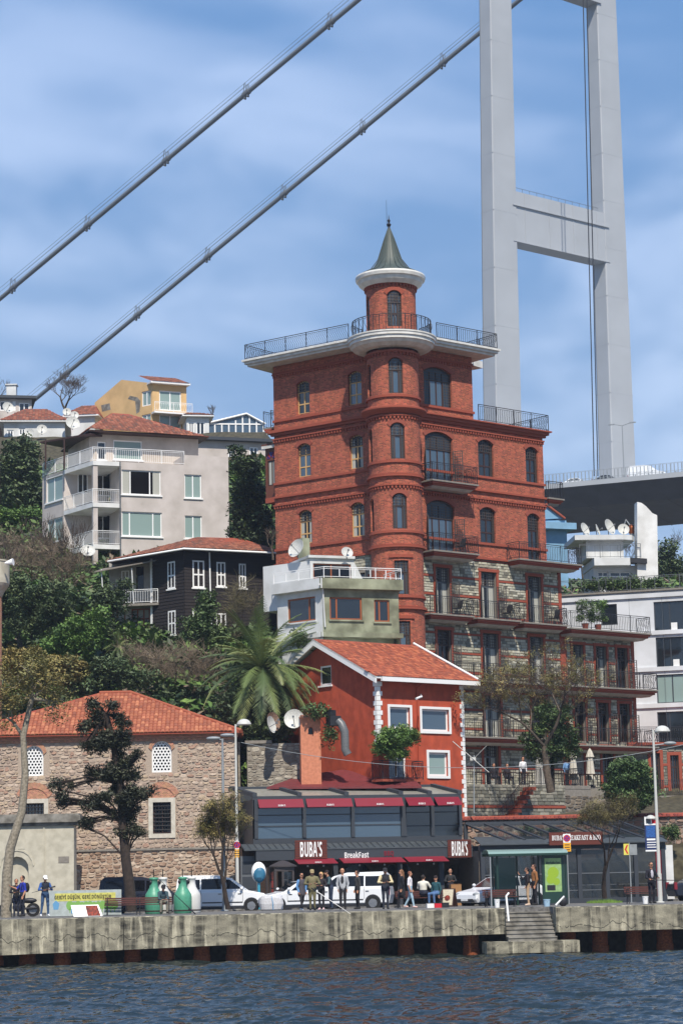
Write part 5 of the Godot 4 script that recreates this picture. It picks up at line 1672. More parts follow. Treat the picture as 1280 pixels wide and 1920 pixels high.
func mosque() -> void:
	var f := face(437, 116, 2)
	var root := thing("stone_mosque", "old rubble stone mosque with orange tile hip roof and lattice windows", "mosque", f.pt(-6, QY, -5))
	var vt := uv(f, 437, 1372).y; var vb := QY - 0.3
	var u0 := uv(f, -120, 1500).x
	var hu := [rect(f, 285, 1389, 322, 1448), rect(f, 46, 1398, 82, 1455)]
	var hl := [rect(f, 287, 1504, 321, 1563), rect(f, 47, 1506, 83, 1566)]
	for h in hu: h.append((h[2] - h[0]) * 0.5)
	var b := MB.new()
	wall(b, f, u0, 0, vb, vt, hu + hl, 0.35); shell(b, f, u0, 0, vb, vt, 9)
	part(b, "wall_core", mk("lime_mortar", c8(186, 168, 150), 0.95, T.grain, 1.0), root)
	var skip := []
	for h in hu: skip.append([h[0] - 0.3, h[1] - 0.08, h[2] + 0.3, h[3] + 0.3])
	for h in hl: skip.append([h[0] - 0.24, h[1] - 0.24, h[2] + 0.24, h[3] + 1.05])
	var ledge := uv(f, 300, 1594).y
	var cols := [lin(200, 178, 158), lin(186, 164, 146), lin(210, 190, 170), lin(190, 168, 148), lin(176, 156, 140), lin(202, 180, 154), lin(186, 152, 132)]
	masonry(root, f, u0, 0, ledge + 0.1, vt - 0.4, skip, 0.18, 0.16, 0.46, cols, {"limit": 150, "deep": 0.055, "jit": 0.35, "rubble": true})
	masonry(root, f, u0, 0, vb, ledge, [], 0.19, 0.18, 0.46, [lin(200, 176, 152), lin(188, 160, 138), lin(210, 190, 168), lin(176, 148, 126), lin(160, 132, 112)], {"limit": 110, "deep": 0.06, "jit": 0.35, "rubble": true})
	var fs := face_at(f.pt(0, 0, 0), 92)
	masonry(root, fs, 0, 9, vb, vt - 0.4, [], 0.26, 0.3, 0.7, cols, {"limit": 30, "deep": 0.05, "jit": 0.35, "rubble": true})
	b = MB.new(); b.boxf(f, u0, 0.03, ledge, ledge + 0.1, -0.02, 0.1)
	part(b, "ledge", M.slab, root)
	b = MB.new()
	var k := 0
	for row in 3:       # saw-tooth eaves of brick
		b.boxf(f, u0, 0.06 + row * 0.06, vt - 0.4 + row * 0.13, vt - 0.28 + row * 0.13, -0.05, 0.06 + row * 0.07)
	part(b, "eaves_courses", M.brick_pale, root)
	# upper windows: pierced white lattice
	for h in hu:
		b = MB.new()
		var th := 0.07
		b.boxf(f, h[0], h[0] + th, h[1], h[3] - h[4], -0.2, -0.06); b.boxf(f, h[2] - th, h[2], h[1], h[3] - h[4], -0.2, -0.06); b.boxf(f, h[0], h[2], h[1], h[1] + th, -0.2, -0.055)
		var ap := arch_pts(h[0], h[2], h[3], h[4]); var ai := arch_pts(h[0] + th, h[2] - th, h[3] - th, h[4] - th)
		for i in 8: b.prism(f, [ai[i], ai[i + 1], ap[i + 1], ap[i]], -0.2, -0.06)
		var win := part(b, "lattice_window", M.white_clean, root)
		var g := MB.new()
		var pitch: float = (h[2] - h[0] - 2 * th) / 5.0
		var row := 0
		var v: float = h[1] + th + pitch * 0.45
		while v < h[3] - pitch * 0.3:
			for i in 6:
				var u: float = h[0] + th + pitch * (i + (0.0 if row % 2 else 0.5))
				if u > h[2] - th * 0.4 or (v > h[3] - h[4] and Vector2(u - (h[0] + h[2]) / 2, v - (h[3] - h[4])).length() > h[4] - th * 0.6): continue
				for s in 6:
					var a0 := TAU * (s + 0.5) / 6; var a1 := TAU * (s + 1.5) / 6
					var ro := pitch * 0.58; var ri := pitch * 0.36
					g.prism(f, [Vector2(u + ri * cos(a0), v + ri * sin(a0)), Vector2(u + ro * cos(a0), v + ro * sin(a0)), Vector2(u + ro * cos(a1), v + ro * sin(a1)), Vector2(u + ri * cos(a1), v + ri * sin(a1))], -0.16, -0.09 + 0.001 * (row % 3))
			v += pitch * 0.87; row += 1
		part(g, "lattice", M.white_clean, win)
		g = MB.new()
		var poly := [Vector2(h[0], h[1]), Vector2(h[2], h[1])]
		ap.reverse(); poly.append_array(ap)
		g.prism(f, poly, -0.3, -0.26)
		part(g, "pane", M.glass_black, win)
		g = MB.new()
		arch_trim(g, f, h, 0.22, 0.05)
		part(g, "brick_arch", M.brick_pale, win)
	for h in hl:
		b = MB.new()
		var q := 0.22
		b.boxf(f, h[0] - q, h[0], h[1] - q, h[3] + q, -0.1, 0.06); b.boxf(f, h[2], h[2] + q, h[1] - q, h[3] + q, -0.1, 0.06)
		b.boxf(f, h[0], h[2], h[3], h[3] + q, -0.1, 0.058); b.boxf(f, h[0], h[2], h[1] - q, h[1], -0.1, 0.058)
		var win2 := part(b, "barred_window", mk("marble", c8(206, 200, 186), 0.7, T.blotch, 0.5), root)
		window(win2, f, h, {"name": "sash", "fm": M.dark_wood, "pm": M.glass, "w": -0.25, "mull": [0.5], "trans": [0.5]})
		b = MB.new()
		for i in 7: b.tube([f.pt(lerpf(h[0], h[2], i / 6.0), h[1], -0.08), f.pt(lerpf(h[0], h[2], i / 6.0), h[3], -0.08)], 0.018, 0.018, 5)
		for i in 9: b.tube([f.pt(h[0], lerpf(h[1], h[3], i / 8.0), -0.06), f.pt(h[2], lerpf(h[1], h[3], i / 8.0), -0.06)], 0.018, 0.018, 5)
		part(b, "bars", M.iron, win2)
		b = MB.new()
		var hh := [h[0] - 0.2, 0.0, h[2] + 0.2, h[3] + 0.75, 0.5]
		arch_trim(b, f, hh, 0.3, 0.05)
		var poly2 := arch_pts(hh[0], hh[2], hh[3], hh[4])
		poly2.reverse()
		b.prism(f, [Vector2(hh[0], h[3] + q), Vector2(hh[2], h[3] + q)] + poly2, -0.02, 0.015)
		part(b, "relieving_arch", M.brick_pale, win2)
	# hip roof
	var ev := vt + 0.02
	var e0 := f.pt(u0, ev, 0.4); var e1 := f.pt(0.3, ev, 0.4); var e2 := f.pt(0.3, ev, -9.4)
	var rx := uv(f, 245, 1298, -4.6)
	var rl := uv(f, 187, 1298, -4.6).x
	var r1 := f.pt(rx.x, rx.y, -4.6); var r0 := f.pt(rl, rx.y, -4.6)
	var lw := f.pt(uv(f, -110, 1365).x, ev, 0.4)
	b = MB.new()
	b.boxf(f, u0, 0.3, ev - 0.1, ev - 0.01, -9.4, 0.4)
	var rf := part(b, "roof", M.brick_dark, root)
	var tc := [lin(186, 112, 78), lin(172, 100, 70), lin(198, 126, 90), lin(178, 104, 74), lin(160, 94, 68)]
	roof_tiles(rf, lw, e1, r1, r0, 0.215, 0.36, tc, 300, 0.07)
	roof_tiles(rf, e1, e2, r1, r1, 0.215, 0.36, tc, 0, 0.07)
	b = MB.new(); b.col = lin(170, 92, 64)
	b.tube([e1, r1, r0], 0.1, 0.1, 8)
	part(b, "ridge_tiles", M.tile_v, rf)
	# grey drain pipes down the side wall
	b = MB.new()
	for q2 in [0.5, 1.6, 2.6]: b.tube([f.pt(0.14, vb, -q2), f.pt(0.14, vt - 0.5, -q2)], 0.06)
	part(b, "drain_pipes", M.bark_pale, root)
func fountain() -> void:
	var f := face(140, 112, 2)
	var m := mk("weathered_marble", c8(196, 190, 172), 0.8, T.blotch, 0.3)
	var root := thing("marble_fountain", "pale marble wall fountain with a pointed niche and cornice", "fountain", f.pt(-2, QY, 0))
	var ul := uv(f, -60, 1600).x
	var vt := uv(f, 100, 1548).y
	var nl := uv(f, 10, 1650).x; var nr := uv(f, 54, 1650).x; var nv := uv(f, 32, 1606).y
	var h := [nl, QY, nr, nv - 0.35, 0.0]
	var b := MB.new()
	wall(b, f, ul, -0.05, QY - 0.2, vt, [[nl, QY, nr, nv, 0.62]], 0.3); shell(b, f, ul, -0.05, QY - 0.2, vt, 1.6)
	part(b, "wall", m, root)
	b = MB.new(); b.boxf(f, nl, nr, QY, nv, -0.36, -0.3)
	part(b, "niche_back", m, root)
	b = MB.new(); b.boxf(f, ul, 0.12, vt, vt + 0.16, -1.7, 0.1); b.boxf(f, ul, 0.28, vt + 0.16, vt + 0.5, -1.8, 0.24); b.boxf(f, ul, 0.2, vt + 0.5, vt + 0.58, -1.8, 0.16)
	part(b, "cornice", M.concrete, root)
	b = MB.new()
	for u in [uv(f, 82, 1600).x]: b.boxf(f, u, u + 0.06, QY, vt, -0.02, 0.05)
	var hh := [nl - 0.22, QY, nr + 0.22, nv + 0.28, 0.78]
	arch_trim(b, f, hh, 0.08, 0.035)
	part(b, "mouldings", m, root)
	b = MB.new(); b.boxf(f, uv(f, 110, 1612).x, uv(f, 130, 1612).x, uv(f, 110, 1618).y, uv(f, 110, 1606).y, -0.02, 0.02)
	part(b, "plaque", M.slab, root)
	b = MB.new(); b.boxf(f, uv(f, 21, 1582).x, uv(f, 48, 1582).x, uv(f, 30, 1592).y, uv(f, 30, 1577).y, -0.02, 0.02)
	part(b, "inscription_panel", m, root)
func minaret() -> void:
	var c := P(-24, 1100, 120)
	var root := thing("minaret", "brick minaret shaft with a pale stone balcony and horn loudspeaker", "minaret", Vector3(c.x, 8, c.z))
	c.y = 0
	var y0 := V(0, 1300, 120); var yb := V(0, 1095, 120); var yt := V(0, 1056, 120)
	var b := MB.new()
	b.lathe(c, [Vector2(0.86, 4), Vector2(0.82, yb - 0.6)], 20)
	part(b, "shaft", M.brick_pale, root)
	b = MB.new()
	b.lathe(c, [Vector2(0.82, yb - 0.7), Vector2(0.95, yb - 0.4), Vector2(1.15, yb - 0.15), Vector2(1.22, yb), Vector2(1.22, yt), Vector2(1.26, yt + 0.03), Vector2(1.26, yt + 0.1), Vector2(1.1, yt + 0.1), Vector2(1.1, yb), Vector2(0.0, yb)], 24)
	part(b, "balcony", M.weathered_marble, root)
	b = MB.new()
	b.lathe(c, [Vector2(0.7, yb), Vector2(0.66, yt + 9)], 16)
	part(b, "upper_shaft", M.brick_pale, root)
	b = MB.new()
	var h := P(10, 1056, 119)
	b.tube([h, h + Vector3(0.45, 0.05, 0.1)], 0.05, 0.2, 10)
	part(b, "horn", M.white_clean, root)
var fr: Face
func breakfast_restaurant() -> void:
	fr = face(470, 112, 12)
	var f := fr
	var root := thing("corner_restaurant", "two storey charcoal restaurant with dark red awnings and glazed upper floor", "restaurant", f.pt(5, QY, -2))
	var px := func(x: float, y: float) -> Vector2: return uv(f, x, y)
	var U := func(x: float) -> float: return uv(f, x, 1600).x
	var v_sill: float = px.call(640, 1570).y; var v_head: float = px.call(640, 1499).y
	var v_band: float = px.call(640, 1583).y
	var ua: float = U.call(478); var ub: float = U.call(862); var um: float = U.call(756)
	# ground floor: posts, beam, dark interior
	var b := MB.new()
	var bt: float = px.call(640, 1591).y; var bb: float = px.call(640, 1611).y
	b.boxf(f, ua, U.call(895), bb, bt, -0.3, 0.32)
	part(b, "beam", M.charcoal, root)
	for x in [535.0, 628.0, 748.0, 826.0, 893.0]:
		b = MB.new(); b.boxf(f, U.call(x) - 0.12, U.call(x) + 0.12, QY, bb, -0.2, 0.08)
		part(b, "post", M.charcoal, root)
	b = MB.new()
	b.boxf(f, U.call(510), U.call(900), QY - 0.1, bb, -4.2, -4.0)
	b.boxf(f, U.call(510), U.call(512), QY - 0.1, bb, -4.0, -0.3); b.boxf(f, U.call(898), U.call(900), QY - 0.1, bb, -4.0, -0.3)
	b.boxf(f, U.call(510), U.call(900), bb - 0.1, bb - 0.02, -4.0, -0.31)
	part(b, "interior_wall", mk("dark_room", c8(112, 100, 88), 0.9, T.blotch, 0.5), root)
	for x in [700.0, 780.0]:
		b = MB.new()
		var au: float = U.call(x)
		b.prism(f, arch_pts(au - 0.7, au + 0.7, QY + 2.2, 0.7).map(func(q): return Vector2(2 * au - q.x, q.y)), -3.99, -3.95)
		part(b, "arched_niche", M.glass_black, root)
	b = MB.new(); b.boxf(f, U.call(510), U.call(520), QY, px.call(515, 1600).y, -3, 0.0); b.boxf(f, U.call(452), U.call(510), QY, px.call(480, 1590).y, -2, -0.25)
	part(b, "side_wall", mk("charcoal_brick", c8(86, 88, 86), 0.9, T.brick_pale, 1.0), root)
	b = MB.new(); b.boxf(f, U.call(452), U.call(484), QY, px.call(470, 1605).y, -0.25, -0.2)
	var gate := part(b, "metal_door", M.iron_grey, root)
	b = MB.new()
	for k in 3: b.boxf(f, U.call(455), U.call(481), QY + 0.2 + k * 0.75, QY + 0.8 + k * 0.75, -0.2, -0.17)
	part(b, "door_panels", M.charcoal, gate)
	# lean-to roof of standing seam sheets
	var r0: float = px.call(640, 1590).y; var r1: float = px.call(640, 1583).y
	b = MB.new()
	b.extrude(PackedVector3Array([f.pt(U.call(456), r0, 0.35), f.pt(U.call(884), r0, 0.35), f.pt(U.call(884), r1 + 0.1, -0.9), f.pt(U.call(456), r1 + 0.1, -0.9)]), Vector3(0, -0.06, 0))
	var lean := part(b, "lean_to_roof", mk("seam_roof", c8(74, 80, 84), 0.5, T.blotch, 0.4), root)
	var uu: float = U.call(456)
	b = MB.new()
	while uu < U.call(884):
		b.tube([f.pt(uu, r0 + 0.02, 0.34), f.pt(uu, r1 + 0.12, -0.9)], 0.022, 0.022, 4)
		uu += 0.33
	part(b, "seams", M.charcoal, lean)
	# upper floor
	var g := face_at(f.pt(0, 0, -0.9), 12)
	var G := func(x: float) -> float: return uv(g, x, 1540).x
	v_sill = uv(g, 640, 1570).y; v_head = uv(g, 640, 1497).y
	b = MB.new()
	b.boxf(g, G.call(474), G.call(864), r1 - 0.3, v_sill, -0.2, 0.06); b.boxf(g, G.call(474), G.call(864), v_head - 0.02, v_head + 0.16, -0.2, 0.08)
	part(b, "spandrel", M.charcoal, root)
	var bays := [480.0, 570.0, 661.0, 756.0, 810.0, 862.0]
	for i in 6:
		b = MB.new(); b.boxf(g, G.call(bays[i]) - (0.14 if i == 3 else 0.09), G.call(bays[i]) + (0.14 if i == 3 else 0.09), v_sill, v_head, -0.22, 0.1)
		part(b, "mullion", M.charcoal, root)
	for i in 5:
		var a: float = G.call(bays[i]) + 0.1; var c: float = G.call(bays[i + 1]) - 0.1
		b = MB.new(); b.boxf(g, a, c, v_sill, v_head, -0.06, -0.04)
		var pane := part(b, "pane", M.glass_blue if i < 3 else M.glass, root)
		b = MB.new()
		for t in ([0.3, 0.58] if i < 3 else [0.25, 0.6]): b.boxf(g, a, c, lerpf(v_sill, v_head, t), lerpf(v_sill, v_head, t) + 0.05, -0.05, 0.0)
		part(b, "glazing_bar", M.charcoal, pane)
		# awning
		b = MB.new()
		var d := 0.55 if i < 3 else 0.95
		var ax: float = a - 0.02; var cx: float = c + 0.02
		var drop := uv(g, 640, 1499).y - uv(g, 640, 1514, d).y
		b.extrude(PackedVector3Array([g.pt(ax, v_head - drop, d), g.pt(cx, v_head - drop, d), g.pt(cx, v_head, 0.12), g.pt(ax, v_head, 0.12)]), Vector3(0, -0.02, 0))
		var aw := part(b, "awning", M.red_metal, root)
		letters(aw, "BUBA'S", g, (ax + cx) / 2, v_head - drop + 0.09, d + 0.02, 0.09, 0.36, M.white_clean)
	b = MB.new()
	b.quad(g.pt(G.call(474), r1, -4), g.pt(G.call(474), r1, 0), g.pt(G.call(474), v_head, 0), g.pt(G.call(474), v_head, -4))
	b.quad(g.pt(G.call(864), r1, 0), g.pt(G.call(864), r1, -4), g.pt(G.call(864), v_head, -4), g.pt(G.call(864), v_head, 0))
	b.quad(g.pt(G.call(864), r1, -4), g.pt(G.call(474), r1, -4), g.pt(G.call(474), v_head + 0.6, -4), g.pt(G.call(864), v_head + 0.6, -4))
	part(b, "upper_walls", M.charcoal, root)
	# glazed retractable roof sections with dark beams
	var rt := uv(g, 640, 1477, -2.4).y
	var ra := [478.0, 562.0, 650.0, 752.0, 806.0, 862.0]
	for i in 5:
		b = MB.new()
		var x0: float = G.call(ra[i]); var x1: float = G.call(ra[i + 1])
		var back0 := x0 - 0.75; var back1 := x1 - 0.75
		b.extrude(PackedVector3Array([g.pt(x0, v_head + 0.16, 0.05), g.pt(x1, v_head + 0.16, 0.05), g.pt(back1, rt, -2.6), g.pt(back0, rt, -2.6)]), Vector3(0, -0.05, 0))
		part(b, "roof_panel", mk("roof_panel", c8(150, 148, 138), 0.35, T.blotch, 0.5), root)
	for i in 6:
		b = MB.new()
		var x2: float = G.call(ra[i])
		b.box((g.pt(x2, v_head + 0.22, 0.1) + g.pt(x2 - 0.75, rt + 0.06, -2.6)) / 2, g.t * 0.11, Vector3.UP * 0.1, (g.pt(x2 - 0.75, rt + 0.06, -2.6) - g.pt(x2, v_head + 0.22, 0.1)) / -2)
		part(b, "roof_beam", M.charcoal, root)
	b = MB.new(); b.boxf(g, G.call(478) - 0.9, G.call(862) - 0.6, rt - 0.1, rt + 0.12, -2.75, -2.55)
	part(b, "ridge_beam", M.charcoal, root)
	# lower awnings
	for q in [[552.0, 626.0], [636.0, 752.0], [757.0, 832.0]]:
		var a2: float = U.call(q[0]); var c2: float = U.call(q[1])
		b = MB.new()
		var vv: float = px.call(640, 1609).y
		var lo := uv(f, 640, 1618, 1.0).y
		b.extrude(PackedVector3Array([f.pt(a2, lo, 1.0), f.pt(c2, lo, 1.0), f.pt(c2 - 0.1, vv, 0.34), f.pt(a2 - 0.1, vv, 0.34)]), Vector3(0, -0.02, 0))
		var aw2 := part(b, "awning", M.red_metal, root)
		letters(aw2, "BUBA'S", f, (a2 + c2) / 2, lo + 0.06, 1.02, 0.06, 0.32, M.white_clean)
		b = MB.new()
		for k in 2: b.ball(f.pt(lerpf(a2, c2, 0.3 + 0.4 * k), lo - 0.12, 0.3), Vector3(0.05, 0.05, 0.05), 8, 6)
		part(b, "bulb", M.white_clean, aw2)
	# signs
	var plank := mk("sign_wood", c8(104, 44, 28), 0.6, T.grain, 2.0)
	for q in [[553.0, 613.0, 1575.0, 1610.0], [839.0, 883.0, 1574.0, 1608.0]]:
		var r := rect(f, q[0], q[2], q[1], q[3], 0.42)
		b = MB.new(); b.boxf(f, r[0], r[2], r[1], r[3], 0.36, 0.4)
		var sg := part(b, "sign", M.charcoal, root)
		for k in 8:
			b = MB.new()
			var hh: float = (r[3] - r[1]) / 8
			b.boxf(f, r[0], r[2], r[1] + k * hh + 0.008, r[1] + (k + 1) * hh - 0.008, 0.4, 0.42)
			part(b, "slat", plank, sg)
		letters(sg, "BUBA'S", f, (r[0] + r[2]) / 2, (r[1] + r[3]) / 2, 0.435, (r[3] - r[1]) * 0.8, (r[2] - r[0]) * 0.68, M.white_clean)
	var fl: float = px.call(660, 1603).y
	letters(root, "BreakFast", f, (U.call(643) + U.call(688)) / 2, fl, 0.34, 0.3, U.call(688) - U.call(643), M.white_clean)
	letters(root, "BBQ", f, (U.call(717) + U.call(735)) / 2, fl + 0.02, 0.34, 0.28, U.call(735) - U.call(717), M.red_metal)
	# maroon sheet roof behind, rubble wall and brick chimney
	var w := thing("rubble_wall", "rubble wall stub with broken top above the restaurant roof", "wall", P(500, 1480, 117))
	var fw := face(500, 117.5, 4)
	b = MB.new()
	var ww := [uv(fw, 463, 1400).x, uv(fw, 600, 1400).x]
	var wt := uv(fw, 500, 1394).y
	b.boxf(fw, ww[0], ww[1], 4, wt, -1.0, 0)
	part(b, "wall_core", M.stone_joint, w)
	masonry(w, fw, ww[0], ww[1], 6.5, wt, [], 0.22, 0.22, 0.5, [lin(176, 168, 152), lin(158, 150, 136), lin(190, 182, 166), lin(142, 132, 118)], {"limit": 60, "rubble": true})
	b = MB.new(); b.boxf(fw, ww[0] - 0.1, ww[0] + 1.3, wt, wt + 0.16, -1.1, 0.12)
	part(b, "coping", M.slab, w)
	b = MB.new()
	var m0 := P(520, 1470, 115.2); var m1 := P(782, 1470, 115.8)
	b.extrude(PackedVector3Array([P(500, 1476, 115.1), P(790, 1474, 115.6), P(770, 1455, 118.4), P(640, 1443, 118.6), P(560, 1455, 118.4)]), Vector3(0, -0.1, 0))
	var mr := part(b, "metal_lower_roof", mk("maroon_sheet", c8(112, 44, 46), 0.6, T.blotch, 0.3), root)
	var ch := thing("brick_chimney", "tall plastered red brick chimney rising through the restaurant roof", "chimney", P(584, 1470, 115.6))
	var fc := face_at(P(584, 1470, 116.0), 6)
	var ct := V(584, 1346, 116)
	b = MB.new()
	wall(b, fc, -0.52, 0.52, 7, ct, [[-0.12, V(584, 1377, 116), 0.14, V(584, 1363, 116), 0.12]], 0.3); shell(b, fc, -0.52, 0.52, 7, ct, 0.9)
	part(b, "shaft", mk("worn_chimney", c8(204, 132, 102), 0.95, T.blotch, 0.8), ch)
	b = MB.new(); b.boxf(fc, -0.56, 0.56, ct, ct + 0.08, -0.95, 0.05); b.boxf(fc, -0.5, 0.5, ct + 0.08, ct + 0.16, -0.9, 0.0)
	part(b, "cap", M.brick_pale, ch)
	b = MB.new(); b.boxf(fc, -0.2, 0.22, ct - 1.0, ct - 0.3, -0.34, -0.3)
	part(b, "flue", M.glass_black, ch)
	dish(P(510, 1370, 116.6), 0.5, 0.9, "rusty backed dish beside the rubble wall", mk("rusty_dish", c8(150, 120, 100), 0.7, T.stain, 1.0), 0.2)
	dish(P(552, 1366, 116.4), 0.52, -0.1, "large white dish against the brick chimney", null, 0.25)
	dish(P(506, 1374, 115.9), 0.45, 1.15, "white dish turned edge on by the rubble wall", null, 0.2)
func terrace_and_walls() -> void:
	# raised garden terrace of the mansion
	var root := thing("garden_terrace", "stone garden terrace with brick bands and iron railing below the mansion", "terrace", FR.pt(8, 5, 2))
	var v := 8.42
	var w1 := 3.1
	var u0 := uv(FR, 868, 1490, w1).x - 0.6; var us := uv(FR, 1058, 1490, w1).x; var u1 := us + 2.2
	var ft := face_at(FR.pt(0, 0, w1), 40)
	var b := MB.new()
	b.boxf(FR, u0, u1, v - 0.2, v, 0.02, w1); b.boxf(FR, u0, u1, 4, v - 0.2, w1 - 0.4, w1 - 0.02)
	part(b, "slab", M.slab, root)
	var grey := [lin(158, 154, 140), lin(136, 134, 122), lin(172, 168, 152), lin(120, 118, 106)]
	masonry(root, ft, u0, us, 4.6, v, [], 0.19, 0.3, 0.6, grey, {"band": 7, "dressed": true, "jit": 0.1, "limit": 160, "name": "stone_block"})
	masonry(root, ft, us, u1 + 3, 4.6, v - 0.6, [], 0.3, 0.25, 0.6, [lin(128, 116, 100), lin(110, 100, 88), lin(144, 130, 112)], {"limit": 40, "jit": 0.35, "rubble": true})
	railing(root, [ft.pt(u0, v, -0.1), ft.pt(us + 1.6, v, -0.1), FR.pt(us + 1.6, v, 1.5)], 1.0, M.iron, 0.14, 0.06)
	# brick steps up the front
	for k in 10:
		b = MB.new()
		var t := k / 9.0
		var c := uv(ft, lerpf(940, 992, t), 1500, 0.4).x
		b.boxf(ft, c - 0.17, c + 0.17, lerpf(6.0, v - 0.15, t) - 0.2, lerpf(6.0, v - 0.15, t), 0.06, 0.8)
		part(b, "step", M.brick_trim, root)
	railing(root, [ft.pt(uv(ft, 934, 1520, 0.8).x, 6.0, 0.8), ft.pt(uv(ft, 992, 1480, 0.8).x, v - 0.15, 0.8)], 0.85, M.dark_wood, 0.2, 0.0, "stair_rail")
	# low wing with arched cellar windows
	var fx := face_at(FR.pt(19.5, 0, 0.6), 14)
	var lw := thing("stone_wing", "low stone wing with arched cellar windows beside the mansion terrace", "annex", fx.pt(2, 5, -2))
	var hs := [rect(fx, 1222, 1515, 1246, 1531), rect(fx, 1260, 1513, 1284, 1531), rect(fx, 1220, 1412, 1237, 1490), rect(fx, 1256, 1416, 1272, 1490)]
	for h in hs.slice(0, 2): h.append(0.3)
	var vt := uv(fx, 1240, 1398).y
	b = MB.new()
	wall(b, fx, -1.0, 6, 4.5, vt, hs, 0.3); shell(b, fx, -1.0, 6, 4.5, vt, 5)
	part(b, "wall_core", M.stone_joint, lw)
	masonry(lw, fx, -1.0, 6, 4.6, vt, hs.map(func(h): return [h[0] - 0.2, h[1], h[2] + 0.2, h[3] + 0.2]), 0.19, 0.3, 0.6, grey, {"band": 7, "dressed": true, "jit": 0.1, "limit": 80, "name": "stone_block"})
	for h in hs.slice(0, 2):
		b = MB.new(); arch_trim(b, fx, h, 0.22, 0.06)
		part(b, "brick_arch", M.brick_trim, lw)
	for h in hs.slice(2):
		b = MB.new(); b.boxf(fx, h[0] - 0.2, h[0], h[1], h[3] + 0.2, -0.02, 0.06); b.boxf(fx, h[2], h[2] + 0.2, h[1], h[3] + 0.2, -0.02, 0.06); b.boxf(fx, h[0], h[2], h[3], h[3] + 0.2, -0.02, 0.058)
		part(b, "brick_surround", M.brick_trim, lw)
	for h in hs: window(lw, fx, h, {"fm": M.dark_wood, "pm": M.glass, "mull": [0.33, 0.66], "trans": [0.7], "w": -0.2})
	var bv := uv(fx, 1240, 1492, 1.0).y
	b = MB.new(); b.boxf(fx, -1.2, 6, bv - 0.2, bv, 0, 1.0)
	var bl := part(b, "balcony", M.slab, lw)
	railing(bl, [fx.pt(-1.1, bv, 0.95), fx.pt(6, bv, 0.95)], 0.95, M.iron, 0.14, 0.06)
	b = MB.new(); b.boxf(fx, -1.2, 6, vt, vt + 0.2, -5, 0.25)
	var lr := part(b, "flat_roof", M.brick_dark, lw)
	railing(lr, [fx.pt(-1.0, vt + 0.2, 0.15), fx.pt(6, vt + 0.2, 0.15)], 0.95, M.iron, 0.14, 0.06)
	# rubble wall with tile coping behind the glass restaurant
	var f := face(860, 118.3, 6)
	var r := thing("coped_wall", "long rubble wall with red tile coping behind the glass restaurant", "wall", f.pt(5, QY, 0))
	var wl := uv(f, 858, 1540).x; var wr := uv(f, 1330, 1540).x
	var wt := uv(f, 1000, 1536).y
	b = MB.new(); b.boxf(f, wl, wr, QY - 0.3, wt, -0.7, 0)
	part(b, "wall_core", M.stone_joint, r)
	masonry(r, f, wl, wr, QY, wt, [], 0.3, 0.25, 0.6, [lin(150, 122, 106), lin(126, 104, 92), lin(170, 142, 124), lin(106, 92, 84), lin(160, 118, 100)], {"limit": 120, "jit": 0.4, "deep": 0.07, "rubble": true})
	roof_tiles(r, f.pt(wl, wt, 0.12), f.pt(wr, wt, 0.12), f.pt(wr, wt + 0.22, -0.4), f.pt(wl, wt + 0.22, -0.4), 0.2, 0.34, [lin(140, 60, 46), lin(122, 50, 40), lin(156, 74, 56)], 100)
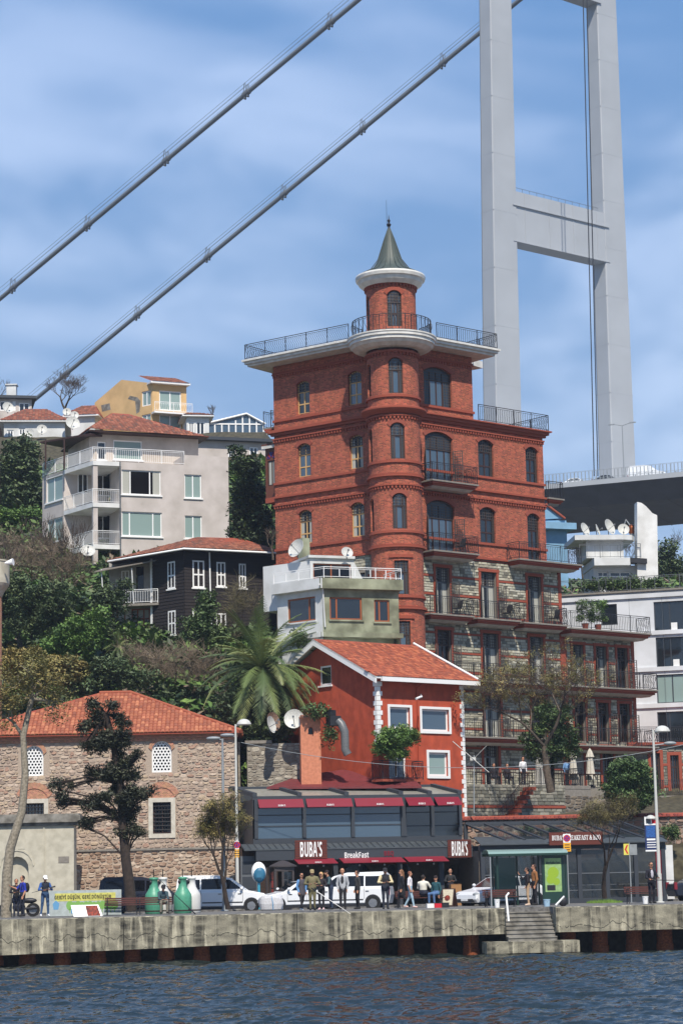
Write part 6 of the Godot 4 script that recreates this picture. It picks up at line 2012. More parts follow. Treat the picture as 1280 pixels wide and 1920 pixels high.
func glass_restaurant() -> void:
	var f := face(905, 112.5, 9)
	var root := thing("glass_restaurant", "single storey dark framed glass restaurant with sloping glass roof", "restaurant", f.pt(5, QY, -2))
	var U := func(x: float) -> float: return uv(f, x, 1640).x
	var vt := uv(f, 1060, 1592).y; var v0 := QY + 0.02
	var cols := [905.0, 960.0, 1005.0, 1060.0, 1086.0, 1138.0, 1192.0, 1244.0]
	var b := MB.new(); b.boxf(f, U.call(900), U.call(1248), vt, vt + 0.28, -0.3, 0.06)
	part(b, "beam", M.charcoal, root)
	b = MB.new(); b.boxf(f, U.call(900), U.call(1248), v0 - 0.3, v0 + 0.14, -0.25, 0.05)
	part(b, "plinth", M.charcoal, root)
	for i in cols.size():
		b = MB.new(); b.boxf(f, U.call(cols[i]) - 0.1, U.call(cols[i]) + 0.1, v0 + 0.14, vt, -0.2, 0.04)
		part(b, "post", M.charcoal, root)
		if i < cols.size() - 1:
			b = MB.new(); b.boxf(f, U.call(cols[i]) + 0.1, U.call(cols[i + 1]) - 0.1, v0 + 0.14, vt, -0.09, -0.07)
			var pn := part(b, "pane", mk("shop_glass", Color(0.16, 0.19, 0.22, 0.45), 0.04) if i == 0 else M.shop_glass, root)
			b = MB.new(); b.boxf(f, U.call(cols[i]) + 0.1, U.call(cols[i + 1]) - 0.1, lerpf(v0, vt, 0.52), lerpf(v0, vt, 0.52) + 0.05, -0.1, -0.05); b.boxf(f, U.call(cols[i]) + 0.1, U.call(cols[i + 1]) - 0.1, lerpf(v0, vt, 0.2), lerpf(v0, vt, 0.2) + 0.04, -0.1, -0.05)
			part(b, "glazing_bar", M.iron_grey, pn)
	M.shop_glass.transparency = BaseMaterial3D.TRANSPARENCY_ALPHA
	b = MB.new(); b.boxf(f, U.call(1244) + 0.1, U.call(1262), v0, vt + 0.1, -1.6, 0.0)
	part(b, "end_panel", M.white_paint, root)
	b = MB.new(); b.boxf(f, U.call(1230), U.call(1240), v0, vt - 0.1, -0.06, -0.02)
	part(b, "red_panel", M.red_metal, root)
	# interior: rear wall, floor, tables and chairs
	b = MB.new(); b.boxf(f, U.call(900), U.call(1248), QY - 0.1, vt, -5.2, -5.0); b.boxf(f, U.call(900), U.call(1248), QY + 0.02, QY + 0.06, -5, -0.25)
	b.boxf(f, U.call(900), U.call(902), QY, vt, -5, -0.3)
	part(b, "interior", M.dark_room, root)
	for k in 5:
		var u: float = U.call(1090 + k * 30)
		var t := thing("cafe_table", "small cafe table inside the glass restaurant", "table", f.pt(u, QY + 0.06, -1.2), "tables inside the glass restaurant")
		b = MB.new(); b.boxf(f, u - 0.35, u + 0.35, QY + 0.78, QY + 0.82, -1.55, -0.85)
		part(b, "table_top", M.white_clean, t)
		b = MB.new(); b.tube([f.pt(u, QY + 0.06, -1.2), f.pt(u, QY + 0.78, -1.2)], 0.04); b.lathe(f.pt(u, QY + 0.06, -1.2), [Vector2(0.25, 0), Vector2(0.25, 0.03), Vector2(0.03, 0.05)], 12)
		part(b, "pedestal", M.iron, t)
	# front fascia canopy and glass roof
	b = MB.new()
	var rt := uv(f, 1000, 1543, -3.6).y
	b.extrude(PackedVector3Array([f.pt(U.call(900), vt + 0.3, 0.3), f.pt(U.call(1250), vt + 0.3, 0.3), f.pt(U.call(1250), vt + 0.7, -1.4), f.pt(U.call(900), vt + 0.7, -1.4)]), Vector3(0, -0.05, 0))
	part(b, "canopy_roof", M.seam_roof, root)
	for k in 9:
		var x: float = lerpf(905, 1205, k / 8.0)
		b = MB.new()
		b.tube([f.pt(U.call(x) + 1.3, vt + 0.5, -0.5), f.pt(U.call(x), rt, -3.8)], 0.06, 0.06, 5)
		part(b, "rafter", M.charcoal, root)
		if k < 8:
			var x2: float = lerpf(905, 1205, (k + 1) / 8.0)
			b = MB.new(); b.quad(f.pt(U.call(x) + 1.3, vt + 0.48, -0.5), f.pt(U.call(x2) + 1.3, vt + 0.48, -0.5), f.pt(U.call(x2), rt - 0.02, -3.8), f.pt(U.call(x), rt - 0.02, -3.8))
			part(b, "roof_glass", M.shop_glass, root)
	b = MB.new(); b.boxf(f, U.call(905), U.call(1205), rt - 0.1, rt + 0.1, -3.95, -3.8)
	b.boxf(f, U.call(905) - 0.1, U.call(905) + 0.1, QY, rt, -3.95, -3.75)
	part(b, "ridge_beam", M.charcoal, root)
	# sign
	var r := rect(f, 1029, 1560, 1130, 1584, 0.45)
	b = MB.new(); b.boxf(f, r[0], r[2], r[1], r[3], 0.36, 0.42)
	var sg := part(b, "sign", M.sign_wood, root)
	b = MB.new()
	for q in [0.15, 0.85]: b.tube([f.pt(lerpf(r[0], r[2], q), vt + 0.25, 0.3), f.pt(lerpf(r[0], r[2], q), r[3], 0.34)], 0.03)
	part(b, "bracket", M.charcoal, sg)
	letters(sg, "BUBA'S BREAKFAST & BBQ", f, (r[0] + r[2]) / 2, (r[1] + r[3]) / 2, 0.435, (r[3] - r[1]) * 0.5, (r[2] - r[0]) * 0.9, M.white_clean, "lettering", true)
func right_houses() -> void:
	# white modern apartment block
	var f := face(1150, 146, -18)
	mk("white_cladding", c8(222, 225, 230), 0.55, T.blotch, 0.06)
	var root := thing("white_apartment", "white clad modern apartment block with wide dark windows and roof garden", "apartment block", f.pt(2, 8, -3))
	var u0 := uv(f, 1048, 1200).x; var u1 := uv(f, 1420, 1200).x
	var vt := uv(f, 1150, 1113).y; var vb := 5.0
	var hs := []
	for q in [[1225, 1127, 1290, 1182, 0.45], [1229, 1194, 1290, 1251, 0.45], [1230, 1264, 1290, 1318, 0.5], [1126, 1133, 1156, 1172, 0.02], [1232, 1334, 1290, 1395, 0.4]]:
		var h := rect(f, q[0], q[1], q[2], q[3])
		hs.append(h)
		window(root, f, h, {"fm": M.charcoal, "pm": M.glass if q[1] != 1264 else M.glass_green, "mull": [q[4]], "th": 0.07, "w": -0.1})
	var b := MB.new()
	wall(b, f, u0, u1, vb, vt, hs, 0.25); shell(b, f, u0, u1, vb, vt, 9)
	part(b, "wall", M.white_cladding, root)
	for y in [1120.0, 1190.0, 1258.0, 1326.0]:
		b = MB.new(); b.boxf(f, u0, u1, uv(f, 1150, y).y - 0.16, uv(f, 1150, y).y + 0.12, -0.02, 0.12)
		part(b, "floor_band", M.white_cladding, root)
	b = MB.new(); b.boxf(f, u0 - 0.1, u1, vt, vt + 0.12, -9, 0.2)
	part(b, "roof_edge", M.slab, root)
	b = MB.new()
	for k in 6: b.boxf(f, lerpf(u0, u1, k / 6.0 + 0.03), lerpf(u0, u1, k / 6.0 + 0.03) + 0.015, vb, vt - 0.4, -0.01, 0.006)
	part(b, "cladding_joints", M.iron_grey, root)
	for q in [0, 1]:      # glass balustrades
		var h2: Array = hs[q]
		b = MB.new(); b.boxf(f, h2[0] + 1.1, h2[0] + 1.5, h2[1] - 0.1, h2[1] + 0.5, 0.02, 0.05)
		part(b, "air_unit", M.white_clean, root)
	railing(root, [f.pt(u0, vt + 0.12, 0.0), f.pt(u1, vt + 0.12, 0.0)], 0.9, M.iron_grey, 0.9, 0.0, "railing", 0.015)
	# white round-cornered terrace house
	f = face(1130, 158, 4)
	var r := thing("terrace_house", "white house with rounded flat roof slab and a tall curved chimney wall", "house", f.pt(0, 18, -3))
	b = MB.new()
	var q0 := rect(f, 1098, 1013, 1168, 1046)
	b.boxf(f, q0[0], q0[2], q0[1], q0[3], -4, 0)
	part(b, "upper_wall", M.white_plaster, r)
	b = MB.new()
	var s := rect(f, 1074, 1005, 1190, 1014)
	b.extrude(PackedVector3Array([f.pt(s[0], s[1], 0.6), f.pt(s[2] - 1.0, s[1], 0.6), f.pt(s[2] - 0.3, s[1], 0.3), f.pt(s[2], s[1], -0.4), f.pt(s[2], s[1], -4), f.pt(s[0], s[1], -4)]), Vector3(0, s[3] - s[1], 0))
	part(b, "roof_slab", M.white_plaster, r)
	b = MB.new()
	var s2 := rect(f, 1109, 1049, 1176, 1063)
	b.boxf(f, s2[0], s2[2], s2[1], s2[3], -4, 0.9)
	var bl := part(b, "balcony", M.white_plaster, r)
	railing(bl, [f.pt(s2[0] - 1.0, s2[3], 0.8), f.pt(s2[2] + 0.8, s2[3], 0.8)], 1.0, M.iron_grey, 0.5, 0.0)
	var q1 := rect(f, 1112, 1066, 1196, 1104)
	b = MB.new()
	var hw := [rect(f, 1120, 1072, 1140, 1100), rect(f, 1143, 1072, 1182, 1100)]
	wall(b, f, q1[0], q1[2], q1[1] - 2, q1[3] + 0.2, hw, 0.15); shell(b, f, q1[0], q1[2], q1[1] - 2, q1[3] + 0.2, 4)
	part(b, "lower_wall", M.white_plaster, r)
	for h in hw: window(r, f, h, {"fm": M.white_clean, "pm": M.glass, "mull": [0.5], "trans": [0.7]})
	b = MB.new()
	var cw := [uv(f, 1194, 1093, 0.6), uv(f, 1233, 1093, 0.6), uv(f, 1231, 966, 0.6), uv(f, 1222, 962, 0.6), uv(f, 1210, 949, 0.6), uv(f, 1202, 943, 0.6), uv(f, 1193.5, 941, 0.6)]
	var pts := PackedVector3Array()
	for p in cw: pts.append(f.pt(p.x, p.y, 0.6))
	b.extrude(pts, -f.n * 1.0)
	part(b, "chimney_wall", M.white_paint, r)
	b = MB.new(); b.extrude(PackedVector3Array([f.pt(s2[2], s2[3], 0.95), f.pt(s2[2] + 1.2, s2[3] - 0.1, 0.95), f.pt(s2[2] + 1.2, s2[3] - 0.1, 0), f.pt(s2[2], s2[3], 0)]), Vector3(0, -0.35, 0))
	part(b, "black_awning", M.iron, r)
	for q in [[1094.0, 1005.0, 0.5, 0.9, "white dish at the corner of the rounded roof slab"], [1118.0, 1005.0, 0.45, 1.3, "tilted white dish beside the roof slab's corner dish"], [1140.0, 1003.0, 0.6, 0.9, "large upright white dish on the rounded roof slab"], [1168.0, 1003.0, 0.42, 0.1, "white dish beside the copper boiler"]]:
		dish(P(q[0], q[1], 159), q[2], q[3], q[4], null, 0.3)
	var cb := thing("copper_boiler", "round copper boiler tank beside the curved chimney wall", "boiler", P(1184, 1006, 159.5))
	b = MB.new(); b.ball(P(1184, 993, 159.5), Vector3(0.32, 0.4, 0.32), 14, 10)
	part(b, "tank", mk("copper", c8(168, 92, 52), 0.35, T.stain, 1.0, false, 0.7), cb)
	b = MB.new(); b.tube([P(1184, 1006, 159.5), P(1184, 1000, 159.5)], 0.2); b.tube([P(1180, 985, 159.5), P(1172, 974, 159.5), P(1170, 984, 159.5)], 0.05)
	part(b, "pipes", M.galv, cb)
	# pale blue house under the deck
	f = face(1050, 172, 20)
	var bh := thing("blue_house", "pale blue house with gabled roof edge below the bridge deck", "house", f.pt(0, 20, -2))
	mk("sky_plaster", c8(128, 170, 200), 0.85, T.blotch, 0.1)
	b = MB.new()
	var z := rect(f, 1000, 975, 1062, 1040)
	b.boxf(f, z[0], z[2], z[1] - 6, z[3], -5, 0)
	part(b, "wall", M.sky_plaster, bh)
	b = MB.new(); var z2 := rect(f, 1000, 979, 1080, 991, 0.8); b.boxf(f, z2[0], z2[2], z2[1], z2[3], -4, 0.8)
	part(b, "balcony", M.sky_plaster, bh)
	b = MB.new()
	b.prism(f, [uv(f, 1000, 975), uv(f, 1054, 972), uv(f, 1024, 948), uv(f, 1000, 950)], -4, 0.1)
	part(b, "gable", M.sky_plaster, bh)
	b = MB.new(); b.tube([f.pt(uv(f, 1020, 946).x, uv(f, 1020, 946).y, 0.2), f.pt(uv(f, 1056, 973).x, uv(f, 1056, 973).y, 0.2)], 0.12)
	part(b, "roof_edge", M.brick_dark, bh)
# ---------- vegetation ----------
var clump_leaf: ArrayMesh
var clump_fine: ArrayMesh
var clump_twig: ArrayMesh
func make_clumps() -> void:
	rng.seed = 5
	for kind in 3:
		var b := MB.new()
		var n: int = [46, 52, 16][kind]
		for k in n:
			var d := Vector3(rng.randf_range(-1, 1), rng.randf_range(-1, 1), rng.randf_range(-1, 1)).normalized()
			if kind < 2:
				var o := d * sqrt(rng.randf()) * 1.0
				var s: float = [0.24, 0.15][kind] * rng.randf_range(0.6, 1.5)
				var a := Vector3(rng.randf_range(-1, 1), rng.randf_range(-0.6, 0.6), rng.randf_range(-1, 1)).normalized()
				var c := a.cross(Vector3(rng.randf_range(-1, 1), 1.2, rng.randf_range(-1, 1)).normalized()).normalized()
				var k2 := rng.randf_range(0.85, 1.0)
				b.col = Color(k2, k2, k2)
				b.quad(o - a * s, o + c * s * 0.5, o + a * s, o - c * s * 0.5)
			else:
				var o2 := d * 0.3
				var e := (d + Vector3(0, 0.7, 0)).normalized()
				var tip := o2 + e * rng.randf_range(0.7, 1.3) + Vector3(rng.randf_range(-0.2, 0.2), 0, rng.randf_range(-0.2, 0.2))
				b.tube([o2, (o2 + tip) / 2 + Vector3(rng.randf_range(-0.1, 0.1), 0.05, rng.randf_range(-0.1, 0.1)), tip], 0.022, 0.006, 3)
		var m: StandardMaterial3D = mk(["leaf", "leaf_fine", "twigs"][kind], Color(1, 1, 1), 0.65, null, 1.0, true)
		if kind < 2:
			m.backlight_enabled = true; m.backlight = Color(0.25, 0.28, 0.1); m.cull_mode = BaseMaterial3D.CULL_DISABLED
		var am := b.mesh(m)
		if kind == 0: clump_leaf = am
		elif kind == 1: clump_fine = am
		else: clump_twig = am
func scatter(parent: Node, called: String, msh: Mesh, pts: Array, size: float, cols: Array, seed_ := 1) -> MultiMeshInstance3D:
	var r := RandomNumberGenerator.new(); r.seed = seed_
	var mm := MultiMesh.new()
	mm.transform_format = MultiMesh.TRANSFORM_3D; mm.use_colors = true; mm.mesh = msh
	mm.instance_count = pts.size()
	var off := wpos(parent)
	for i in pts.size():
		var s := size * r.randf_range(0.5, 1.5)
		var bs := Basis.from_euler(Vector3(r.randf_range(-0.5, 0.5), r.randf() * TAU, r.randf_range(-0.5, 0.5))).scaled(Vector3(s, s, s))
		mm.set_instance_transform(i, Transform3D(bs, pts[i] - off))
		var c: Color = cols[r.randi() % cols.size()]
		var k := r.randf_range(0.75, 1.25)
		mm.set_instance_color(i, Color(c.r * k, c.g * k, c.b * k))
	var o := MultiMeshInstance3D.new()
	o.multimesh = mm; o.name = called
	parent.add_child(o, true)
	return o
# leafy plant: limbs reach into lobes given as picture ellipses [x, y, rx, ry(, dz)] at distance d
func leafy(called: String, label: String, cat: String, d: float, trunk: Array, lobes: Array, cols: Array, o := {}) -> Node3D:
	rng.seed = hash(label)
	var path := []
	for q in trunk: path.append(P(q[0], q[1], d + (q[2] if q.size() > 2 else 0.0)))
	var root := thing(called, label, cat, path[0], o.get("group", ""))
	var r0: float = o.get("r", 0.18)
	var b := MB.new()
	b.tube(path, r0, r0 * 0.45, 8)
	var size: float = o.get("size", 0.4)
	var pts := []
	var sc := d / FPX
	if o.has("split"):
		var more := []
		for q in lobes:
			for i in o.split:
				var a: float = TAU * (i + rng.randf()) / o.split
				more.append([q[0] + cos(a) * q[2] * 0.6, q[1] + sin(a) * q[3] * 0.55, q[2] * rng.randf_range(0.3, 0.5), q[3] * rng.randf_range(0.35, 0.55), rng.randf_range(-0.4, 0.4)])
		lobes = more
	for q in lobes:
		var dz: float = q[4] if q.size() > 4 else 0.0
		var c := P(q[0], q[1], d + dz)
		var rx: float = q[2] * sc; var ry: float = q[3] * sc
		var near: Vector3 = path[-1]
		for p in path:
			if p.distance_to(c) < near.distance_to(c) and p.y < c.y + ry: near = p
		if near.distance_to(c) > 0.2:
			var mid := (near + c) / 2 + Vector3(0, 0.12 * near.distance_to(c), 0)
			b.tube([near, mid, c], r0 * (0.16 if o.has("split") else 0.4), r0 * 0.1, 6)
			for k in 5:
				var e := c + Vector3(rng.randf_range(-rx, rx), rng.randf_range(-ry, ry), rng.randf_range(-rx, rx)) * 0.7
				b.tube([mid.lerp(c, rng.randf()), e], r0 * 0.14, r0 * 0.04, 4)
		var n := int(o.get("dens", 1.0) * clampf(rx * ry * rx * 10.0 / (size * size * size), 10, 900)) 
		for k in n:
			var v := Vector3(rng.randf_range(-1, 1), rng.randf_range(-1, 1), rng.randf_range(-1, 1)).normalized() * pow(rng.randf(), 0.45)
			v *= 1.0 + 0.22 * sin(v.x * 7.0 + q[0]) * sin(v.y * 6.0 + q[1])
			pts.append(c + Vector3(v.x * rx, v.y * ry, v.z * rx))
	part(b, "trunk", o.get("bark", M.bark_dark), root)
	scatter(root, "crown", o.get("mesh", clump_leaf), pts, size, cols, hash(label)).set_meta("kind", "stuff")
	return root
# bare tree grown by forking; tips can carry a few young leaves
func bare(called: String, label: String, base: Vector3, h: float, o := {}) -> Node3D:
	rng.seed = hash(label)
	var root := thing(called, label, "tree", base, o.get("group", ""))
	var b := MB.new(); var tw := MB.new()
	var tips := []
	var lv: int = o.get("levels", 5)
	var stack := [[base, (Vector3(o.get("lean", 0.0), 1, 0)).normalized(), h * o.get("first", 0.3), o.get("r", h * 0.022), 0]]
	while stack.size() > 0:
		var s: Array = stack.pop_back()
		var p: Vector3 = s[0]; var d: Vector3 = s[1]
		var pts := [p]
		for k in 3:
			d = (d + Vector3(rng.randf_range(-1, 1), rng.randf_range(-0.4, 0.8), rng.randf_range(-1, 1)) * 0.16).normalized()
			p += d * s[2] / 3
			pts.append(p)
		var r1: float = s[3] * 0.68
		if s[4] < 3: b.tube(pts, s[3], r1, 6 if s[4] < 2 else 5)
		else: tw.tube(pts, maxf(s[3], 0.012), maxf(r1, 0.008), 3)
		if s[4] >= lv - 1:
			tips.append(p); tips.append(pts[1])
			continue
		var n := rng.randi_range(2, 3) + (1 if s[4] >= 2 else 0)
		for k in n:
			var a := TAU * (k + rng.randf() * 0.7) / n
			var side := Vector3(cos(a), 0, sin(a))
			var spread: float = o.get("spread", 0.75) * rng.randf_range(0.6, 1.2)
			var nd := (d * (1.0 if k > 0 else 1.3) + side * spread + Vector3(0, o.get("up", 0.25), 0)).normalized()
			stack.append([pts[3] if k < 2 else pts[2], nd, s[2] * rng.randf_range(0.62, 0.86), r1 * rng.randf_range(0.6, 0.85), s[4] + 1])
	part(b, "trunk", o.get("bark", M.bark), root)
	part(tw, "twigs", o.get("twigm", M.twig), root)
	if o.has("leaf"):
		var pts2 := []
		for t in tips:
			if rng.randf() < o.get("leafy", 0.5): pts2.append(t + Vector3(rng.randf_range(-0.2, 0.2), rng.randf_range(-0.2, 0.2), rng.randf_range(-0.2, 0.2)))
		scatter(root, "crown", clump_fine, pts2, o.get("size", 0.3), o.leaf, 3).set_meta("kind", "stuff")
	return root
func palm(label: String, c: Vector3, R: float, n: int, foot: Vector3) -> void:
	rng.seed = hash(label)
	var root := thing("palm_tree", label, "palm", foot)
	var b := MB.new()
	b.tube([foot, (foot + c) / 2, c], R * 0.1, R * 0.12, 10)
	for k in 40:
		var a := k * 2.4
		var y := lerpf(0.35, 1.0, k / 40.0)
		var q := foot.lerp(c, y)
		b.tube([q + Vector3(cos(a), 0, sin(a)) * R * 0.09, q + Vector3(cos(a), 0.5, sin(a)) * R * 0.15], R * 0.03, R * 0.012, 4)
	part(b, "trunk", M.bark, root)
	var mats := [mk("palm_a", c8(100, 116, 66), 0.5), mk("palm_b", c8(82, 100, 58), 0.5), mk("palm_c", c8(130, 138, 84), 0.5)]
	for k in n:
		b = MB.new()
		var a := k * 2.39996
		var t := float(k) / n
		a += rng.randf_range(-0.4, 0.4)
		var el := lerpf(1.35, -0.4, pow(t, 0.8)) + rng.randf_range(-0.28, 0.28)
		var d := Vector3(cos(a) * cos(el), sin(el), sin(a) * cos(el))
		var p := c
		var pts := [p]
		var L := R * rng.randf_range(0.9, 1.12)
		for s in 10:
			d = (d + Vector3(0.04 * sin(k * 7.0), -0.11 - 0.06 * t - 0.05 * sin(k * 3.0), 0.04 * cos(k * 5.0))).normalized()
			p += d * L / 10
			pts.append(p)
		b.tube(pts, R * 0.014, R * 0.004, 4)
		for s in range(2, 38):
			var q := s / 38.0 * 10
			var i := mini(int(q), 9)
			var o: Vector3 = pts[i].lerp(pts[i + 1], q - i)
			var dir: Vector3 = (pts[i + 1] - pts[i]).normalized()
			var side := dir.cross(Vector3.UP).normalized()
			var ll := R * 0.2 * sin(PI * clampf(s / 38.0 * 0.85 + 0.12, 0, 1))
			for sg in [-1, 1]:
				var tip: Vector3 = o + (side * sg * 0.8 + dir * 0.65 + Vector3(0, -0.35 + 0.25 * rng.randf(), 0)).normalized() * ll
				b.tri(o - dir * R * 0.009, o + dir * R * 0.012, tip)
		part(b, "frond", mats[k % 3], root)
func vegetation() -> void:
	make_clumps()
	var dark := [lin(74, 92, 58), lin(64, 80, 50), lin(90, 104, 64)]
	var green := [lin(92, 122, 54), lin(78, 108, 48), lin(108, 136, 64)]
	var olive := [lin(132, 122, 68), lin(114, 110, 60), lin(146, 130, 76)]
	var mid := [lin(80, 102, 56), lin(68, 90, 50), lin(98, 118, 66)]
	var brown := [lin(124, 108, 90), lin(106, 94, 78), lin(138, 122, 102)]
	# foreground trees on the promenade
	leafy("plane_tree", "pale barked plane tree in young leaf beside the marble fountain", "tree", 99.0, [[12, 1724], [14, 1640], [20, 1590], [42, 1520], [48, 1450], [44, 1380], [60, 1310]], [[28, 1285, 60, 42], [95, 1290, 45, 40], [5, 1340, 40, 40], [112, 1330, 28, 24], [60, 1250, 40, 22]], olive, {"r": 0.25, "bark": M.bark_pale, "mesh": clump_fine, "size": 0.34, "dens": 0.14})
	leafy("evergreen_tree", "dark evergreen tree with layered foliage in front of the stone mosque", "tree", 100.0, [[247, 1708], [243, 1660], [236, 1610], [230, 1540], [226, 1470], [212, 1390], [200, 1340]], [[190, 1325, 34, 16], [205, 1352, 42, 18], [165, 1365, 26, 13], [215, 1388, 48, 20], [178, 1402, 26, 14], [240, 1415, 30, 14], [228, 1445, 44, 20], [185, 1455, 28, 18], [222, 1490, 50, 20], [268, 1488, 30, 11], [236, 1525, 36, 18], [245, 1560, 30, 14], [118, 1475, 28, 12], [118, 1502, 10, 14], [168, 1508, 22, 14], [160, 1543, 14, 12]], [lin(52, 58, 42), lin(42, 48, 36), lin(64, 68, 46)], {"r": 0.27, "size": 0.2, "dens": 0.55, "split": 5})
	bare("pollard_tree", "small leaning pollarded tree with fine upright shoots near the white van", P(428, 1704, 104), 4.2, {"levels": 6, "lean": -0.4, "first": 0.36, "r": 0.13, "spread": 0.6, "up": 0.5, "bark": M.bark_dark, "leaf": olive, "leafy": 0.8, "size": 0.16})
	bare("budding_tree", "small round street tree coming into leaf before the glass restaurant", P(1133, 1684, 106), 4.3, {"levels": 6, "first": 0.36, "r": 0.13, "spread": 0.8, "up": 0.3, "bark": M.bark_dark, "leaf": [lin(110, 100, 56), lin(96, 88, 52)], "leafy": 0.9, "size": 0.16})
	# hillside on the mosque side
	palm("big date palm with arching fronds above the rubble wall", P(492, 1255, 121), 3.9, 70, P(494, 1400, 121))
	palm("small fan palm beneath the timber house porch", P(224, 1212, 127), 1.1, 26, P(224, 1250, 127))
	bare("bare_tree", "tall bare grey tree in front of the pale grey apartment house", P(118, 1230, 138), 9.5, {"levels": 7, "first": 0.27, "spread": 0.55, "up": 0.5, "bark": M.bark})
	bare("bare_tree", "thin bare tree leaning over the ivy slope", P(45, 1235, 134), 8.0, {"levels": 6, "first": 0.3, "spread": 0.5, "up": 0.45, "lean": -0.15})
	bare("bare_tree", "bare round tree beneath the cable end on the hilltop", P(125, 800, 205), 8.4, {"levels": 7, "first": 0.2, "spread": 0.9, "up": 0.2})
	bare("bare_tree", "small bare tree beside the ochre house", P(398, 800, 200), 2.6, {"levels": 5, "first": 0.25, "spread": 0.8})
	bare("bare_tree", "bare treetop behind the dark flat roofed hillside house", P(-8, 770, 212), 4.0, {"levels": 5, "first": 0.3, "spread": 0.8})
	bare("bare_tree", "leafless climbing tree against the brick mansion's hill face", P(512, 1050, 131), 3.4, {"levels": 5, "first": 0.2, "spread": 0.8})
	leafy("evergreen_tree", "dense dark evergreen beside the grey apartment's left balcony", "tree", 163.0, [[40, 990], [40, 900]], [[36, 865, 36, 44], [30, 925, 44, 40], [60, 920, 22, 40], [15, 900, 30, 60]], dark, {"r": 0.3, "size": 0.5, "dens": 0.5})
	leafy("hedge", "bright green clipped hedge above the rubble garden wall", "hedge", 159.0, [[50, 1000], [50, 985]], [[30, 972, 40, 14], [62, 970, 20, 12]], green, {"r": 0.06, "size": 0.35, "dens": 0.6})
	leafy("magnolia_tree", "glossy magnolia tree between the grey apartment and the brick mansion", "tree", 140.0, [[470, 1080], [468, 980], [466, 880]], [[462, 880, 26, 22], [470, 925, 34, 34], [455, 975, 26, 40], [486, 985, 26, 44], [470, 1030, 40, 24], [445, 845, 16, 10]], [lin(70, 88, 46), lin(48, 64, 38), lin(40, 54, 36)], {"r": 0.2, "size": 0.34, "dens": 0.5})
	for q in [["bright green bush below the bare grey tree", 128.0, [[150, 1195, 50, 36], [110, 1215, 34, 26], [185, 1165, 22, 26]], green], ["ivy covered thicket beneath the minaret balcony", 131.0, [[60, 1150, 60, 50], [20, 1120, 40, 50], [100, 1130, 36, 46]], dark], ["dark shrub under the timber house balcony", 130.0, [[205, 1130, 34, 30], [190, 1180, 30, 40], [235, 1100, 20, 10]], dark], ["dark green bush against the timber house wall", 128.5, [[388, 1140, 22, 32], [372, 1180, 32, 24], [405, 1190, 24, 20]], mid], ["yellow green shrub behind the plane tree", 122.0, [[40, 1245, 60, 30], [125, 1260, 44, 26]], olive], ["dark laurel behind the mosque roof", 122.5, [[205, 1262, 40, 30], [165, 1285, 40, 20], [260, 1275, 30, 20]], dark], ["low dark bush below the date palm", 120.5, [[440, 1330, 40, 40], [520, 1345, 34, 34], [485, 1380, 40, 20]], dark], ["small laurel bush beside the brick chimney", 115.8, [[588, 1335, 20, 14], [620, 1380, 16, 22]], mid], ["evergreen shrub below the green house", 123.0, [[560, 1200, 20, 18]], mid]]:
		leafy("bush", q[0], "bush", q[1], [[q[2][0][0], q[2][0][1] + q[2][0][3]], [q[2][0][0], q[2][0][1]]], q[2], q[3], {"r": 0.07, "size": 0.3, "dens": 0.4, "group": "bushes on the slope"})
	for q in [["brown leafless thicket between the palms", 125.0, [[330, 1245, 70, 34], [265, 1225, 40, 26], [395, 1255, 44, 34]], brown], ["pale twiggy shrub before the timber house windows", 129.0, [[455, 1130, 44, 44], [430, 1170, 30, 30]], [lin(110, 102, 70), lin(94, 86, 62)]], ["grey brown bramble below the pale grey apartment", 139.0, [[60, 1050, 60, 40], [130, 1060, 50, 44], [20, 1010, 30, 24]], brown]]:
		leafy("bush", q[0], "bush", q[1], [[q[2][0][0], q[2][0][1] + q[2][0][3]], [q[2][0][0], q[2][0][1]]], q[2], q[3], {"r": 0.05, "size": 0.5, "dens": 0.26, "mesh": clump_twig, "group": "bushes on the slope"})
	# mansion garden side
	leafy("balcony_shrub", "bright green shrub spilling over the red house balcony", "shrub", 115.6, [[742, 1455], [742, 1410]], [[740, 1385, 38, 22], [715, 1400, 22, 14], [770, 1382, 20, 14], [742, 1412, 26, 12]], green, {"r": 0.05, "size": 0.2, "dens": 0.4})
	leafy("magnolia_tree", "leafy magnolia behind the terrace parasols", "tree", 122.6, [[1035, 1482], [1035, 1400]], [[1035, 1350, 46, 30], [1000, 1390, 24, 30], [1062, 1395, 30, 34], [1030, 1410, 40, 26]], mid, {"r": 0.15, "size": 0.24, "dens": 0.16})
	bare("plane_tree", "wide plane tree with sparse spring leaves on the mansion terrace", P(1032, 1486, 121.3), 10.5, {"levels": 7, "first": 0.24, "spread": 1.25, "up": 0.05, "r": 0.24, "bark": M.bark, "leaf": olive, "leafy": 0.16, "size": 0.22})
	leafy("laurel_tree", "dense round green tree beside the low stone wing", "tree", 118.9, [[1182, 1535], [1182, 1490]], [[1180, 1450, 42, 26], [1160, 1480, 30, 26], [1205, 1478, 30, 28], [1182, 1500, 40, 20]], [lin(78, 102, 56), lin(60, 84, 46), lin(96, 118, 68)], {"r": 0.13, "size": 0.24, "dens": 0.45})
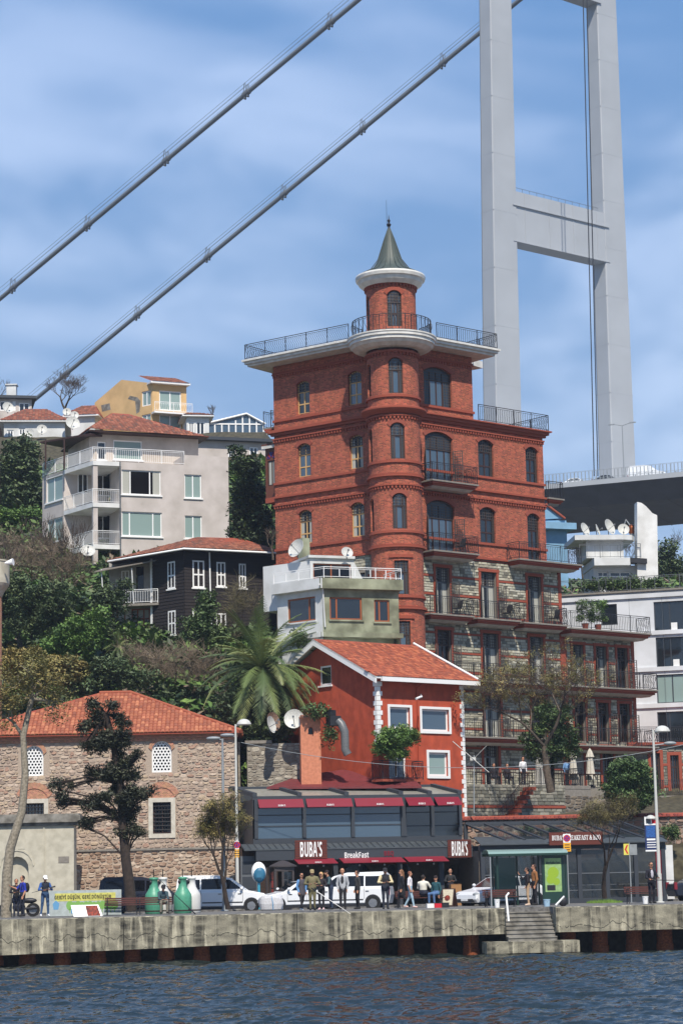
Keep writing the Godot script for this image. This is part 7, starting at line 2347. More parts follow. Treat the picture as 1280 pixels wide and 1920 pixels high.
	for q in [["potted camellia on the mansion's side balcony", 1096.0, 1160.0], ["yellow green potted shrub at the balcony rail", 1120.0, 1162.0]]:
		var c := FR.pt(uv(FR, q[1], q[2], 0.7).x, 18.1, 0.7)
		var t := thing("potted_shrub", q[0], "shrub", c, "shrubs on the mansion balcony")
		var b := MB.new(); b.lathe(c, [Vector2(0.16, 0), Vector2(0.22, 0.32), Vector2(0.24, 0.34), Vector2(0.2, 0.34)], 12)
		part(b, "pot", M.brick_trim, t)
		var pts := []
		for k in 70: pts.append(c + Vector3(rng.randf_range(-0.5, 0.5), 0.45 + rng.randf() * 1.3, rng.randf_range(-0.35, 0.35)))
		scatter(t, "foliage", clump_leaf, pts, 0.18, green if q[1] > 1100 else mid, 4).set_meta("kind", "stuff")
	for k in 7:
		var px: float = [1092.0, 1118.0, 1150.0, 1180.0, 1240.0, 1262.0, 1290.0][k]
		bare("bare_tree", ["bare tree behind the roof dishes", "spreading bare tree under the bridge deck", "forked bare tree behind the curved chimney wall", "low bare tree beside the copper boiler", "bare tree on the far slope below the deck", "ivy clad bare tree at the slope's edge", "bare tree beyond the pink gable"][k], P(px, 1085, 186.0), [4.6, 5.4, 5.2, 4.8, 5.0, 5.6, 5.6][k], {"levels": 6, "first": 0.2, "spread": 0.75, "up": 0.3, "group": "bare trees under the deck"})
	leafy("roof_hedge", "planted hedge along the white apartment's roof edge", "hedge", 147.0, [[1150, 1112], [1150, 1104]], [[1110, 1100, 20, 10], [1150, 1098, 26, 12], [1185, 1098, 22, 12], [1225, 1098, 20, 12]], mid, {"r": 0.04, "size": 0.25, "dens": 0.6})
	leafy("evergreen_tree", "dark conifer on the slope below the bridge", "tree", 184.0, [[1252, 1090], [1252, 1050]], [[1252, 1050, 20, 36], [1225, 1070, 26, 22], [1275, 1075, 26, 22]], dark, {"r": 0.15, "size": 0.5, "dens": 0.5})
	leafy("bush", "weeds growing on top of the coped rubble wall", "bush", 117.8, [[1000, 1570], [1000, 1562]], [[985, 1558, 16, 8], [1030, 1562, 20, 9], [1255, 1562, 18, 14]], mid, {"r": 0.03, "size": 0.16, "dens": 0.4, "group": "bushes on the slope"})
	# undergrowth on the hillside: one mass of ground cover
	rng.seed = 9
	var gp := []
	for k in 9000:
		var d := rng.randf_range(119.0, 174.0)
		var px := rng.randf_range(-120.0, 640.0)
		var x := (px - 640.0) / FPX * d
		gp.append(Vector3(x, ground(x, d) + rng.randf_range(-0.2, 0.5), -d))
	for k in 3500:
		var d2 := rng.randf_range(150.0, 215.0)
		var x2 := (rng.randf_range(1000.0, 1400.0) - 640.0) / FPX * d2
		gp.append(Vector3(x2, ground(x2, d2) + rng.randf_range(-0.2, 0.5), -d2))
	var ug := scatter(self, "undergrowth", clump_leaf, gp, 0.75, dark + mid + green + [brown[0]], 8)
	tag(ug, "tangled green and brown undergrowth on the hillside", "undergrowth", "", "stuff")
	# grass tuft round the street tree
	var gb := MB.new()
	var gc := P(1132, 1684, 106); gc.y = QY
	for k in 700:
		var a := rng.randf() * TAU; var r := sqrt(rng.randf())
		var o := gc + Vector3(cos(a) * r * 0.85, 0, sin(a) * r * 0.6)
		var h := rng.randf_range(0.08, 0.22) * (1.2 - r * 0.6)
		gb.tri(o - Vector3(0.012, 0, 0), o + Vector3(0.012, 0, 0), o + Vector3(rng.randf_range(-0.06, 0.06), h, rng.randf_range(-0.06, 0.06)))
	tag(part(gb, "grass", mk("grass", c8(96, 128, 44), 0.8)), "tuft of bright grass round the small street tree", "grass", "", "stuff")
# ---------- street furniture, vehicles and small things ----------
func G(px: float, d: float, y := QY) -> Vector3:
	return Vector3(X(px, d, y), y, -d)
func lamp_post(label: String, px: float, d: float, top_y: float, heads: Array, m: Material) -> Node3D:
	var o := G(px, d)
	var t := thing("street_lamp", label, "street lamp", o, "street lamps on the promenade")
	var top := V(px, top_y, d)
	var b := MB.new()
	b.tube([o, o + Vector3(0, 1.3, 0)], 0.11, 0.11, 10); b.tube([o + Vector3(0, 1.3, 0), Vector3(o.x, top, o.z)], 0.085, 0.05, 10)
	b.lathe(o, [Vector2(0.2, 0), Vector2(0.2, 0.03), Vector2(0.12, 0.06)], 12)
	part(b, "pole", m, t)
	for h in heads:      # [height px, reach, size, dome]
		var y := V(px, h[0], d)
		var c := Vector3(o.x + h[1], y, o.z)
		b = MB.new()
		b.tube([Vector3(o.x, y - 0.08, o.z), c], 0.03, 0.03, 6)
		if h[3]:
			b.lathe(c - Vector3(0, 0.02, 0), [Vector2(h[2], 0), Vector2(h[2] * 0.98, 0.05), Vector2(h[2] * 0.8, h[2] * 0.45), Vector2(h[2] * 0.45, h[2] * 0.7), Vector2(0, h[2] * 0.78)], 18, 0, TAU, true)
		else:
			b.ball(c, Vector3(h[2], 0.09, 0.15), 14, 8)
		var hd := part(b, "lamp_head", M.dish if h[3] else M.galv, t)
		b = MB.new(); b.lathe(c - Vector3(0, 0.03, 0), [Vector2(0.0, -0.02), Vector2(h[2] * (0.8 if h[3] else 0.3), 0.0)], 14)
		part(b, "diffuser", M.white_clean, hd)
	return t
func no_parking(t: Node, f: Face, v: float, w := 0.34) -> void:
	var b := MB.new(); b.boxf(f, -w / 2, w / 2, v, v + 0.4, 0.06, 0.075)
	var pl := part(b, "sign_plate", M.white_clean, t)
	var ring := MB.new(); ring.col = lin(190, 30, 40)
	var disc := MB.new(); disc.col = lin(60, 50, 140)
	var n := 20
	for k in n:
		var a0 := TAU * k / n; var a1 := TAU * (k + 1) / n
		disc.tri(f.pt(0, v + 0.2, 0.08), f.pt(cos(a0) * 0.13, v + 0.2 + sin(a0) * 0.13, 0.08), f.pt(cos(a1) * 0.13, v + 0.2 + sin(a1) * 0.13, 0.08))
		ring.quad(f.pt(cos(a0) * 0.12, v + 0.2 + sin(a0) * 0.12, 0.084), f.pt(cos(a0) * 0.16, v + 0.2 + sin(a0) * 0.16, 0.084), f.pt(cos(a1) * 0.16, v + 0.2 + sin(a1) * 0.16, 0.084), f.pt(cos(a1) * 0.12, v + 0.2 + sin(a1) * 0.12, 0.084))
	for s in [-1, 1]:
		var e := Vector2(0.7071, 0.7071 * s) * 0.13; var g := Vector2(-e.y, e.x) * 0.15
		ring.quad(f.pt(-e.x - g.x, v + 0.2 - e.y - g.y, 0.086), f.pt(e.x - g.x, v + 0.2 + e.y - g.y, 0.086), f.pt(e.x + g.x, v + 0.2 + e.y + g.y, 0.086), f.pt(-e.x + g.x, v + 0.2 - e.y + g.y, 0.086))
	part(disc, "blue_disc", M.plain_v, pl); part(ring, "red_cross", M.plain_v, pl)
	b = MB.new(); b.boxf(f, -w / 2, w / 2, v - 0.4, v - 0.01, 0.06, 0.075)
	var yp := part(b, "yellow_plate", mk("sign_yellow", c8(232, 168, 36), 0.5), t)
	b = MB.new()
	for k in 3: b.boxf(f, -0.12, 0.12, v - 0.12 - k * 0.11, v - 0.08 - k * 0.11, 0.074, 0.078)
	part(b, "print", M.iron, yp)
func bench(label: String, px: float, d: float, turn: float, w := 1.5) -> void:
	var o := G(px, d)
	var t := thing("park_bench", label, "bench", o, "benches on the promenade")
	var wood := mk("bench_wood", c8(92, 48, 40), 0.6, T.grain, 2.0)
	var f := face_at(o, turn)
	for k in 4:
		var b := MB.new(); b.boxf(f, -w / 2, w / 2, QY + 0.43, QY + 0.46, -0.2 + k * 0.11, -0.11 + k * 0.11)
		part(b, "seat_slat", wood, t)
	for k in 3:
		var b := MB.new(); b.boxf(f, -w / 2, w / 2, QY + 0.5 + k * 0.09, QY + 0.57 + k * 0.09, -0.27 - k * 0.03, -0.24 - k * 0.03)
		part(b, "back_slat", wood, t)
	for s in [-1, 1]:
		var b := MB.new()
		var u: float = s * (w / 2 - 0.12)
		b.tube([f.pt(u, QY, 0.22), f.pt(u, QY + 0.2, 0.12), f.pt(u, QY + 0.42, 0.2)], 0.025, 0.025, 6)
		b.tube([f.pt(u, QY, -0.28), f.pt(u, QY + 0.3, -0.18), f.pt(u, QY + 0.76, -0.34)], 0.025, 0.025, 6)
		b.tube([f.pt(u, QY + 0.41, -0.22), f.pt(u, QY + 0.41, 0.22)], 0.022, 0.022, 6)
		b.tube([f.pt(u, QY + 0.62, -0.26), f.pt(u, QY + 0.64, 0.16), f.pt(u, QY + 0.44, 0.2)], 0.02, 0.02, 6)
		part(b, "iron_leg", M.iron, t)
# cars: x forward, built at the origin then placed
func car(called: String, label: String, low: Array, green: Array, w: float, wheels: Array, wr: float, m: Material, at: Vector3, turn: float, o := {}) -> Node3D:
	var t := thing(called, label, "van" if o.get("van", false) else "car", Vector3.ZERO, "vehicles parked along the road")
	var b := MB.new()
	var z0 := w / 2 - 0.07
	var poly := PackedVector3Array()
	for q in low: poly.append(Vector3(q[0], q[1], -z0))
	b.extrude(poly, Vector3(0, 0, 2 * z0))
	var c := Vector2.ZERO
	for q in low: c += Vector2(q[0], q[1]) / low.size()
	for s in [-1, 1]:      # rounded flanks
		var inner := []; var outer := []
		for q in low:
			inner.append(Vector3(q[0], q[1], s * z0))
			outer.append(Vector3(q[0] + clampf(c.x - q[0], -0.07, 0.07), q[1] + clampf(c.y - q[1], -0.06, 0.06), s * w / 2))
		for i in low.size():
			var j := (i + 1) % low.size()
			if s > 0: b.quad(inner[j], inner[i], outer[i], outer[j])
			else: b.quad(inner[i], inner[j], outer[j], outer[i])
		var op := PackedVector3Array(outer)
		var fl := PackedVector2Array()
		for q in outer: fl.append(Vector2(q.x, q.y))
		var ix := Geometry2D.triangulate_polygon(fl)
		for i in range(0, ix.size(), 3):
			var p0 := op[ix[i]]; var p1 := op[ix[i + 1]]; var p2 := op[ix[i + 2]]
			if ((p1 - p0).cross(p2 - p0).z > 0) == (s > 0): b.tri(p0, p1, p2)
			else: b.tri(p0, p2, p1)
	# cabin with sides leaning in
	var y0: float = green[0][1]; var y1 := 0.0
	for q in green: y1 = maxf(y1, q[1])
	var zz := func(y: float) -> float: return lerpf(w / 2 - 0.04, w / 2 - 0.2, clampf((y - y0) / (y1 - y0), 0, 1))
	for s in [-1, 1]:
		var fl2 := PackedVector2Array()
		for q in green: fl2.append(Vector2(q[0], q[1]))
		var ix2 := Geometry2D.triangulate_polygon(fl2)
		for i in range(0, ix2.size(), 3):
			var tri := []
			for k in 3: tri.append(Vector3(fl2[ix2[i + k]].x, fl2[ix2[i + k]].y, s * zz.call(fl2[ix2[i + k]].y)))
			if ((tri[1] - tri[0]).cross(tri[2] - tri[0]).z > 0) == (s > 0): b.tri(tri[0], tri[1], tri[2])
			else: b.tri(tri[0], tri[2], tri[1])
	for i in green.size():
		var q = green[i]; var r = green[(i + 1) % green.size()]
		b.quad(Vector3(q[0], q[1], zz.call(q[1])), Vector3(r[0], r[1], zz.call(r[1])), Vector3(r[0], r[1], -zz.call(r[1])), Vector3(q[0], q[1], -zz.call(q[1])))
	part(b, "body", m, t)
	for g in o.get("side", []):     # side window polygons
		for s in [-1, 1]:
			b = MB.new()
			for i in range(1, g.size() - 1):
				var tr := []
				for q in [g[0], g[i], g[i + 1]]: tr.append(Vector3(q[0], q[1], s * (zz.call(q[1]) + 0.008)))
				if ((tr[1] - tr[0]).cross(tr[2] - tr[0]).z > 0) == (s > 0): b.tri(tr[0], tr[1], tr[2])
				else: b.tri(tr[0], tr[2], tr[1])
			part(b, "side_window", M.glass_black, t)
	for g in o.get("ends", []):     # windscreen and rear window: two profile points
		b = MB.new()
		var a := Vector2(g[0][0], g[0][1]); var e := Vector2(g[1][0], g[1][1])
		var nn := Vector2(e.y - a.y, a.x - e.x).normalized() * (0.008 if g[2] else -0.008)
		a += nn; e += nn
		b.quad(Vector3(a.x, a.y, zz.call(a.y) - 0.08), Vector3(a.x, a.y, -zz.call(a.y) + 0.08), Vector3(e.x, e.y, -zz.call(e.y) + 0.08), Vector3(e.x, e.y, zz.call(e.y) - 0.08))
		part(b, "windscreen", M.glass, t)
	for x in wheels:
		for s in [-1, 1]:
			b = MB.new()
			b.tube([Vector3(x, wr, s * (w / 2 - 0.2)), Vector3(x, wr, s * (w / 2 + 0.012))], wr, wr, 20)
			var wh := part(b, "wheel", M.tyre, t)
			b = MB.new()
			b.tube([Vector3(x, wr, s * (w / 2)), Vector3(x, wr, s * (w / 2 + 0.018))], wr * 0.62, wr * 0.6, 16)
			for k in 5:
				var a2 := TAU * k / 5
				b.box(Vector3(x + cos(a2) * wr * 0.35, wr + sin(a2) * wr * 0.35, s * (w / 2 + 0.02)), Vector3(cos(a2), sin(a2), 0) * wr * 0.28, Vector3(-sin(a2), cos(a2), 0) * wr * 0.07, Vector3(0, 0, 0.012))
			part(b, "rim", M.rim, wh)
			b = MB.new()       # dark wheel arch
			b.tube([Vector3(x, wr + 0.02, s * (w / 2 - 0.1)), Vector3(x, wr + 0.02, s * (w / 2 + 0.004))], wr * 1.16, wr * 1.16, 20)
			part(b, "wheel_arch", M.iron, t)
	for s in [-1, 1]:
		b = MB.new()
		for x in o.get("seams", [-1.0, 0.02, 0.95]):
			b.cube(Vector3(x, y0 * 0.5 + 0.28, s * w / 2), Vector3(0.014, y0 - 0.48, 0.012)); b.cube(Vector3(x - 0.14, y0 - 0.14, s * w / 2), Vector3(0.16, 0.03, 0.05))
		b.cube(Vector3(0.0, 0.5, s * w / 2), Vector3(1.9, 0.05, 0.03))
		part(b, "door_seams", M.iron, t).set_meta("kind", "stuff")
	var fx: float = o.get("fx", 2.0); var bx: float = o.get("bx", -2.0); var ly: float = o.get("ly", 0.68)
	for s in [-1, 1]:
		b = MB.new(); b.ball(Vector3(fx - 0.12, ly, s * (w / 2 - 0.2)), Vector3(0.16, 0.09, 0.2), 10, 6)
		part(b, "headlight", M.galv, t)
		b = MB.new(); b.box(Vector3(bx + 0.06, ly + 0.18, s * (w / 2 - 0.08)), Vector3(0.07, 0, 0), Vector3(0, 0.17, 0), Vector3(0, 0, 0.09))
		part(b, "tail_light", M.red_metal, t)
		b = MB.new(); b.ball(Vector3(o.get("mx", 0.9), y0 + 0.1, s * (w / 2 + 0.08)), Vector3(0.08, 0.08, 0.1), 8, 6)
		part(b, "mirror", m, t)
	b = MB.new(); b.cube(Vector3(fx - 0.0, 0.36, 0), Vector3(0.08, 0.16, w * 0.7)); b.cube(Vector3(0, 0.24, 0), Vector3((fx - bx) * 0.62, 0.12, w - 0.06))
	part(b, "dark_trim", M.iron, t)
	b = MB.new(); b.cube(Vector3(fx + 0.03, 0.4, 0), Vector3(0.03, 0.11, 0.5))
	part(b, "number_plate", M.white_clean, t)
	t.position = at; t.rotation.y = turn
	return t
func vehicles() -> void:
	var ry := QY - 0.118
	var mpv_low := [[-2.15, 0.3], [2.1, 0.28], [2.2, 0.45], [2.15, 0.7], [1.95, 0.88], [1.2, 1.03], [-2.2, 1.05], [-2.24, 0.7]]
	var mpv_green := [[-2.18, 1.03], [1.25, 1.02], [0.45, 1.6], [-0.2, 1.76], [-1.9, 1.78], [-2.1, 1.6]]
	var side := [[[-1.95, 1.12], [-1.05, 1.12], [-1.05, 1.58], [-1.85, 1.58]], [[-0.98, 1.12], [-0.05, 1.12], [-0.05, 1.6], [-0.98, 1.6]], [[0.02, 1.12], [0.9, 1.12], [0.35, 1.55], [0.02, 1.58]]]
	car("parked_van", "white family van with dark windows parked behind the green bottle banks", mpv_low, mpv_green, 1.8, [-1.4, 1.35], 0.32, M.white_car, G(418, 107.4, ry), 0.04, {"side": side, "ends": [[[1.2, 1.06], [0.48, 1.58], true]], "fx": 2.15, "bx": -2.2, "van": true})
	car("parked_van", "white panel sided van parked behind the men in front of the restaurant", mpv_low, mpv_green, 1.85, [-1.4, 1.4], 0.33, M.white_car, G(648, 107.8, ry), PI - 0.12, {"side": side, "ends": [[[1.2, 1.06], [0.48, 1.58], true], [[-2.17, 1.1], [-2.1, 1.58], false]], "fx": 2.15, "bx": -2.2, "van": true})
	var sed_low := [[-2.2, 0.32], [2.15, 0.26], [2.28, 0.42], [2.25, 0.62], [2.0, 0.76], [1.1, 0.92], [-1.75, 0.96], [-2.25, 0.9], [-2.3, 0.6]]
	var sed_green := [[-1.75, 0.95], [1.15, 0.91], [0.35, 1.38], [-0.2, 1.45], [-0.9, 1.42]]
	var sside := [[[-1.3, 1.0], [-0.45, 1.0], [-0.45, 1.37], [-0.85, 1.36]], [[-0.38, 1.0], [0.75, 0.99], [0.28, 1.33], [-0.2, 1.38], [-0.38, 1.38]]]
	var so := {"side": sside, "ends": [[[1.08, 0.96], [0.38, 1.37], true], [[-1.65, 0.98], [-0.95, 1.4], false]], "fx": 2.24, "bx": -2.28, "ly": 0.64}
	car("parked_car", "white saloon car parked behind the bus shelter", sed_low, sed_green, 1.8, [-1.35, 1.4], 0.32, M.white_car, G(942, 106.4, ry), PI + 0.62, so)
	car("parked_car", "white hatchback parked beside the big white rubble bag", sed_low, sed_green, 1.8, [-1.35, 1.4], 0.32, M.white_car, G(566, 107.6, ry), PI + 0.3, so)
	var dk := mk("dark_car", c8(30, 34, 46), 0.25)
	car("parked_car", "dark blue car parked behind the evergreen tree", mpv_low, mpv_green, 1.8, [-1.4, 1.35], 0.32, dk, G(276, 105.8, ry), 0.03, {"side": side, "ends": [[[1.2, 1.06], [0.48, 1.58], true]], "fx": 2.15, "bx": -2.2})
	car("parked_car", "black car at the end of the glass restaurant", sed_low, sed_green, 1.8, [-1.35, 1.4], 0.32, dk, G(1344, 109, ry), 0.1, so)
	var k := 0
	for q in [[1082.0, "white car driving over the bridge deck"], [1215.0, "white minibus driving over the bridge deck"], [1140.0, "dark car between the white ones on the bridge deck"]]:
		var p := at_px(bridge_face.pt(-20, bridge_y, -5.5), bridge_face.pt(60, bridge_y, -5.5), q[0])
		var ang := atan2(-bridge_face.t.z, bridge_face.t.x)
		if k == 1: car("bridge_vehicle", q[1], mpv_low.map(func(a): return [a[0] * 1.3, a[1] * 1.3]), mpv_green.map(func(a): return [a[0] * 1.3, a[1] * 1.35]), 2.0, [-1.8, 1.8], 0.36, M.white_car, p, ang, {"side": [], "ends": [], "fx": 2.8, "bx": -2.85})
		else: car("bridge_vehicle", q[1], sed_low, sed_green, 1.8, [-1.35, 1.4], 0.32, M.white_car if k == 0 else dk, p, ang, so)
		k += 1
	# motorbike by the plane tree
	var t := thing("motorbike", "black motorbike parked behind the plane tree", "motorbike", G(36, 100))
	var o := G(36, 100)
	for x in [-0.62, 0.62]:
		var w := MB.new(); w.tube([o + Vector3(x, 0.3, -0.06), o + Vector3(x, 0.3, 0.06)], 0.3, 0.3, 18)
		var wh := part(w, "wheel", M.tyre, t)
		w = MB.new(); w.tube([o + Vector3(x, 0.3, -0.07), o + Vector3(x, 0.3, 0.07)], 0.18, 0.18, 14)
		part(w, "rim", M.rim, wh)
	var b := MB.new()
	b.tube([o + Vector3(-0.62, 0.3, 0), o + Vector3(-0.4, 0.85, 0), o + Vector3(-0.3, 1.05, 0)], 0.05, 0.04, 6)
	b.ball(o + Vector3(-0.05, 0.72, 0), Vector3(0.36, 0.16, 0.15)); b.ball(o + Vector3(0.0, 0.42, 0), Vector3(0.3, 0.2, 0.14)); b.ball(o + Vector3(0.45, 0.7, 0), Vector3(0.36, 0.12, 0.14))
	b.tube([o + Vector3(0.1, 0.35, 0.1), o + Vector3(0.8, 0.38, 0.14)], 0.05, 0.06, 8)
	part(b, "body", M.iron, t)
	b = MB.new(); b.tube([o + Vector3(-0.3, 1.05, -0.34), o + Vector3(-0.34, 1.08, 0), o + Vector3(-0.3, 1.05, 0.34)], 0.02); b.ball(o + Vector3(-0.45, 0.9, 0), Vector3(0.1, 0.12, 0.12))
	part(b, "handlebar", M.iron_grey, t)
func street() -> void:
	lamp_post("grey lamp post with one flat head beside the leaning pollard", 421, 105, 1385, [[1384.0, -0.42, 0.34, false]], M.galv)
	var lb := lamp_post("pale lamp post with a dome head and no parking plates by the restaurant", 446, 110, 1358, [[1358.0, 0.42, 0.36, true], [1378.0, -0.4, 0.36, false], [1533.0, -0.34, 0.26, false]], M.dish)
	no_parking(lb, face_at(G(446, 110), 0), V(446, 1592, 110), 0.2)
	var lc := lamp_post("pale lamp post carrying a blue event banner", 1237, 103, 1368, [[1371.0, 0.42, 0.36, true], [1394.0, 0.75, 0.3, false], [1534.0, -0.28, 0.22, true]], M.dish)
	# banner on the lamp post
	var f := face_at(G(1237, 103), 0)
	var bn := thing("event_banner", "blue vertical event banner with white header hung from a lamp post", "banner", f.pt(-0.3, V(1221, 1602, 103), 0))
	var r := rect(f, 1208, 1532, 1234, 1596)
	var b := MB.new(); b.boxf(f, r[0], r[2], r[1], r[3], -0.01, 0.01)
	part(b, "cloth", mk("banner_blue", c8(22, 44, 96), 0.7, T.blotch, 0.8), bn)
	b = MB.new(); b.boxf(f, r[0], r[2], r[3] - 0.36, r[3], 0.01, 0.014); b.boxf(f, r[0], r[2], r[1], r[1] + 0.06, 0.01, 0.014)
	for k in 4: b.boxf(f, lerpf(r[0], r[2], 0.12), lerpf(r[0], r[2], 0.86 - 0.12 * (k % 2)), r[1] + 0.16 + k * 0.11, r[1] + 0.2 + k * 0.11 + (0.04 if k == 3 else 0.0), 0.01, 0.013)
	part(b, "white_print", M.white_clean, bn)
	b = MB.new(); b.boxf(f, lerpf(r[0], r[2], 0.52), lerpf(r[0], r[2], 0.9), r[3] - 0.29, r[3] - 0.09, 0.014, 0.017)
	part(b, "red_emblem", mk("sign_red", c8(196, 24, 44), 0.6), bn)
	b = MB.new(); b.boxf(f, lerpf(r[0], r[2], 0.1), lerpf(r[0], r[2], 0.46), r[3] - 0.29, r[3] - 0.09, 0.014, 0.017)
	part(b, "grey_emblem", M.iron_grey, bn)
	b = MB.new(); b.boxf(f, lerpf(r[0], r[2], 0.1), lerpf(r[0], r[2], 0.75), r[1] + 0.62, r[1] + 1.15, 0.01, 0.012)
	part(b, "stage_light_print", mk("banner_light", c8(44, 104, 186), 0.7, T.stain, 1.5), bn)
	b = MB.new(); b.tube([f.pt(r[0], r[3] + 0.01, 0), f.pt(0.06, r[3] + 0.01, 0)], 0.018); b.tube([f.pt(r[0], r[1] - 0.01, 0), f.pt(0.06, r[1] - 0.01, 0)], 0.018)
	part(b, "arms", M.galv, bn)
	# signs on their own posts
	var t := thing("no_parking_sign", "no parking sign with yellow plate on a slim post", "sign", G(1066, 104))
	f = face_at(G(1066, 104), 0)
	b = MB.new(); b.tube([f.pt(0, QY, 0), f.pt(0, V(1066, 1562, 104), 0)], 0.03, 0.03, 8)
	part(b, "post", M.galv, t)
	no_parking(t, f, V(1066, 1580, 104))
	t = thing("chevron_sign", "yellow sign with red chevron beside a grey sign back", "sign", G(1183, 104.5))
	f = face_at(G(1183, 104.5), 0)
	b = MB.new(); b.tube([f.pt(0, QY, 0), f.pt(0, V(1183, 1580, 104.5), 0)], 0.03, 0.03, 8)
	part(b, "post", M.galv, t)
	r = rect(f, 1168, 1582, 1178, 1603)
	b = MB.new(); b.boxf(f, r[0], r[2], r[1], r[3], 0.04, 0.055)
	part(b, "yellow_plate", mk("chevron_yellow", c8(214, 206, 92), 0.5), t)
	b = MB.new()
	var cx: float = (r[0] + r[2]) / 2; var cv: float = (r[1] + r[3]) / 2
	b.prism(f, [Vector2(cx - 0.08, cv), Vector2(cx, cv), Vector2(cx + 0.09, cv + 0.2), Vector2(cx + 0.02, cv + 0.2)], 0.056, 0.06)
	b.prism(f, [Vector2(cx - 0.08, cv), Vector2(cx + 0.02, cv - 0.2), Vector2(cx + 0.09, cv - 0.2), Vector2(cx, cv)], 0.056, 0.06)
	part(b, "chevron", M.sign_red, t)
	r = rect(f, 1179, 1583, 1193, 1603)
	b = MB.new(); b.boxf(f, r[0], r[2], r[1], r[3], 0.03, 0.045)
	part(b, "grey_plate", M.galv, t)
	bus_shelter()
	# recycling banner wall and leaning poster
	f = face_at(G(160, 98.6), 5)
	t = thing("banner_wall", "low recycling banner panel with yellow headline and green trees", "banner", f.pt(0, QY, 0))
	r = rect(f, 88, 1669, 228, 1719)
	b = MB.new(); b.boxf(f, r[0], r[2], QY + 0.02, r[3], -0.05, 0)
	part(b, "panel", mk("banner_grey", c8(176, 186, 186), 0.8, T.blotch, 0.6), t)
	b = MB.new(); b.boxf(f, r[0] + 0.35, r[2] - 0.25, r[3] - 0.46, r[3] - 0.12, 0, 0.004)
	part(b, "yellow_strip", mk("banner_yellow", c8(208, 204, 108), 0.8, T.blotch, 0.6), t)
	letters(t, "GERİYİ DÜŞÜN, GERİ DÖNÜŞTÜR", f, (r[0] + r[2]) / 2 - 0.05, r[3] - 0.29, 0.008, 0.25, (r[2] - r[0]) * 0.76, M.iron)
	b = MB.new()
	rng.seed = 4
	for k in 12:
		var u: float = lerpf(r[0] + 1.0, r[2] - 0.3, k / 11.0)
		var rr := rng.randf_range(0.1, 0.17)
		var pl := []
		for s in 10: pl.append(Vector2(u + cos(TAU * s / 10) * rr, QY + 0.46 + sin(TAU * s / 10) * rr * 1.3))
		b.prism(f, pl, 0, 0.003 + 0.0005 * (k % 3)); b.boxf(f, u - 0.015, u + 0.015, QY + 0.14, QY + 0.34, 0, 0.003)
	part(b, "green_tree_print", mk("print_green", c8(120, 166, 84), 0.8), t)
	b = MB.new()
	for k in 3: b.boxf(f, r[0] + 1.05 + k * 0.34, r[0] + 1.28 + k * 0.34, QY + 0.12, QY + 0.34, 0, 0.005)
	b.prism(f, [Vector2(r[0] + 0.3, QY + 0.3), Vector2(r[0] + 0.5, QY + 0.3), Vector2(r[0] + 0.55, QY + 0.55), Vector2(r[0] + 0.4, QY + 0.7), Vector2(r[0] + 0.26, QY + 0.55)], 0, 0.005)
	part(b, "blue_print", mk("print_blue", c8(96, 150, 190), 0.8), t)
	t = thing("leaning_poster", "white poster board with an orange print leaning on the banner panel", "poster", G(163, 97.9))
	f = face_at(G(163, 97.9), 5)
	b = MB.new(); b.extrude(PackedVector3Array([f.pt(-0.55, QY, 0.1), f.pt(0.68, QY, 0.1), f.pt(0.5, QY + 0.48, -0.12), f.pt(-0.68, QY + 0.48, -0.12)]), -f.n * 0.02)
	var pb := part(b, "board", M.white_clean, t)
	b = MB.new(); b.extrude(PackedVector3Array([f.pt(0.05, QY + 0.02, 0.1), f.pt(0.6, QY + 0.02, 0.1), f.pt(0.44, QY + 0.45, -0.1), f.pt(-0.06, QY + 0.45, -0.1)]), f.n * 0.006)
	part(b, "print", mk("print_orange", c8(176, 84, 52), 0.7, noise_tex(0.03, c8(70, 40, 40), c8(255, 190, 150), 128, 6), 1.4), pb)
	bench("wooden bench between the banner panel and the evergreen tree", 229, 98.2, 4)
	bench("wooden bench holding the seated fisherman", 290, 98.2, 4)
	bench("wooden bench where the pair in hoodie and teal jumper sit", 788, 102.5, 8, 2.2)
	bench("wooden bench beside the top of the stairs", 938, 99.6, 6)
	bench("wooden bench near the lamp post with the event banner", 1199, 101.5, 6, 1.3)
	# glass recycling banks shaped like bottles
	var k2 := 0
	for q in [[289.0, "M", "green bottle shaped recycling bank behind the seated fisherman"], [343.0, "", "green bottle shaped recycling bank beside the white family van"]]:
		for s in 2:
			var o := G(q[0] + (17 if s else 0), 100.4 + 0.7 * s)
			t = thing("bottle_bank", q[2] if s == 0 else ("white bottle shaped recycling bank beside the first green one" if k2 == 0 else "white bottle shaped recycling bank next to the white family van"), "recycling bank", o)
			b = MB.new()
			b.lathe(o, [Vector2(0.36, 0), Vector2(0.4, 0.06), Vector2(0.4, 0.72), Vector2(0.37, 0.86), Vector2(0.28, 1.0), Vector2(0.2, 1.14), Vector2(0.17, 1.3), Vector2(0.17, 1.48), Vector2(0.2, 1.5), Vector2(0.2, 1.58), Vector2(0.0, 1.6)], 24, 0, TAU, true)
			part(b, "bottle", mk("bottle_green", c8(82, 158, 128), 0.45, T.blotch, 0.9) if s == 0 else M.white_paint, t)
			b = MB.new(); b.lathe(o, [Vector2(0.405, 0.1), Vector2(0.41, 0.13), Vector2(0.405, 0.16)], 24); b.tube([o + Vector3(0, 1.58, 0), o + Vector3(0, 1.95, 0)], 0.025)
			part(b, "lifting_rod", M.bark_dark, t)
			b = MB.new(); b.ball(o + Vector3(-0.12, 1.38, 0.1), Vector3(0.08, 0.1, 0.08))
			part(b, "slot", M.iron, t)
		k2 += 1
	# telephone dome and wooden phone box
	var o := G(486, 109)
	t = thing("telephone_hood", "white and blue telephone hood on a turquoise stem", "telephone", o)
	b = MB.new(); b.tube([o, o + Vector3(0, 1.25, 0)], 0.07, 0.07, 10)
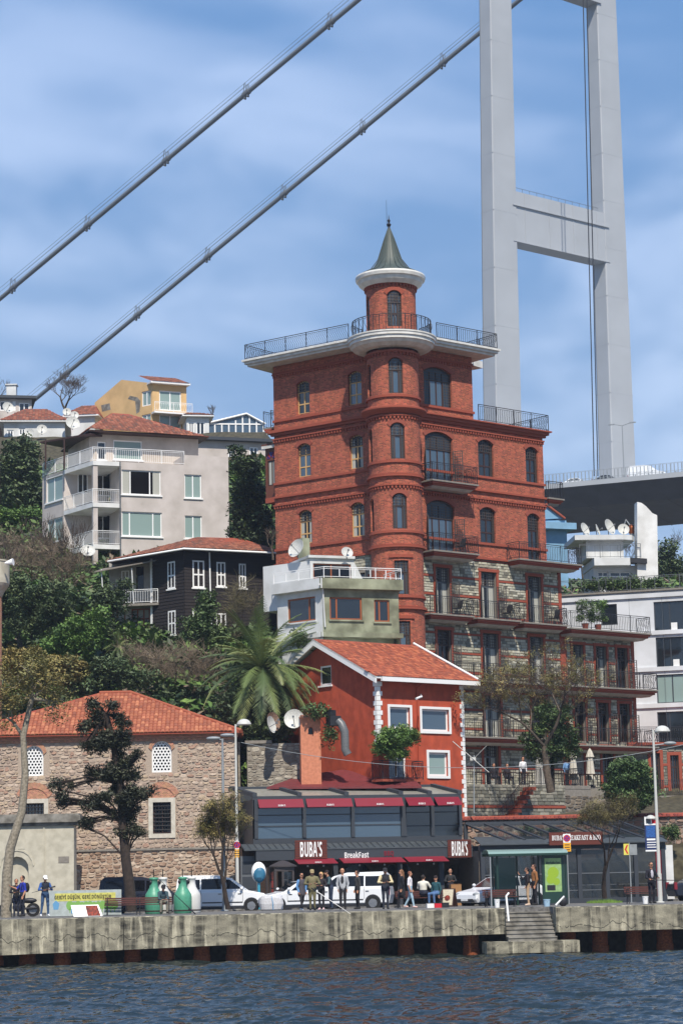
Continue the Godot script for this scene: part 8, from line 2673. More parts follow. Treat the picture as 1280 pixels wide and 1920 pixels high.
	part(b, "stem", mk("turquoise", c8(60, 150, 176), 0.5), t)
	b = MB.new(); b.ball(o + Vector3(0, 1.75, -0.05), Vector3(0.36, 0.5, 0.3), 18, 12)
	part(b, "hood", M.white_clean, t)
	b = MB.new(); b.ball(o + Vector3(0.03, 1.66, 0.08), Vector3(0.3, 0.4, 0.22), 16, 10)
	part(b, "inner_shell", mk("phone_blue", c8(44, 104, 134), 0.5), t)
	b = MB.new(); b.cube(o + Vector3(0.02, 1.66, 0.27), Vector3(0.22, 0.32, 0.1))
	part(b, "phone", M.phone_blue, t)
	f = face_at(G(534, 109.6), 10)
	var g := face_at(f.pt(-0.48, 0, 0), -62)
	t = thing("phone_box", "dark timber phone box with red glazed panes beside the restaurant", "kiosk", f.pt(0, QY, -0.5))
	b = MB.new(); b.boxf(f, -0.48, 0.48, QY, QY + 0.12, -1.0, 0.03); b.boxf(f, -0.48, 0.48, QY + 1.78, QY + 1.98, -1.0, 0.03)
	for u in [-0.48, -0.12, 0.38]: b.boxf(f, u, u + 0.1, QY + 0.12, QY + 1.78, -0.1, 0.02)
	for u in [-1.0, -0.6, -0.1]: b.boxf(g, u, u + 0.1, QY, QY + 1.98, -0.1, 0.0)
	part(b, "frame", mk("box_timber", c8(62, 56, 56), 0.6), t)
	b = MB.new(); b.lathe(f.pt(0, QY + 1.98, -0.5), [Vector2(0.9, 0), Vector2(0.9, 0.06), Vector2(0.2, 0.3), Vector2(0.0, 0.32)], 4, PI / 4 + 0.1, TAU + PI / 4 + 0.1)
	part(b, "roof", M.box_timber, t)
	for i in 2:
		for j in 4:
			b = MB.new(); b.boxf(f, -0.02 + i * 0.2, 0.16 + i * 0.2, QY + 0.2 + j * 0.4, QY + 0.54 + j * 0.4, -0.06, -0.04)
			part(b, "pane", mk("red_glass", c8(150, 56, 56), 0.2) if j < 2 else M.glass, t)
			b = MB.new(); b.boxf(g, -0.46 + i * 0.2, -0.3 + i * 0.2, QY + 0.2 + j * 0.4, QY + 0.54 + j * 0.4, -0.06, -0.04)
			part(b, "pane", M.red_glass, t)
	# rubble bag
	o = G(509, 104.4)
	t = thing("rubble_bag", "bulging white woven rubble bag with a blue strap", "bag", o)
	b = MB.new()
	rng.seed = 6
	var prev := []
	for j in 7:
		var ring := []
		var y: float = [0.0, 0.05, 0.3, 0.52, 0.62, 0.68, 0.6][j]; var rr: float = [0.44, 0.52, 0.57, 0.55, 0.5, 0.42, 0.0][j]
		for k in 16:
			var a := TAU * k / 16
			var sq := pow(absf(cos(a)), 0.6) * signf(cos(a)); var sq2 := pow(absf(sin(a)), 0.6) * signf(sin(a))
			ring.append(o + Vector3(sq * rr * rng.randf_range(0.94, 1.05), y + (rng.randf_range(-0.04, 0.07) if j > 2 else 0.0), sq2 * rr * 0.85))
		if j > 0:
			for k in 16: b.quad(ring[k], ring[(k + 1) % 16], prev[(k + 1) % 16], prev[k])
		prev = ring
	part(b, "sack", mk("woven_white", c8(206, 206, 210), 0.8, T.blotch, 1.5), t)
	b = MB.new(); b.tube([o + Vector3(0.1, 0.02, 0.5), o + Vector3(0.08, 0.35, 0.53), o + Vector3(0.02, 0.66, 0.42)], 0.02, 0.02, 5)
	part(b, "strap", M.print_blue, t)
	# A-board, bins, buckets, bags
	o = G(842, 104)
	f = face_at(o, -25)
	t = thing("a_board", "folding chalk A board with a food picture outside the restaurant", "sign", o)
	for s in [-1, 1]:
		b = MB.new(); b.extrude(PackedVector3Array([f.pt(-0.3, QY, s * 0.3), f.pt(0.3, QY, s * 0.3), f.pt(0.3, QY + 0.82, s * 0.03), f.pt(-0.3, QY + 0.82, s * 0.03)]), f.n * 0.03)
		part(b, "board", M.dark_wood, t)
	b = MB.new(); b.extrude(PackedVector3Array([f.pt(-0.26, QY + 0.08, 0.31), f.pt(0.26, QY + 0.08, 0.31), f.pt(0.26, QY + 0.78, 0.08), f.pt(-0.26, QY + 0.78, 0.08)]), f.n * 0.012)
	part(b, "poster", mk("board_print", c8(206, 196, 172), 0.7, T.blotch, 2.0), t)
	b = MB.new(); b.lathe(Vector3.ZERO, [Vector2(0.0, 0.0), Vector2(0.15, 0.0)], 14)
	var dm := MB.new()
	for k in 12: dm.tri(f.pt(0, QY + 0.4, 0.225), f.pt(cos(TAU * k / 12) * 0.14, QY + 0.4 + sin(TAU * k / 12) * 0.13, 0.225 - sin(TAU * k / 12) * 0.045), f.pt(cos(TAU * (k + 1) / 12) * 0.14, QY + 0.4 + sin(TAU * (k + 1) / 12) * 0.13, 0.225 - sin(TAU * (k + 1) / 12) * 0.045))
	part(dm, "food_print", M.print_orange, t)
	for q in [[880.0, 109.5, 0.55, 0.22, "blue", "blue plastic bin by the restaurant's corner post"], [931.5, 98.0, 0.33, 0.12, "white", "white bucket at the top of the stairs"], [1024.5, 98.3, 0.28, 0.15, "pale", "pale blue bucket with a wooden handle by the stairs"], [1209.0, 100.0, 0.3, 0.13, "white", "white bucket beside the man in sunglasses"]]:
		o = G(q[0], q[1])
		t = thing("bin" if q[4] == "blue" else "bucket", q[5], "bin" if q[4] == "blue" else "bucket", o)
		b = MB.new(); b.lathe(o, [Vector2(0.0, 0), Vector2(q[3] * 0.82, 0), Vector2(q[3], q[2]), Vector2(q[3] * 1.08, q[2]), Vector2(q[3] * 1.08, q[2] + 0.03), Vector2(q[3] * 0.95, q[2] + 0.03), Vector2(q[3] * 0.9, q[2] - 0.05), Vector2(0, q[2] - 0.05)], 18)
		part(b, "tub", mk("bin_blue", c8(36, 96, 180), 0.4) if q[4] == "blue" else (M.white_clean if q[4] == "white" else mk("pail_blue", c8(156, 186, 206), 0.4)), t)
		b = MB.new(); b.tube([o + Vector3(-q[3], q[2], 0), o + Vector3(0, q[2] * 0.7, q[3]), o + Vector3(q[3], q[2], 0)], 0.012)
		part(b, "handle", M.iron_grey, t)
	o = G(1053, 98.6)
	t = thing("rucksack", "black rucksack with a white pad leaning by the stairs", "rucksack", o)
	b = MB.new(); b.ball(o + Vector3(0.05, 0.2, 0), Vector3(0.2, 0.22, 0.14), 12, 8)
	part(b, "bag", M.iron, t)
	b = MB.new(); b.tube([o + Vector3(-0.28, 0.04, 0.1), o + Vector3(0.1, 0.42, 0.1)], 0.05, 0.04, 8)
	part(b, "pad", M.white_clean, t)
	for q in [[853.0, 108.0, "cardboard boxes stacked by the restaurant doorway", 2], [806.0, 101.6, "red and white fishing boxes under the bench", 3]]:
		for k in q[3]:
			o = G(q[0] + (k * 14.0 if q[3] == 3 else 0.0), q[1], QY + (k * 0.5 if q[3] == 2 else 0.0))
			t = thing("box", ["lower cardboard box beside the restaurant doorway", "upper cardboard box beside the restaurant doorway"][k] if q[3] == 2 else ["white tackle box on the ground by the bench", "red tackle box on the ground by the bench", "black tackle bag on the ground by the bench"][k], "box", o)
			b = MB.new()
			var s := Vector3(0.5, 0.48, 0.45) if q[3] == 2 else Vector3(0.32, 0.2, 0.22)
			b.cube(o + Vector3(0, s.y / 2, 0), s, 0.2)
			part(b, "carton", mk("card", c8(158, 116, 74), 0.85) if q[3] == 2 else [M.white_clean, M.sign_red, M.iron][k], t)
			b = MB.new(); b.cube(o + Vector3(0, s.y + 0.01, 0), Vector3(s.x + 0.02, 0.02, s.z + 0.02), 0.2)
			part(b, "lid", M.card if q[3] == 2 else M.iron, t)
	# slim poles near the stairs
	for q in [[921.0, 99.0, 1607.0, "slim grey pole standing by the bus shelter"]]:
		o = G(q[0], q[1])
		t = thing("pole", q[3], "pole", o)
		b = MB.new(); b.tube([o, Vector3(o.x, V(q[0], q[2], q[1]), o.z)], 0.035, 0.03, 8)
		part(b, "shaft", M.galv, t)
		b = MB.new(); b.lathe(o, [Vector2(0.1, 0), Vector2(0.1, 0.02), Vector2(0.04, 0.03)], 10)
		part(b, "foot", M.galv, t)
	o = G(949, 96.3)
	t = thing("stair_rail", "bent white handrail at the top of the water stairs", "handrail", o)
	b = MB.new(); b.tube([o + Vector3(0.05, -0.55, 0.3), o + Vector3(0, 0.5, 0), o + Vector3(0.12, 0.62, -0.1)], 0.045, 0.045, 8)
	part(b, "tube", M.white_clean, t)
	# parasols, tables and chairs on the garden terrace
	for q in [[1010.0, 1394.0, 1472.0, "tall closed grey parasol beside the terrace tree"], [1074.0, 1406.0, 1462.0, "closed cream parasol by the garden door"], [1106.0, 1403.0, 1462.0, "closed white parasol in front of the garden door"]]:
		var pu := uv(FR, q[0], 1440, 1.9).x
		o = FR.pt(pu, 8.42, 1.9)
		var top := uv(FR, q[0], q[1], 1.9).y; var low := uv(FR, q[0], q[2], 1.9).y
		t = thing("parasol", q[3], "parasol", o, "closed parasols on the garden terrace")
		b = MB.new(); b.tube([o, Vector3(o.x, top + 0.1, o.z)], 0.03); b.lathe(o, [Vector2(0.28, 0), Vector2(0.28, 0.06), Vector2(0.05, 0.1)], 14)
		part(b, "pole", M.iron, t)
		b = MB.new()
		var h := top - low
		var ringp := []
		for j in 8:
			var y: float = [0.0, 0.08, 0.3, 0.62, 0.7, 0.72, 0.9, 1.0][j]; var rr: float = [0.3, 0.26, 0.2, 0.15, 0.14, 0.22, 0.12, 0.02][j]
			var ring := []
			for k in 24: ring.append(Vector3(o.x, low + y * h, o.z) + Vector3(cos(TAU * k / 24), 0, sin(TAU * k / 24)) * rr * (1.0 + (0.16 if k % 3 == 0 else -0.05)))
			if j > 0:
				for k in 24: b.quad(ring[k], ring[(k + 1) % 24], ringp[(k + 1) % 24], ringp[k])
			ringp = ring
		part(b, "canopy", mk("parasol_cloth", c8(206, 200, 186), 0.85, T.blotch, 0.8) if q[0] > 1020 else mk("parasol_grey", c8(170, 168, 162), 0.85, T.blotch, 0.8), t)
	for k in 7:
		var u := uv(FR, [905.0, 950.0, 985.0, 1050.0, 1075.0, 1100.0, 1122.0][k], 1465, 2.2).x
		o = FR.pt(u, 8.42, 2.2)
		t = thing("terrace_table", "dark garden table with two chairs' legs showing on the terrace" if false else "dark square garden table on the mansion terrace", "table", o, "tables on the garden terrace")
		b = MB.new(); b.boxf(FR, u - 0.4, u + 0.4, 9.12, 9.16, 1.8, 2.6)
		part(b, "table_top", M.dark_wood, t)
		b = MB.new()
		for s in [-0.34, 0.34]: b.tube([FR.pt(u + s, 8.42, 2.0), FR.pt(u + s, 9.12, 2.0)], 0.03); b.tube([FR.pt(u + s, 8.42, 2.4), FR.pt(u + s, 9.12, 2.4)], 0.03)
		part(b, "legs", M.iron, t)
	# folding chairs on the balconies
	for q in [[3.9, 18.3, "black folding chair on the first stone floor balcony"], [7.9, 18.25, "black folding chair on the middle stone floor balcony"], [11.9, 18.2, "black folding chair on the outer stone floor balcony"], [8.2, 14.55, "black folding chair on the long balcony"], [4.3, 22.0, "grey folding chair on the brick floor balcony"]]:
		t = thing("folding_chair", q[2], "chair", FR.pt(q[0], q[1], 0.55), "folding chairs on the mansion balconies")
		b = MB.new(); b.boxf(FR, q[0] - 0.22, q[0] + 0.22, q[1] + 0.42, q[1] + 0.45, 0.35, 0.78)
		part(b, "seat", M.iron, t)
		b = MB.new(); b.extrude(PackedVector3Array([FR.pt(q[0] + 0.2, q[1] + 0.45, 0.35), FR.pt(q[0] + 0.2, q[1] + 0.45, 0.78), FR.pt(q[0] + 0.36, q[1] + 0.95, 0.78), FR.pt(q[0] + 0.36, q[1] + 0.95, 0.35)]), FR.t * 0.02)
		part(b, "backrest", M.iron, t)
		for s in [[-0.2, 0.38], [0.2, 0.38], [-0.2, 0.75], [0.2, 0.75]]:
			b = MB.new(); b.tube([FR.pt(q[0] + s[0], q[1], s[1]), FR.pt(q[0] + s[0] * 0.6, q[1] + 0.43, s[1])], 0.014, 0.014, 5)
			part(b, "leg", M.iron, t)
	# antenna mast and overhead cable
	o = P(888, 1525, 117.6)
	t = thing("antenna_mast", "pole with a crossed aerial beside the red house", "antenna", o)
	b = MB.new(); b.tube([o, P(888, 1416, 117.6)], 0.035, 0.03, 6)
	part(b, "mast", M.galv, t)
	b = MB.new(); b.tube([P(848, 1390, 117.6), P(916, 1448, 117.2)], 0.02, 0.02, 5); b.tube([P(878, 1432, 117.8), P(912, 1398, 117.2)], 0.015, 0.015, 5); b.cube(P(886, 1423, 117.5), Vector3(0.3, 0.16, 0.2))
	part(b, "aerial", M.dish, t)
	var pts := []
	var c0 := P(452, 1392, 110); var c1 := P(1300, 1392, 112)
	for k in 21:
		var s := k / 20.0
		pts.append(c0.lerp(c1, s) - Vector3(0, 5.0 * s * (1 - s) * 1.0, 0))
	b = MB.new(); b.tube(pts, 0.014, 0.014, 4)
	tag(part(b, "overhead_cable", M.galv), "thin overhead cable sagging across the restaurant fronts", "cable")
	t = thing("security_camera", "white security camera on the red house wall", "camera", P(786, 1305, 117))
	b = MB.new(); b.tube([P(790, 1306, 117.0), P(780, 1310, 116.5)], 0.06, 0.06, 8)
	part(b, "housing", M.white_clean, t)
	b = MB.new(); b.tube([P(788, 1304, 117.4), P(789, 1302, 116.9)], 0.025)
	part(b, "bracket", M.galv, t)
func bus_shelter() -> void:
	var f := face_at(G(985, 102.8), 7)
	var t := thing("bus_shelter", "dark green glass bus shelter with a curved roof and poster panel", "bus shelter", f.pt(0, QY, 0))
	var u0 := uv(f, 932, 1640).x; var u1 := uv(f, 1060, 1640).x
	var vt := V(985, 1601, 102.8)
	var grn := mk("shelter_green", c8(28, 56, 48), 0.4)
	for q in [[u0, 0.0], [u1, 0.0], [u0, -1.2], [u1, -1.2], [lerpf(u0, u1, 0.36), -1.2], [lerpf(u0, u1, 0.68), -1.2]]:
		var b := MB.new(); b.tube([f.pt(q[0], QY, q[1]), f.pt(q[0], vt, q[1])], 0.05, 0.05, 8)
		part(b, "post", grn, t)
	var b2 := MB.new()
	var prev := []
	for k in 7:
		var a := PI * k / 6
		var w := 0.35 - 0.85 + 0.85 * cos(a) * 1.0
		var row := [f.pt(u0 - 0.45, vt + 0.02 + sin(a) * 0.2, w), f.pt(u1 + 0.05, vt + 0.02 + sin(a) * 0.2, w)]
		if k > 0: b2.quad(prev[0], prev[1], row[1], row[0])
		prev = row
	part(b2, "curved_roof", mk("shelter_roof", c8(126, 150, 144), 0.25), t)
	b2 = MB.new(); b2.boxf(f, u0 - 0.45, u1 + 0.05, vt - 0.08, vt + 0.02, 0.3, 0.36); b2.boxf(f, u0 - 0.45, u1 + 0.05, vt - 0.08, vt + 0.02, -1.38, -1.32)
	part(b2, "roof_beam", grn, t)
	for q in [[u0, lerpf(u0, u1, 0.36)], [lerpf(u0, u1, 0.36), lerpf(u0, u1, 0.68)]]:
		b2 = MB.new(); b2.boxf(f, q[0] + 0.06, q[1] - 0.06, QY + 0.3, vt - 0.15, -1.21, -1.19)
		part(b2, "glass", mk("shelter_glass", Color(0.2, 0.3, 0.27, 0.3), 0.04), t)
	M.shelter_glass.transparency = BaseMaterial3D.TRANSPARENCY_ALPHA
	var r := rect(f, 1021, 1609, 1052, 1672, 0.05)
	b2 = MB.new(); b2.boxf(f, r[0] - 0.12, r[2] + 0.14, QY + 0.08, vt - 0.05, -0.12, 0.03)
	var pn := part(b2, "poster_case", grn, t)
	b2 = MB.new(); b2.boxf(f, r[0], r[2], r[1], r[3], 0.03, 0.036)
	part(b2, "poster", mk("poster_green", c8(150, 184, 120), 0.4, T.blotch, 0.8), pn)
	b2 = MB.new()
	var cx: float = (r[0] + r[2]) / 2; var cy: float = lerpf(r[1], r[3], 0.5)
	for q in [[0.0, 0.1, 0.26], [-0.12, -0.2, 0.2], [0.14, -0.3, 0.16]]:
		var pl := []
		for s in 14: pl.append(Vector2(cx + q[0] + cos(TAU * s / 14) * q[2], cy + q[1] + sin(TAU * s / 14) * q[2]))
		b2.prism(f, pl, 0.036, 0.039 + q[2] * 0.004)
	part(b2, "round_print", mk("poster_lime", c8(140, 170, 40), 0.5), pn)
	b2 = MB.new(); b2.boxf(f, r[0] + 0.08, r[2] - 0.3, r[1] + 0.06, r[1] + 0.3, 0.036, 0.043)
	part(b2, "dark_print", M.iron, pn)
	letters(pn, "Merhaba Sen", f, cx, r[3] - 0.2, 0.04, 0.12, (r[2] - r[0]) * 0.85, grn)
# ---------- people ----------
var S_dim := [0, 0, 0]
# joins tapered bones by a smooth minimum on a grid and meshes the field as surface nets
func flesh(mb: MB, bones: Array, cols: Array, cell: float) -> void:
	var lo := Vector3(9e9, 9e9, 9e9); var hi := -lo
	for q in bones:
		var r: float = maxf(q[2], q[3]) + cell * 2
		lo = lo.min(q[0] - Vector3(r, r, r)).min(q[1] - Vector3(r, r, r)); hi = hi.max(q[0] + Vector3(r, r, r)).max(q[1] + Vector3(r, r, r))
	var nx := int((hi.x - lo.x) / cell) + 2; var ny := int((hi.y - lo.y) / cell) + 2; var nz := int((hi.z - lo.z) / cell) + 2
	var fld := PackedFloat32Array(); fld.resize(nx * ny * nz); fld.fill(1.0)
	var best := PackedFloat32Array(); best.resize(nx * ny * nz); best.fill(1.0)
	var who := PackedByteArray(); who.resize(nx * ny * nz)
	var k := 0.035
	for bi in bones.size():
		var q = bones[bi]
		var a: Vector3 = q[0]; var ab: Vector3 = q[1] - q[0]
		var ra: float = q[2]; var rb: float = q[3]
		var fl: float = q[5] if q.size() > 5 else 1.0      # flatten front to back
		var ll := maxf(ab.length_squared(), 1e-9)
		var m := maxf(ra, rb) + 0.06
		var p0 := (a.min(q[1]) - Vector3(m, m, m) - lo) / cell; var p1 := (a.max(q[1]) + Vector3(m, m, m) - lo) / cell
		for z in range(maxi(0, int(p0.z)), mini(nz, int(p1.z) + 2)):
			for y in range(maxi(0, int(p0.y)), mini(ny, int(p1.y) + 2)):
				var row := (z * ny + y) * nx
				for x in range(maxi(0, int(p0.x)), mini(nx, int(p1.x) + 2)):
					var p := lo + Vector3(x, y, z) * cell - a
					var t := clampf(p.dot(ab) / ll, 0, 1)
					var e := p - ab * t
					e.z *= fl
					var d := e.length() - lerpf(ra, rb, t)
					var i := row + x
					if d < best[i]:
						best[i] = d; who[i] = bi
					var o := fld[i]
					var h := maxf(k - absf(d - o), 0.0) / k
					fld[i] = minf(d, o) - h * h * k * 0.25
	var idx := {}
	var P0 := []; var C0 := []; var N0 := []
	for z in nz - 1:
		for y in ny - 1:
			for x in nx - 1:
				var i := (z * ny + y) * nx + x
				var s := 0
				var f0 := fld[i]
				if f0 > cell * 2.5: continue
				var c := [f0, fld[i + 1], fld[i + nx], fld[i + nx + 1], fld[i + nx * ny], fld[i + nx * ny + 1], fld[i + nx * ny + nx], fld[i + nx * ny + nx + 1]]
				for j in 8:
					if c[j] < 0: s += 1
				if s == 0 or s == 8: continue
				var acc := Vector3.ZERO; var n := 0
				for e in [[0, 1], [2, 3], [4, 5], [6, 7], [0, 2], [1, 3], [4, 6], [5, 7], [0, 4], [1, 5], [2, 6], [3, 7]]:
					var u: float = c[e[0]]; var v: float = c[e[1]]
					if (u < 0) != (v < 0):
						var t := u / (u - v)
						var pa := Vector3(e[0] & 1, (e[0] >> 1) & 1, e[0] >> 2); var pb := Vector3(e[1] & 1, (e[1] >> 1) & 1, e[1] >> 2)
						acc += pa.lerp(pb, t); n += 1
				idx[i] = P0.size()
				P0.append(lo + (Vector3(x, y, z) + acc / n) * cell)
				N0.append(Vector3((c[1] + c[3] + c[5] + c[7]) - (c[0] + c[2] + c[4] + c[6]), (c[2] + c[3] + c[6] + c[7]) - (c[0] + c[1] + c[4] + c[5]), (c[4] + c[5] + c[6] + c[7]) - (c[0] + c[1] + c[2] + c[3])).normalized())
				C0.append(cols[bones[who[i]][4]])
	var put := func(a: int, b: int, c: int) -> void:
		for q in [a, c, b]:
			mb.v.append(P0[q]); mb.n.append(N0[q]); mb.c.append(C0[q]); mb.uvs.append(Vector2.ZERO)
	for i in idx:
		var f0 := fld[i]
		for ax in 3:
			var st: int = [1, nx, nx * ny][ax]; var s1: int = [nx, nx * ny, 1][ax]; var s2: int = [nx * ny, 1, nx][ax]
			var f1 := fld[i + st]
			if (f0 < 0) == (f1 < 0): continue
			if not (idx.has(i - s1) and idx.has(i - s2) and idx.has(i - s1 - s2)): continue
			var a: int = idx[i]; var b: int = idx[i - s1]; var c: int = idx[i - s1 - s2]; var d: int = idx[i - s2]
			if f0 < 0: put.call(a, b, c); put.call(a, c, d)
			else: put.call(a, c, b); put.call(a, d, c)
func hand(mb: MB, w: Vector3, dir: Vector3, side: Vector3, skin: Color, curl: float) -> void:
	mb.col = skin
	var up := dir.cross(side).normalized()
	var pc := w + dir * 0.045
	mb.box(pc, side * 0.038, up * 0.014, dir.cross(Vector3.ZERO) + dir * 0.05)
	for k in 4:
		var o := w + dir * 0.088 + side * (-0.03 + 0.02 * k)
		var l: float = [0.06, 0.075, 0.072, 0.055][k]
		var d1 := (dir - up * curl * 0.6).normalized(); var d2 := (dir * 0.5 - up * (0.3 + curl)).normalized()
		mb.tube([o - dir * 0.012, o + d1 * l * 0.55, o + d1 * l * 0.55 + d2 * l * 0.55], 0.0095, 0.0075, 6)
	var th := w + dir * 0.03 + side * 0.036
	mb.tube([th, th + (side * 0.8 + dir * 0.7 - up * 0.3).normalized() * 0.035, th + (side * 0.3 + dir * 1.2 - up * 0.6).normalized() * 0.062], 0.011, 0.009, 6)
# pose: lean, head turn, arms [[elbow], [wrist]] and legs [[knee], [ankle]] as offsets in metres for a 1.75 m body facing +z
func person(label: String, at: Vector3, turn: float, o := {}) -> Node3D:
	var t := thing("person", label, "person", Vector3.ZERO, o.get("group", "people on the promenade"))
	var k: float = o.get("h", 1.72) / 1.75
	var skin: Color = o.get("skin", lin(186, 136, 108))
	var cols := [skin, o.get("top", lin(50, 50, 60)), o.get("sleeve", o.get("top", lin(50, 50, 60))), o.get("legs", lin(36, 38, 48)), o.get("shoes", lin(30, 30, 32)), o.get("fore", o.get("sleeve", o.get("top", lin(50, 50, 60))))]
	var sit: bool = o.get("sit", false)
	var hip := Vector3(0, 0.5 if sit else 0.94, 0)
	var lean: float = o.get("lean", 0.0)
	var rot := Basis(Vector3.RIGHT, lean)
	var up := func(p: Vector3) -> Vector3: return hip + rot * p
	var chest: Vector3 = up.call(Vector3(0, 0.32, 0)); var neck: Vector3 = up.call(Vector3(0, 0.52, 0)); var hc: Vector3 = up.call(Vector3(0, 0.68, 0.02))
	var bulk: float = o.get("bulk", 1.0)
	var bones := []
	bones.append([hip + Vector3(0, 0.02, 0), up.call(Vector3(0, 0.16, 0)), 0.145 * bulk, 0.135 * bulk, 3 if not o.get("coat", false) else 1, 1.25])
	bones.append([up.call(Vector3(0, 0.12, 0)), chest, 0.14 * bulk, 0.155 * bulk, 1, 1.25])
	bones.append([up.call(Vector3(-0.1, 0.42, 0)), up.call(Vector3(0.1, 0.42, 0)), 0.1 * bulk, 0.1 * bulk, 1, 1.15])
	bones.append([up.call(Vector3(0, 0.46, 0)), up.call(Vector3(0, 0.6, 0.01)), 0.055, 0.052, 0])
	bones.append([hc + Vector3(0, -0.035, 0.012), hc + Vector3(0, 0.045, -0.008), 0.074, 0.088, 0])
	if o.get("skirt", 0.0) > 0.0: bones.append([hip + Vector3(0, 0.1, 0), hip + Vector3(0, -o.skirt, 0), 0.15, 0.19, 1, 1.2])
	var arms: Array = o.get("arms", [[[-0.06, -0.28, -0.02], [-0.02, -0.52, 0.06]], [[0.06, -0.28, -0.02], [0.02, -0.52, 0.06]]])
	var hands := []
	for s in 2:
		var sg := -1.0 if s == 0 else 1.0
		var sh: Vector3 = up.call(Vector3(0.18 * sg * bulk, 0.44, 0))
		var el: Vector3 = sh + Vector3(arms[s][0][0], arms[s][0][1], arms[s][0][2]); var wr: Vector3 = sh + Vector3(arms[s][1][0], arms[s][1][1], arms[s][1][2])
		bones.append([sh, el, 0.062 * bulk, 0.048 * bulk, 2]); bones.append([el, wr, 0.046 * bulk, 0.034, 5])
		hands.append([wr, (wr - el).normalized(), sg])
	var legs: Array = o.get("legs_pose", [[[0, -0.44, 0.02], [0, -0.86, -0.02]], [[0, -0.44, 0.02], [0, -0.86, -0.02]]])
	if sit: legs = o.get("legs_pose", [[[-0.04, -0.02, 0.42], [-0.05, -0.42, 0.4]], [[0.04, -0.02, 0.42], [0.05, -0.42, 0.4]]])
	var feet := []
	for s in 2:
		var sg := -1.0 if s == 0 else 1.0
		var h := hip + Vector3(0.09 * sg, 0, 0)
		var kn := h + Vector3(legs[s][0][0], legs[s][0][1], legs[s][0][2]); var an := h + Vector3(legs[s][1][0], legs[s][1][1], legs[s][1][2])
		bones.append([h, kn, 0.088 * bulk, 0.062, 3]); bones.append([kn, an, 0.06, 0.046, 3])
		bones.append([an + Vector3(0, -0.02, -0.03), an + Vector3(0.02 * sg, -0.035, 0.15), 0.045, 0.038, 4])
	var mb := MB.new()
	flesh(mb, bones, cols, 0.03)
	for q in hands: hand(mb, q[0], q[1], q[1].cross(Vector3.UP).normalized() if absf(q[1].y) < 0.9 else Vector3(0, 0, 1), skin, 0.6)
	# face
	var ht := Basis(Vector3.UP, o.get("look", 0.0)) * Basis(Vector3.RIGHT, o.get("nod", 0.0) + lean * 0.5)
	var hp := func(p: Vector3) -> Vector3: return hc + ht * p
	mb.col = skin
	mb.ball(hp.call(Vector3(0, -0.06, 0.05)), Vector3(0.045, 0.035, 0.035), 8, 6)
	mb.box(hp.call(Vector3(0, 0.0, 0.098)), ht * Vector3(0.011, 0, 0), ht * Vector3(0, 0.022, 0), ht * Vector3(0, 0, 0.016))
	for sg in [-1.0, 1.0]: mb.ball(hp.call(Vector3(0.088 * sg, 0.0, 0.0)), Vector3(0.012, 0.028, 0.018), 6, 5)
	mb.col = Color(skin.r * 0.7, skin.g * 0.4, skin.b * 0.4)
	mb.box(hp.call(Vector3(0, -0.05, 0.09)), ht * Vector3(0.022, 0, 0), ht * Vector3(0, 0.005, 0), ht * Vector3(0, 0, 0.004))
	mb.col = lin(24, 20, 18)
	for sg in [-1.0, 1.0]:
		mb.ball(hp.call(Vector3(0.032 * sg, 0.018, 0.083)), Vector3(0.012, 0.008, 0.008), 6, 5)
		mb.box(hp.call(Vector3(0.033 * sg, 0.04, 0.086)), ht * Vector3(0.018, 0, 0), ht * Vector3(0, 0.004, 0), ht * Vector3(0, 0, 0.004))
	part(mb, "body", M.cloth_v, t)
	if o.has("hair"):
		var hb := MB.new(); hb.col = o.hair
		hb.ball(hp.call(Vector3(0, 0.035, -0.022)), Vector3(0.096, 0.105, 0.1), 12, 9)
		if o.get("long", 0.0) > 0.0:
			hb.tube([hp.call(Vector3(0, 0.02, -0.06)), hp.call(Vector3(0, -0.12, -0.085)), hp.call(Vector3(0, -o.long, -0.1))], 0.085, 0.05, 8)
		part(hb, "hair", M.cloth_v, t)
	if o.has("cap"):
		var cb := MB.new(); cb.col = o.cap
		cb.lathe(Vector3.ZERO, [Vector2(0.1, 0.0), Vector2(0.098, 0.04), Vector2(0.075, 0.085), Vector2(0.0, 0.105)], 14, 0, TAU, true)
		for i in cb.v.size(): cb.v[i] = hp.call(cb.v[i] + Vector3(0, 0.03, -0.005)); cb.n[i] = ht * cb.n[i]
		cb.box(hp.call(Vector3(0, 0.04, 0.125)), ht * Vector3(0.07, 0, 0), ht * Vector3(0, 0.006, 0), ht * Vector3(0, -0.01, 0.05))
		part(cb, "cap", M.cloth_v, t)
	if o.has("glasses"):
		var gb := MB.new(); gb.col = lin(16, 16, 18)
		gb.box(hp.call(Vector3(0, 0.018, 0.096)), ht * Vector3(0.06, 0, 0), ht * Vector3(0, 0.016, 0), ht * Vector3(0, 0, 0.008))
		part(gb, "sunglasses", M.cloth_v, t)
	if o.has("pack"):
		var pb := MB.new(); pb.col = o.pack
		pb.ball(up.call(Vector3(0, 0.3, -0.2)), Vector3(0.15, 0.21, 0.11), 12, 8)
		for sg in [-1.0, 1.0]: pb.tube([up.call(Vector3(0.1 * sg, 0.5, -0.1)), up.call(Vector3(0.12 * sg, 0.5, 0.06)), up.call(Vector3(0.12 * sg, 0.25, 0.13)), up.call(Vector3(0.1 * sg, 0.15, -0.12))], 0.018, 0.018, 5)
		part(pb, "rucksack", M.cloth_v, t)
	if o.has("shirt"):
		var sb := MB.new(); sb.col = o.shirt
		sb.ball(up.call(Vector3(0, 0.3, 0.085)), Vector3(0.075, 0.19, 0.055), 10, 8)
		part(sb, "shirt_front", M.cloth_v, t)
	t.scale = Vector3(k, k, k)
	var y0 := 0.055 * k
	t.position = at + Vector3(0, y0 - (0.02 * k) + o.get("dy", 0.0), 0); t.rotation.y = turn
	return t
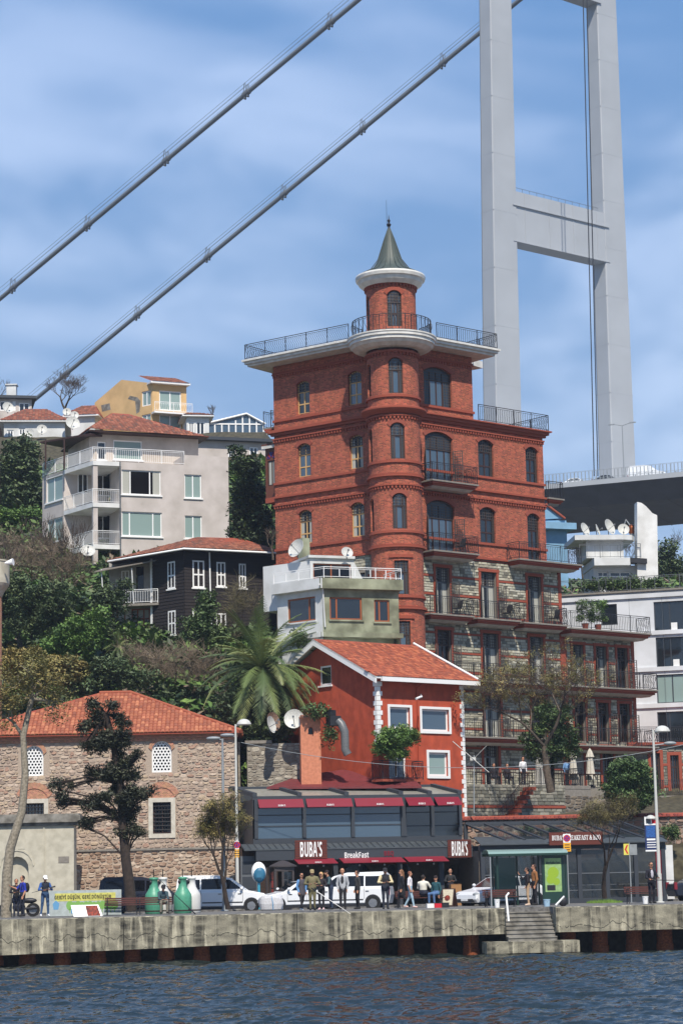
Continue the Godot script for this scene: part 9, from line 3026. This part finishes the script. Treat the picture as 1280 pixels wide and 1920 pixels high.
func rod(label: String, a: Vector3, b: Vector3, col: Color) -> void:
	var t := thing("fishing_rod", label, "fishing rod", a, "fishing rods")
	var m := MB.new(); m.col = col
	m.tube([a, a.lerp(b, 0.5), b], 0.022, 0.009, 5)
	part(m, "blank", M.plain_v, t)
	m = MB.new(); m.tube([a, a.lerp(b, 0.12)], 0.03, 0.028, 6); m.ball(a.lerp(b, 0.16) + Vector3(0, -0.05, 0), Vector3(0.05, 0.05, 0.04), 8, 6)
	part(m, "handle", M.iron, t)
func people() -> void:
	mk("cloth_v", Color(1, 1, 1), 0.85, null, 1.0, true)
	var hair := lin(34, 26, 22)
	var fold := [[[-0.1, -0.24, 0.06], [0.06, -0.26, 0.26]], [[0.1, -0.24, 0.06], [-0.06, -0.24, 0.26]]]
	var walk := [[[0, -0.43, 0.12], [0, -0.86, 0.2]], [[0, -0.44, -0.06], [0, -0.84, -0.3]]]
	person("woman with dark hair in black coat holding a pale bag by the motorbike", G(31, 98.4), 0.2, {"h": 1.62, "top": lin(28, 26, 30), "legs": lin(40, 46, 60), "hair": hair, "long": 0.3, "arms": fold, "coat": true})
	person("man in blue shirt with black rucksack pointing an arm beside the woman in black", G(43, 97.8), -1.0, {"h": 1.75, "top": lin(30, 48, 150), "fore": lin(190, 140, 110), "legs": lin(28, 30, 44), "hair": hair, "pack": lin(24, 24, 28), "arms": [[[-0.08, -0.2, 0.16], [-0.04, -0.1, 0.42]], [[0.06, -0.28, -0.02], [0.04, -0.5, 0.08]]]})
	person("fisherman in white cap and blue jumper holding a rod in front of the banner panel", G(85, 96.8), 0.35, {"h": 1.74, "top": lin(26, 30, 46), "sleeve": lin(44, 84, 146), "legs": lin(52, 78, 112), "shoes": lin(220, 220, 220), "cap": lin(232, 232, 230), "nod": 0.35, "arms": fold, "legs_pose": [[[-0.04, -0.44, 0.03], [-0.1, -0.86, 0.04]], [[0.03, -0.44, 0.02], [0.05, -0.86, -0.02]]]})
	rod("thin rod held by the fisherman in the white cap", G(104, 96.5, QY + 1.3), G(60, 96.0, QY + 1.05), lin(40, 40, 44))
	person("seated fisherman in dark cap and teal jacket on the bench", G(305, 98.3), 0.25, {"sit": true, "top": lin(54, 76, 84), "legs": lin(120, 114, 100), "shoes": lin(40, 30, 26), "cap": lin(30, 30, 34), "lean": 0.35, "nod": 0.3, "arms": [[[-0.02, -0.26, 0.12], [0.1, -0.3, 0.34]], [[0.02, -0.26, 0.12], [-0.06, -0.3, 0.34]]]})
	rod("black rod propped beside the green bottle banks", G(366, 97.2, QY + 0.02), G(299, 99.4, QY + 1.5), lin(20, 20, 22))
	person("woman in denim jacket and grey dress near the white hatchback", G(566, 98.6), 0.5, {"h": 1.62, "top": lin(70, 68, 74), "sleeve": lin(96, 142, 190), "legs": lin(36, 34, 42), "shoes": lin(222, 220, 216), "hair": hair, "long": 0.2, "glasses": true, "skirt": 0.16, "legs_pose": walk})
	person("man in camouflage suit and khaki cap holding a pale rod", G(586, 97.6), 0.1, {"h": 1.76, "top": lin(116, 108, 78), "sleeve": lin(100, 96, 68), "legs": lin(104, 98, 70), "cap": lin(150, 134, 98), "bulk": 1.2, "nod": 0.3, "arms": fold, "coat": true})
	rod("long pale rod held by the man in camouflage, pointing down to the quay edge", G(584, 97.2, QY + 1.0), G(657, 95.5, QY - 0.1), lin(226, 222, 214))
	person("blonde woman in sunglasses and black jacket with a pink bag", G(603, 99.2), -0.3, {"h": 1.64, "top": lin(34, 30, 36), "legs": lin(38, 34, 40), "hair": lin(206, 170, 112), "long": 0.26, "glasses": true, "arms": fold, "shoes": lin(220, 190, 190)})
	person("man in navy jumper leaning forward beside the grey jacket man", G(621, 99.6), -1.3, {"h": 1.75, "top": lin(34, 40, 58), "sleeve": lin(66, 88, 92), "legs": lin(44, 56, 80), "hair": hair, "lean": 0.25, "arms": fold})
	person("bald man in grey open jacket over white shirt and black dungarees", G(643, 98.6), -0.1, {"h": 1.78, "top": lin(168, 170, 174), "legs": lin(30, 30, 36), "shirt": lin(40, 40, 46), "coat": true})
	person("young man in dark jacket beside the white van's door", G(671, 99.4), -1.2, {"h": 1.68, "top": lin(58, 58, 56), "legs": lin(32, 32, 38), "hair": hair})
	person("fisherman in black vest with pale sleeves standing before the white van", G(723, 97.0), 0.1, {"h": 1.76, "top": lin(32, 32, 38), "sleeve": lin(206, 190, 150), "legs": lin(40, 44, 56), "cap": lin(36, 36, 40), "nod": 0.35, "arms": fold, "bulk": 1.08})
	person("woman in long black coat walking behind the bench", G(754, 101.0), -1.4, {"h": 1.68, "top": lin(26, 24, 30), "legs": lin(28, 26, 32), "hair": lin(120, 84, 56), "long": 0.34, "skirt": 0.3, "coat": true, "legs_pose": walk})
	person("woman in white top and pale jeans with a brown bag walking past the bench", G(769, 100.2), 1.3, {"h": 1.6, "top": lin(222, 218, 220), "fore": lin(196, 146, 120), "legs": lin(150, 176, 190), "hair": lin(110, 62, 44), "shoes": lin(220, 180, 170), "legs_pose": walk})
	person("person in cream hooded top seated with back turned on the bench", G(794, 102.7), PI - 0.5, {"sit": true, "dy": 0.14, "top": lin(214, 210, 196), "legs": lin(40, 44, 60), "hair": lin(44, 34, 30), "bulk": 1.2, "arms": [[[-0.1, -0.2, 0.12], [-0.14, -0.3, 0.36]], [[0.1, -0.22, 0.1], [0.08, -0.34, 0.3]]]})
	person("man in teal jumper and jeans sitting at the bench end", G(818, 102.4), -0.6, {"sit": true, "dy": 0.1, "top": lin(30, 74, 82), "legs": lin(80, 110, 150), "hair": hair, "nod": 0.3})
	person("cook in black behind the cardboard boxes in the restaurant doorway", G(845, 109.6), 0.1, {"h": 1.7, "top": lin(36, 34, 38), "hair": hair, "arms": fold, "group": "people at the restaurants"})
	person("man in brown jacket and black trousers talking beside the bus shelter", G(1003, 99.2), -1.3, {"h": 1.78, "top": lin(140, 92, 52), "legs": lin(26, 26, 30), "hair": lin(60, 40, 30), "bulk": 1.1})
	person("woman in black coat and beige trousers raising a hand by the bus shelter", G(990, 99.5), -1.6, {"h": 1.66, "top": lin(34, 32, 36), "legs": lin(178, 150, 120), "shoes": lin(214, 190, 170), "hair": hair, "coat": true, "arms": [[[-0.06, -0.16, 0.2], [-0.02, 0.04, 0.36]], [[0.06, -0.28, 0.0], [0.02, -0.5, 0.1]]]})
	person("fisherman in sunglasses and black clothes near the banner lamp post", G(1222, 97.4), 0.3, {"h": 1.76, "top": lin(28, 28, 36), "legs": lin(26, 26, 34), "hair": hair, "glasses": true, "shirt": lin(180, 176, 184), "arms": [[[-0.08, -0.26, 0.04], [-0.02, -0.34, 0.26]], [[0.08, -0.26, 0.04], [0.02, -0.3, 0.28]]]})
	rod("rod held level by the man in sunglasses", G(1214, 97.2, QY + 1.05), G(1296, 96.8, QY + 0.98), lin(30, 30, 34))
	for q in [[925.0, "seated guest in black at the terrace door", lin(34, 32, 36)], [950.0, "seated guest in dark coat on the terrace", lin(44, 36, 40)], [980.0, "waiter in white shirt on the terrace", lin(220, 220, 224)], [1062.0, "guest in denim jacket beside the terrace tree", lin(110, 150, 196)]]:
		var u := uv(FR, q[0], 1450, 1.3).x
		person(q[1], FR.pt(u, 8.42, 1.3), 0.5, {"sit": q[0] < 960, "h": 1.7, "top": q[2], "hair": hair, "group": "guests on the garden terrace"})
func build_all() -> void:
	bridge()
	mansion()
	grey_apartment(); timber_house(); green_house(); red_house(); back_houses()
	mosque(); fountain(); minaret()
	breakfast_restaurant(); terrace_and_walls(); glass_restaurant(); right_houses()
	vegetation()
	street(); vehicles()
	print('people ', Time.get_ticks_msec())
	people()
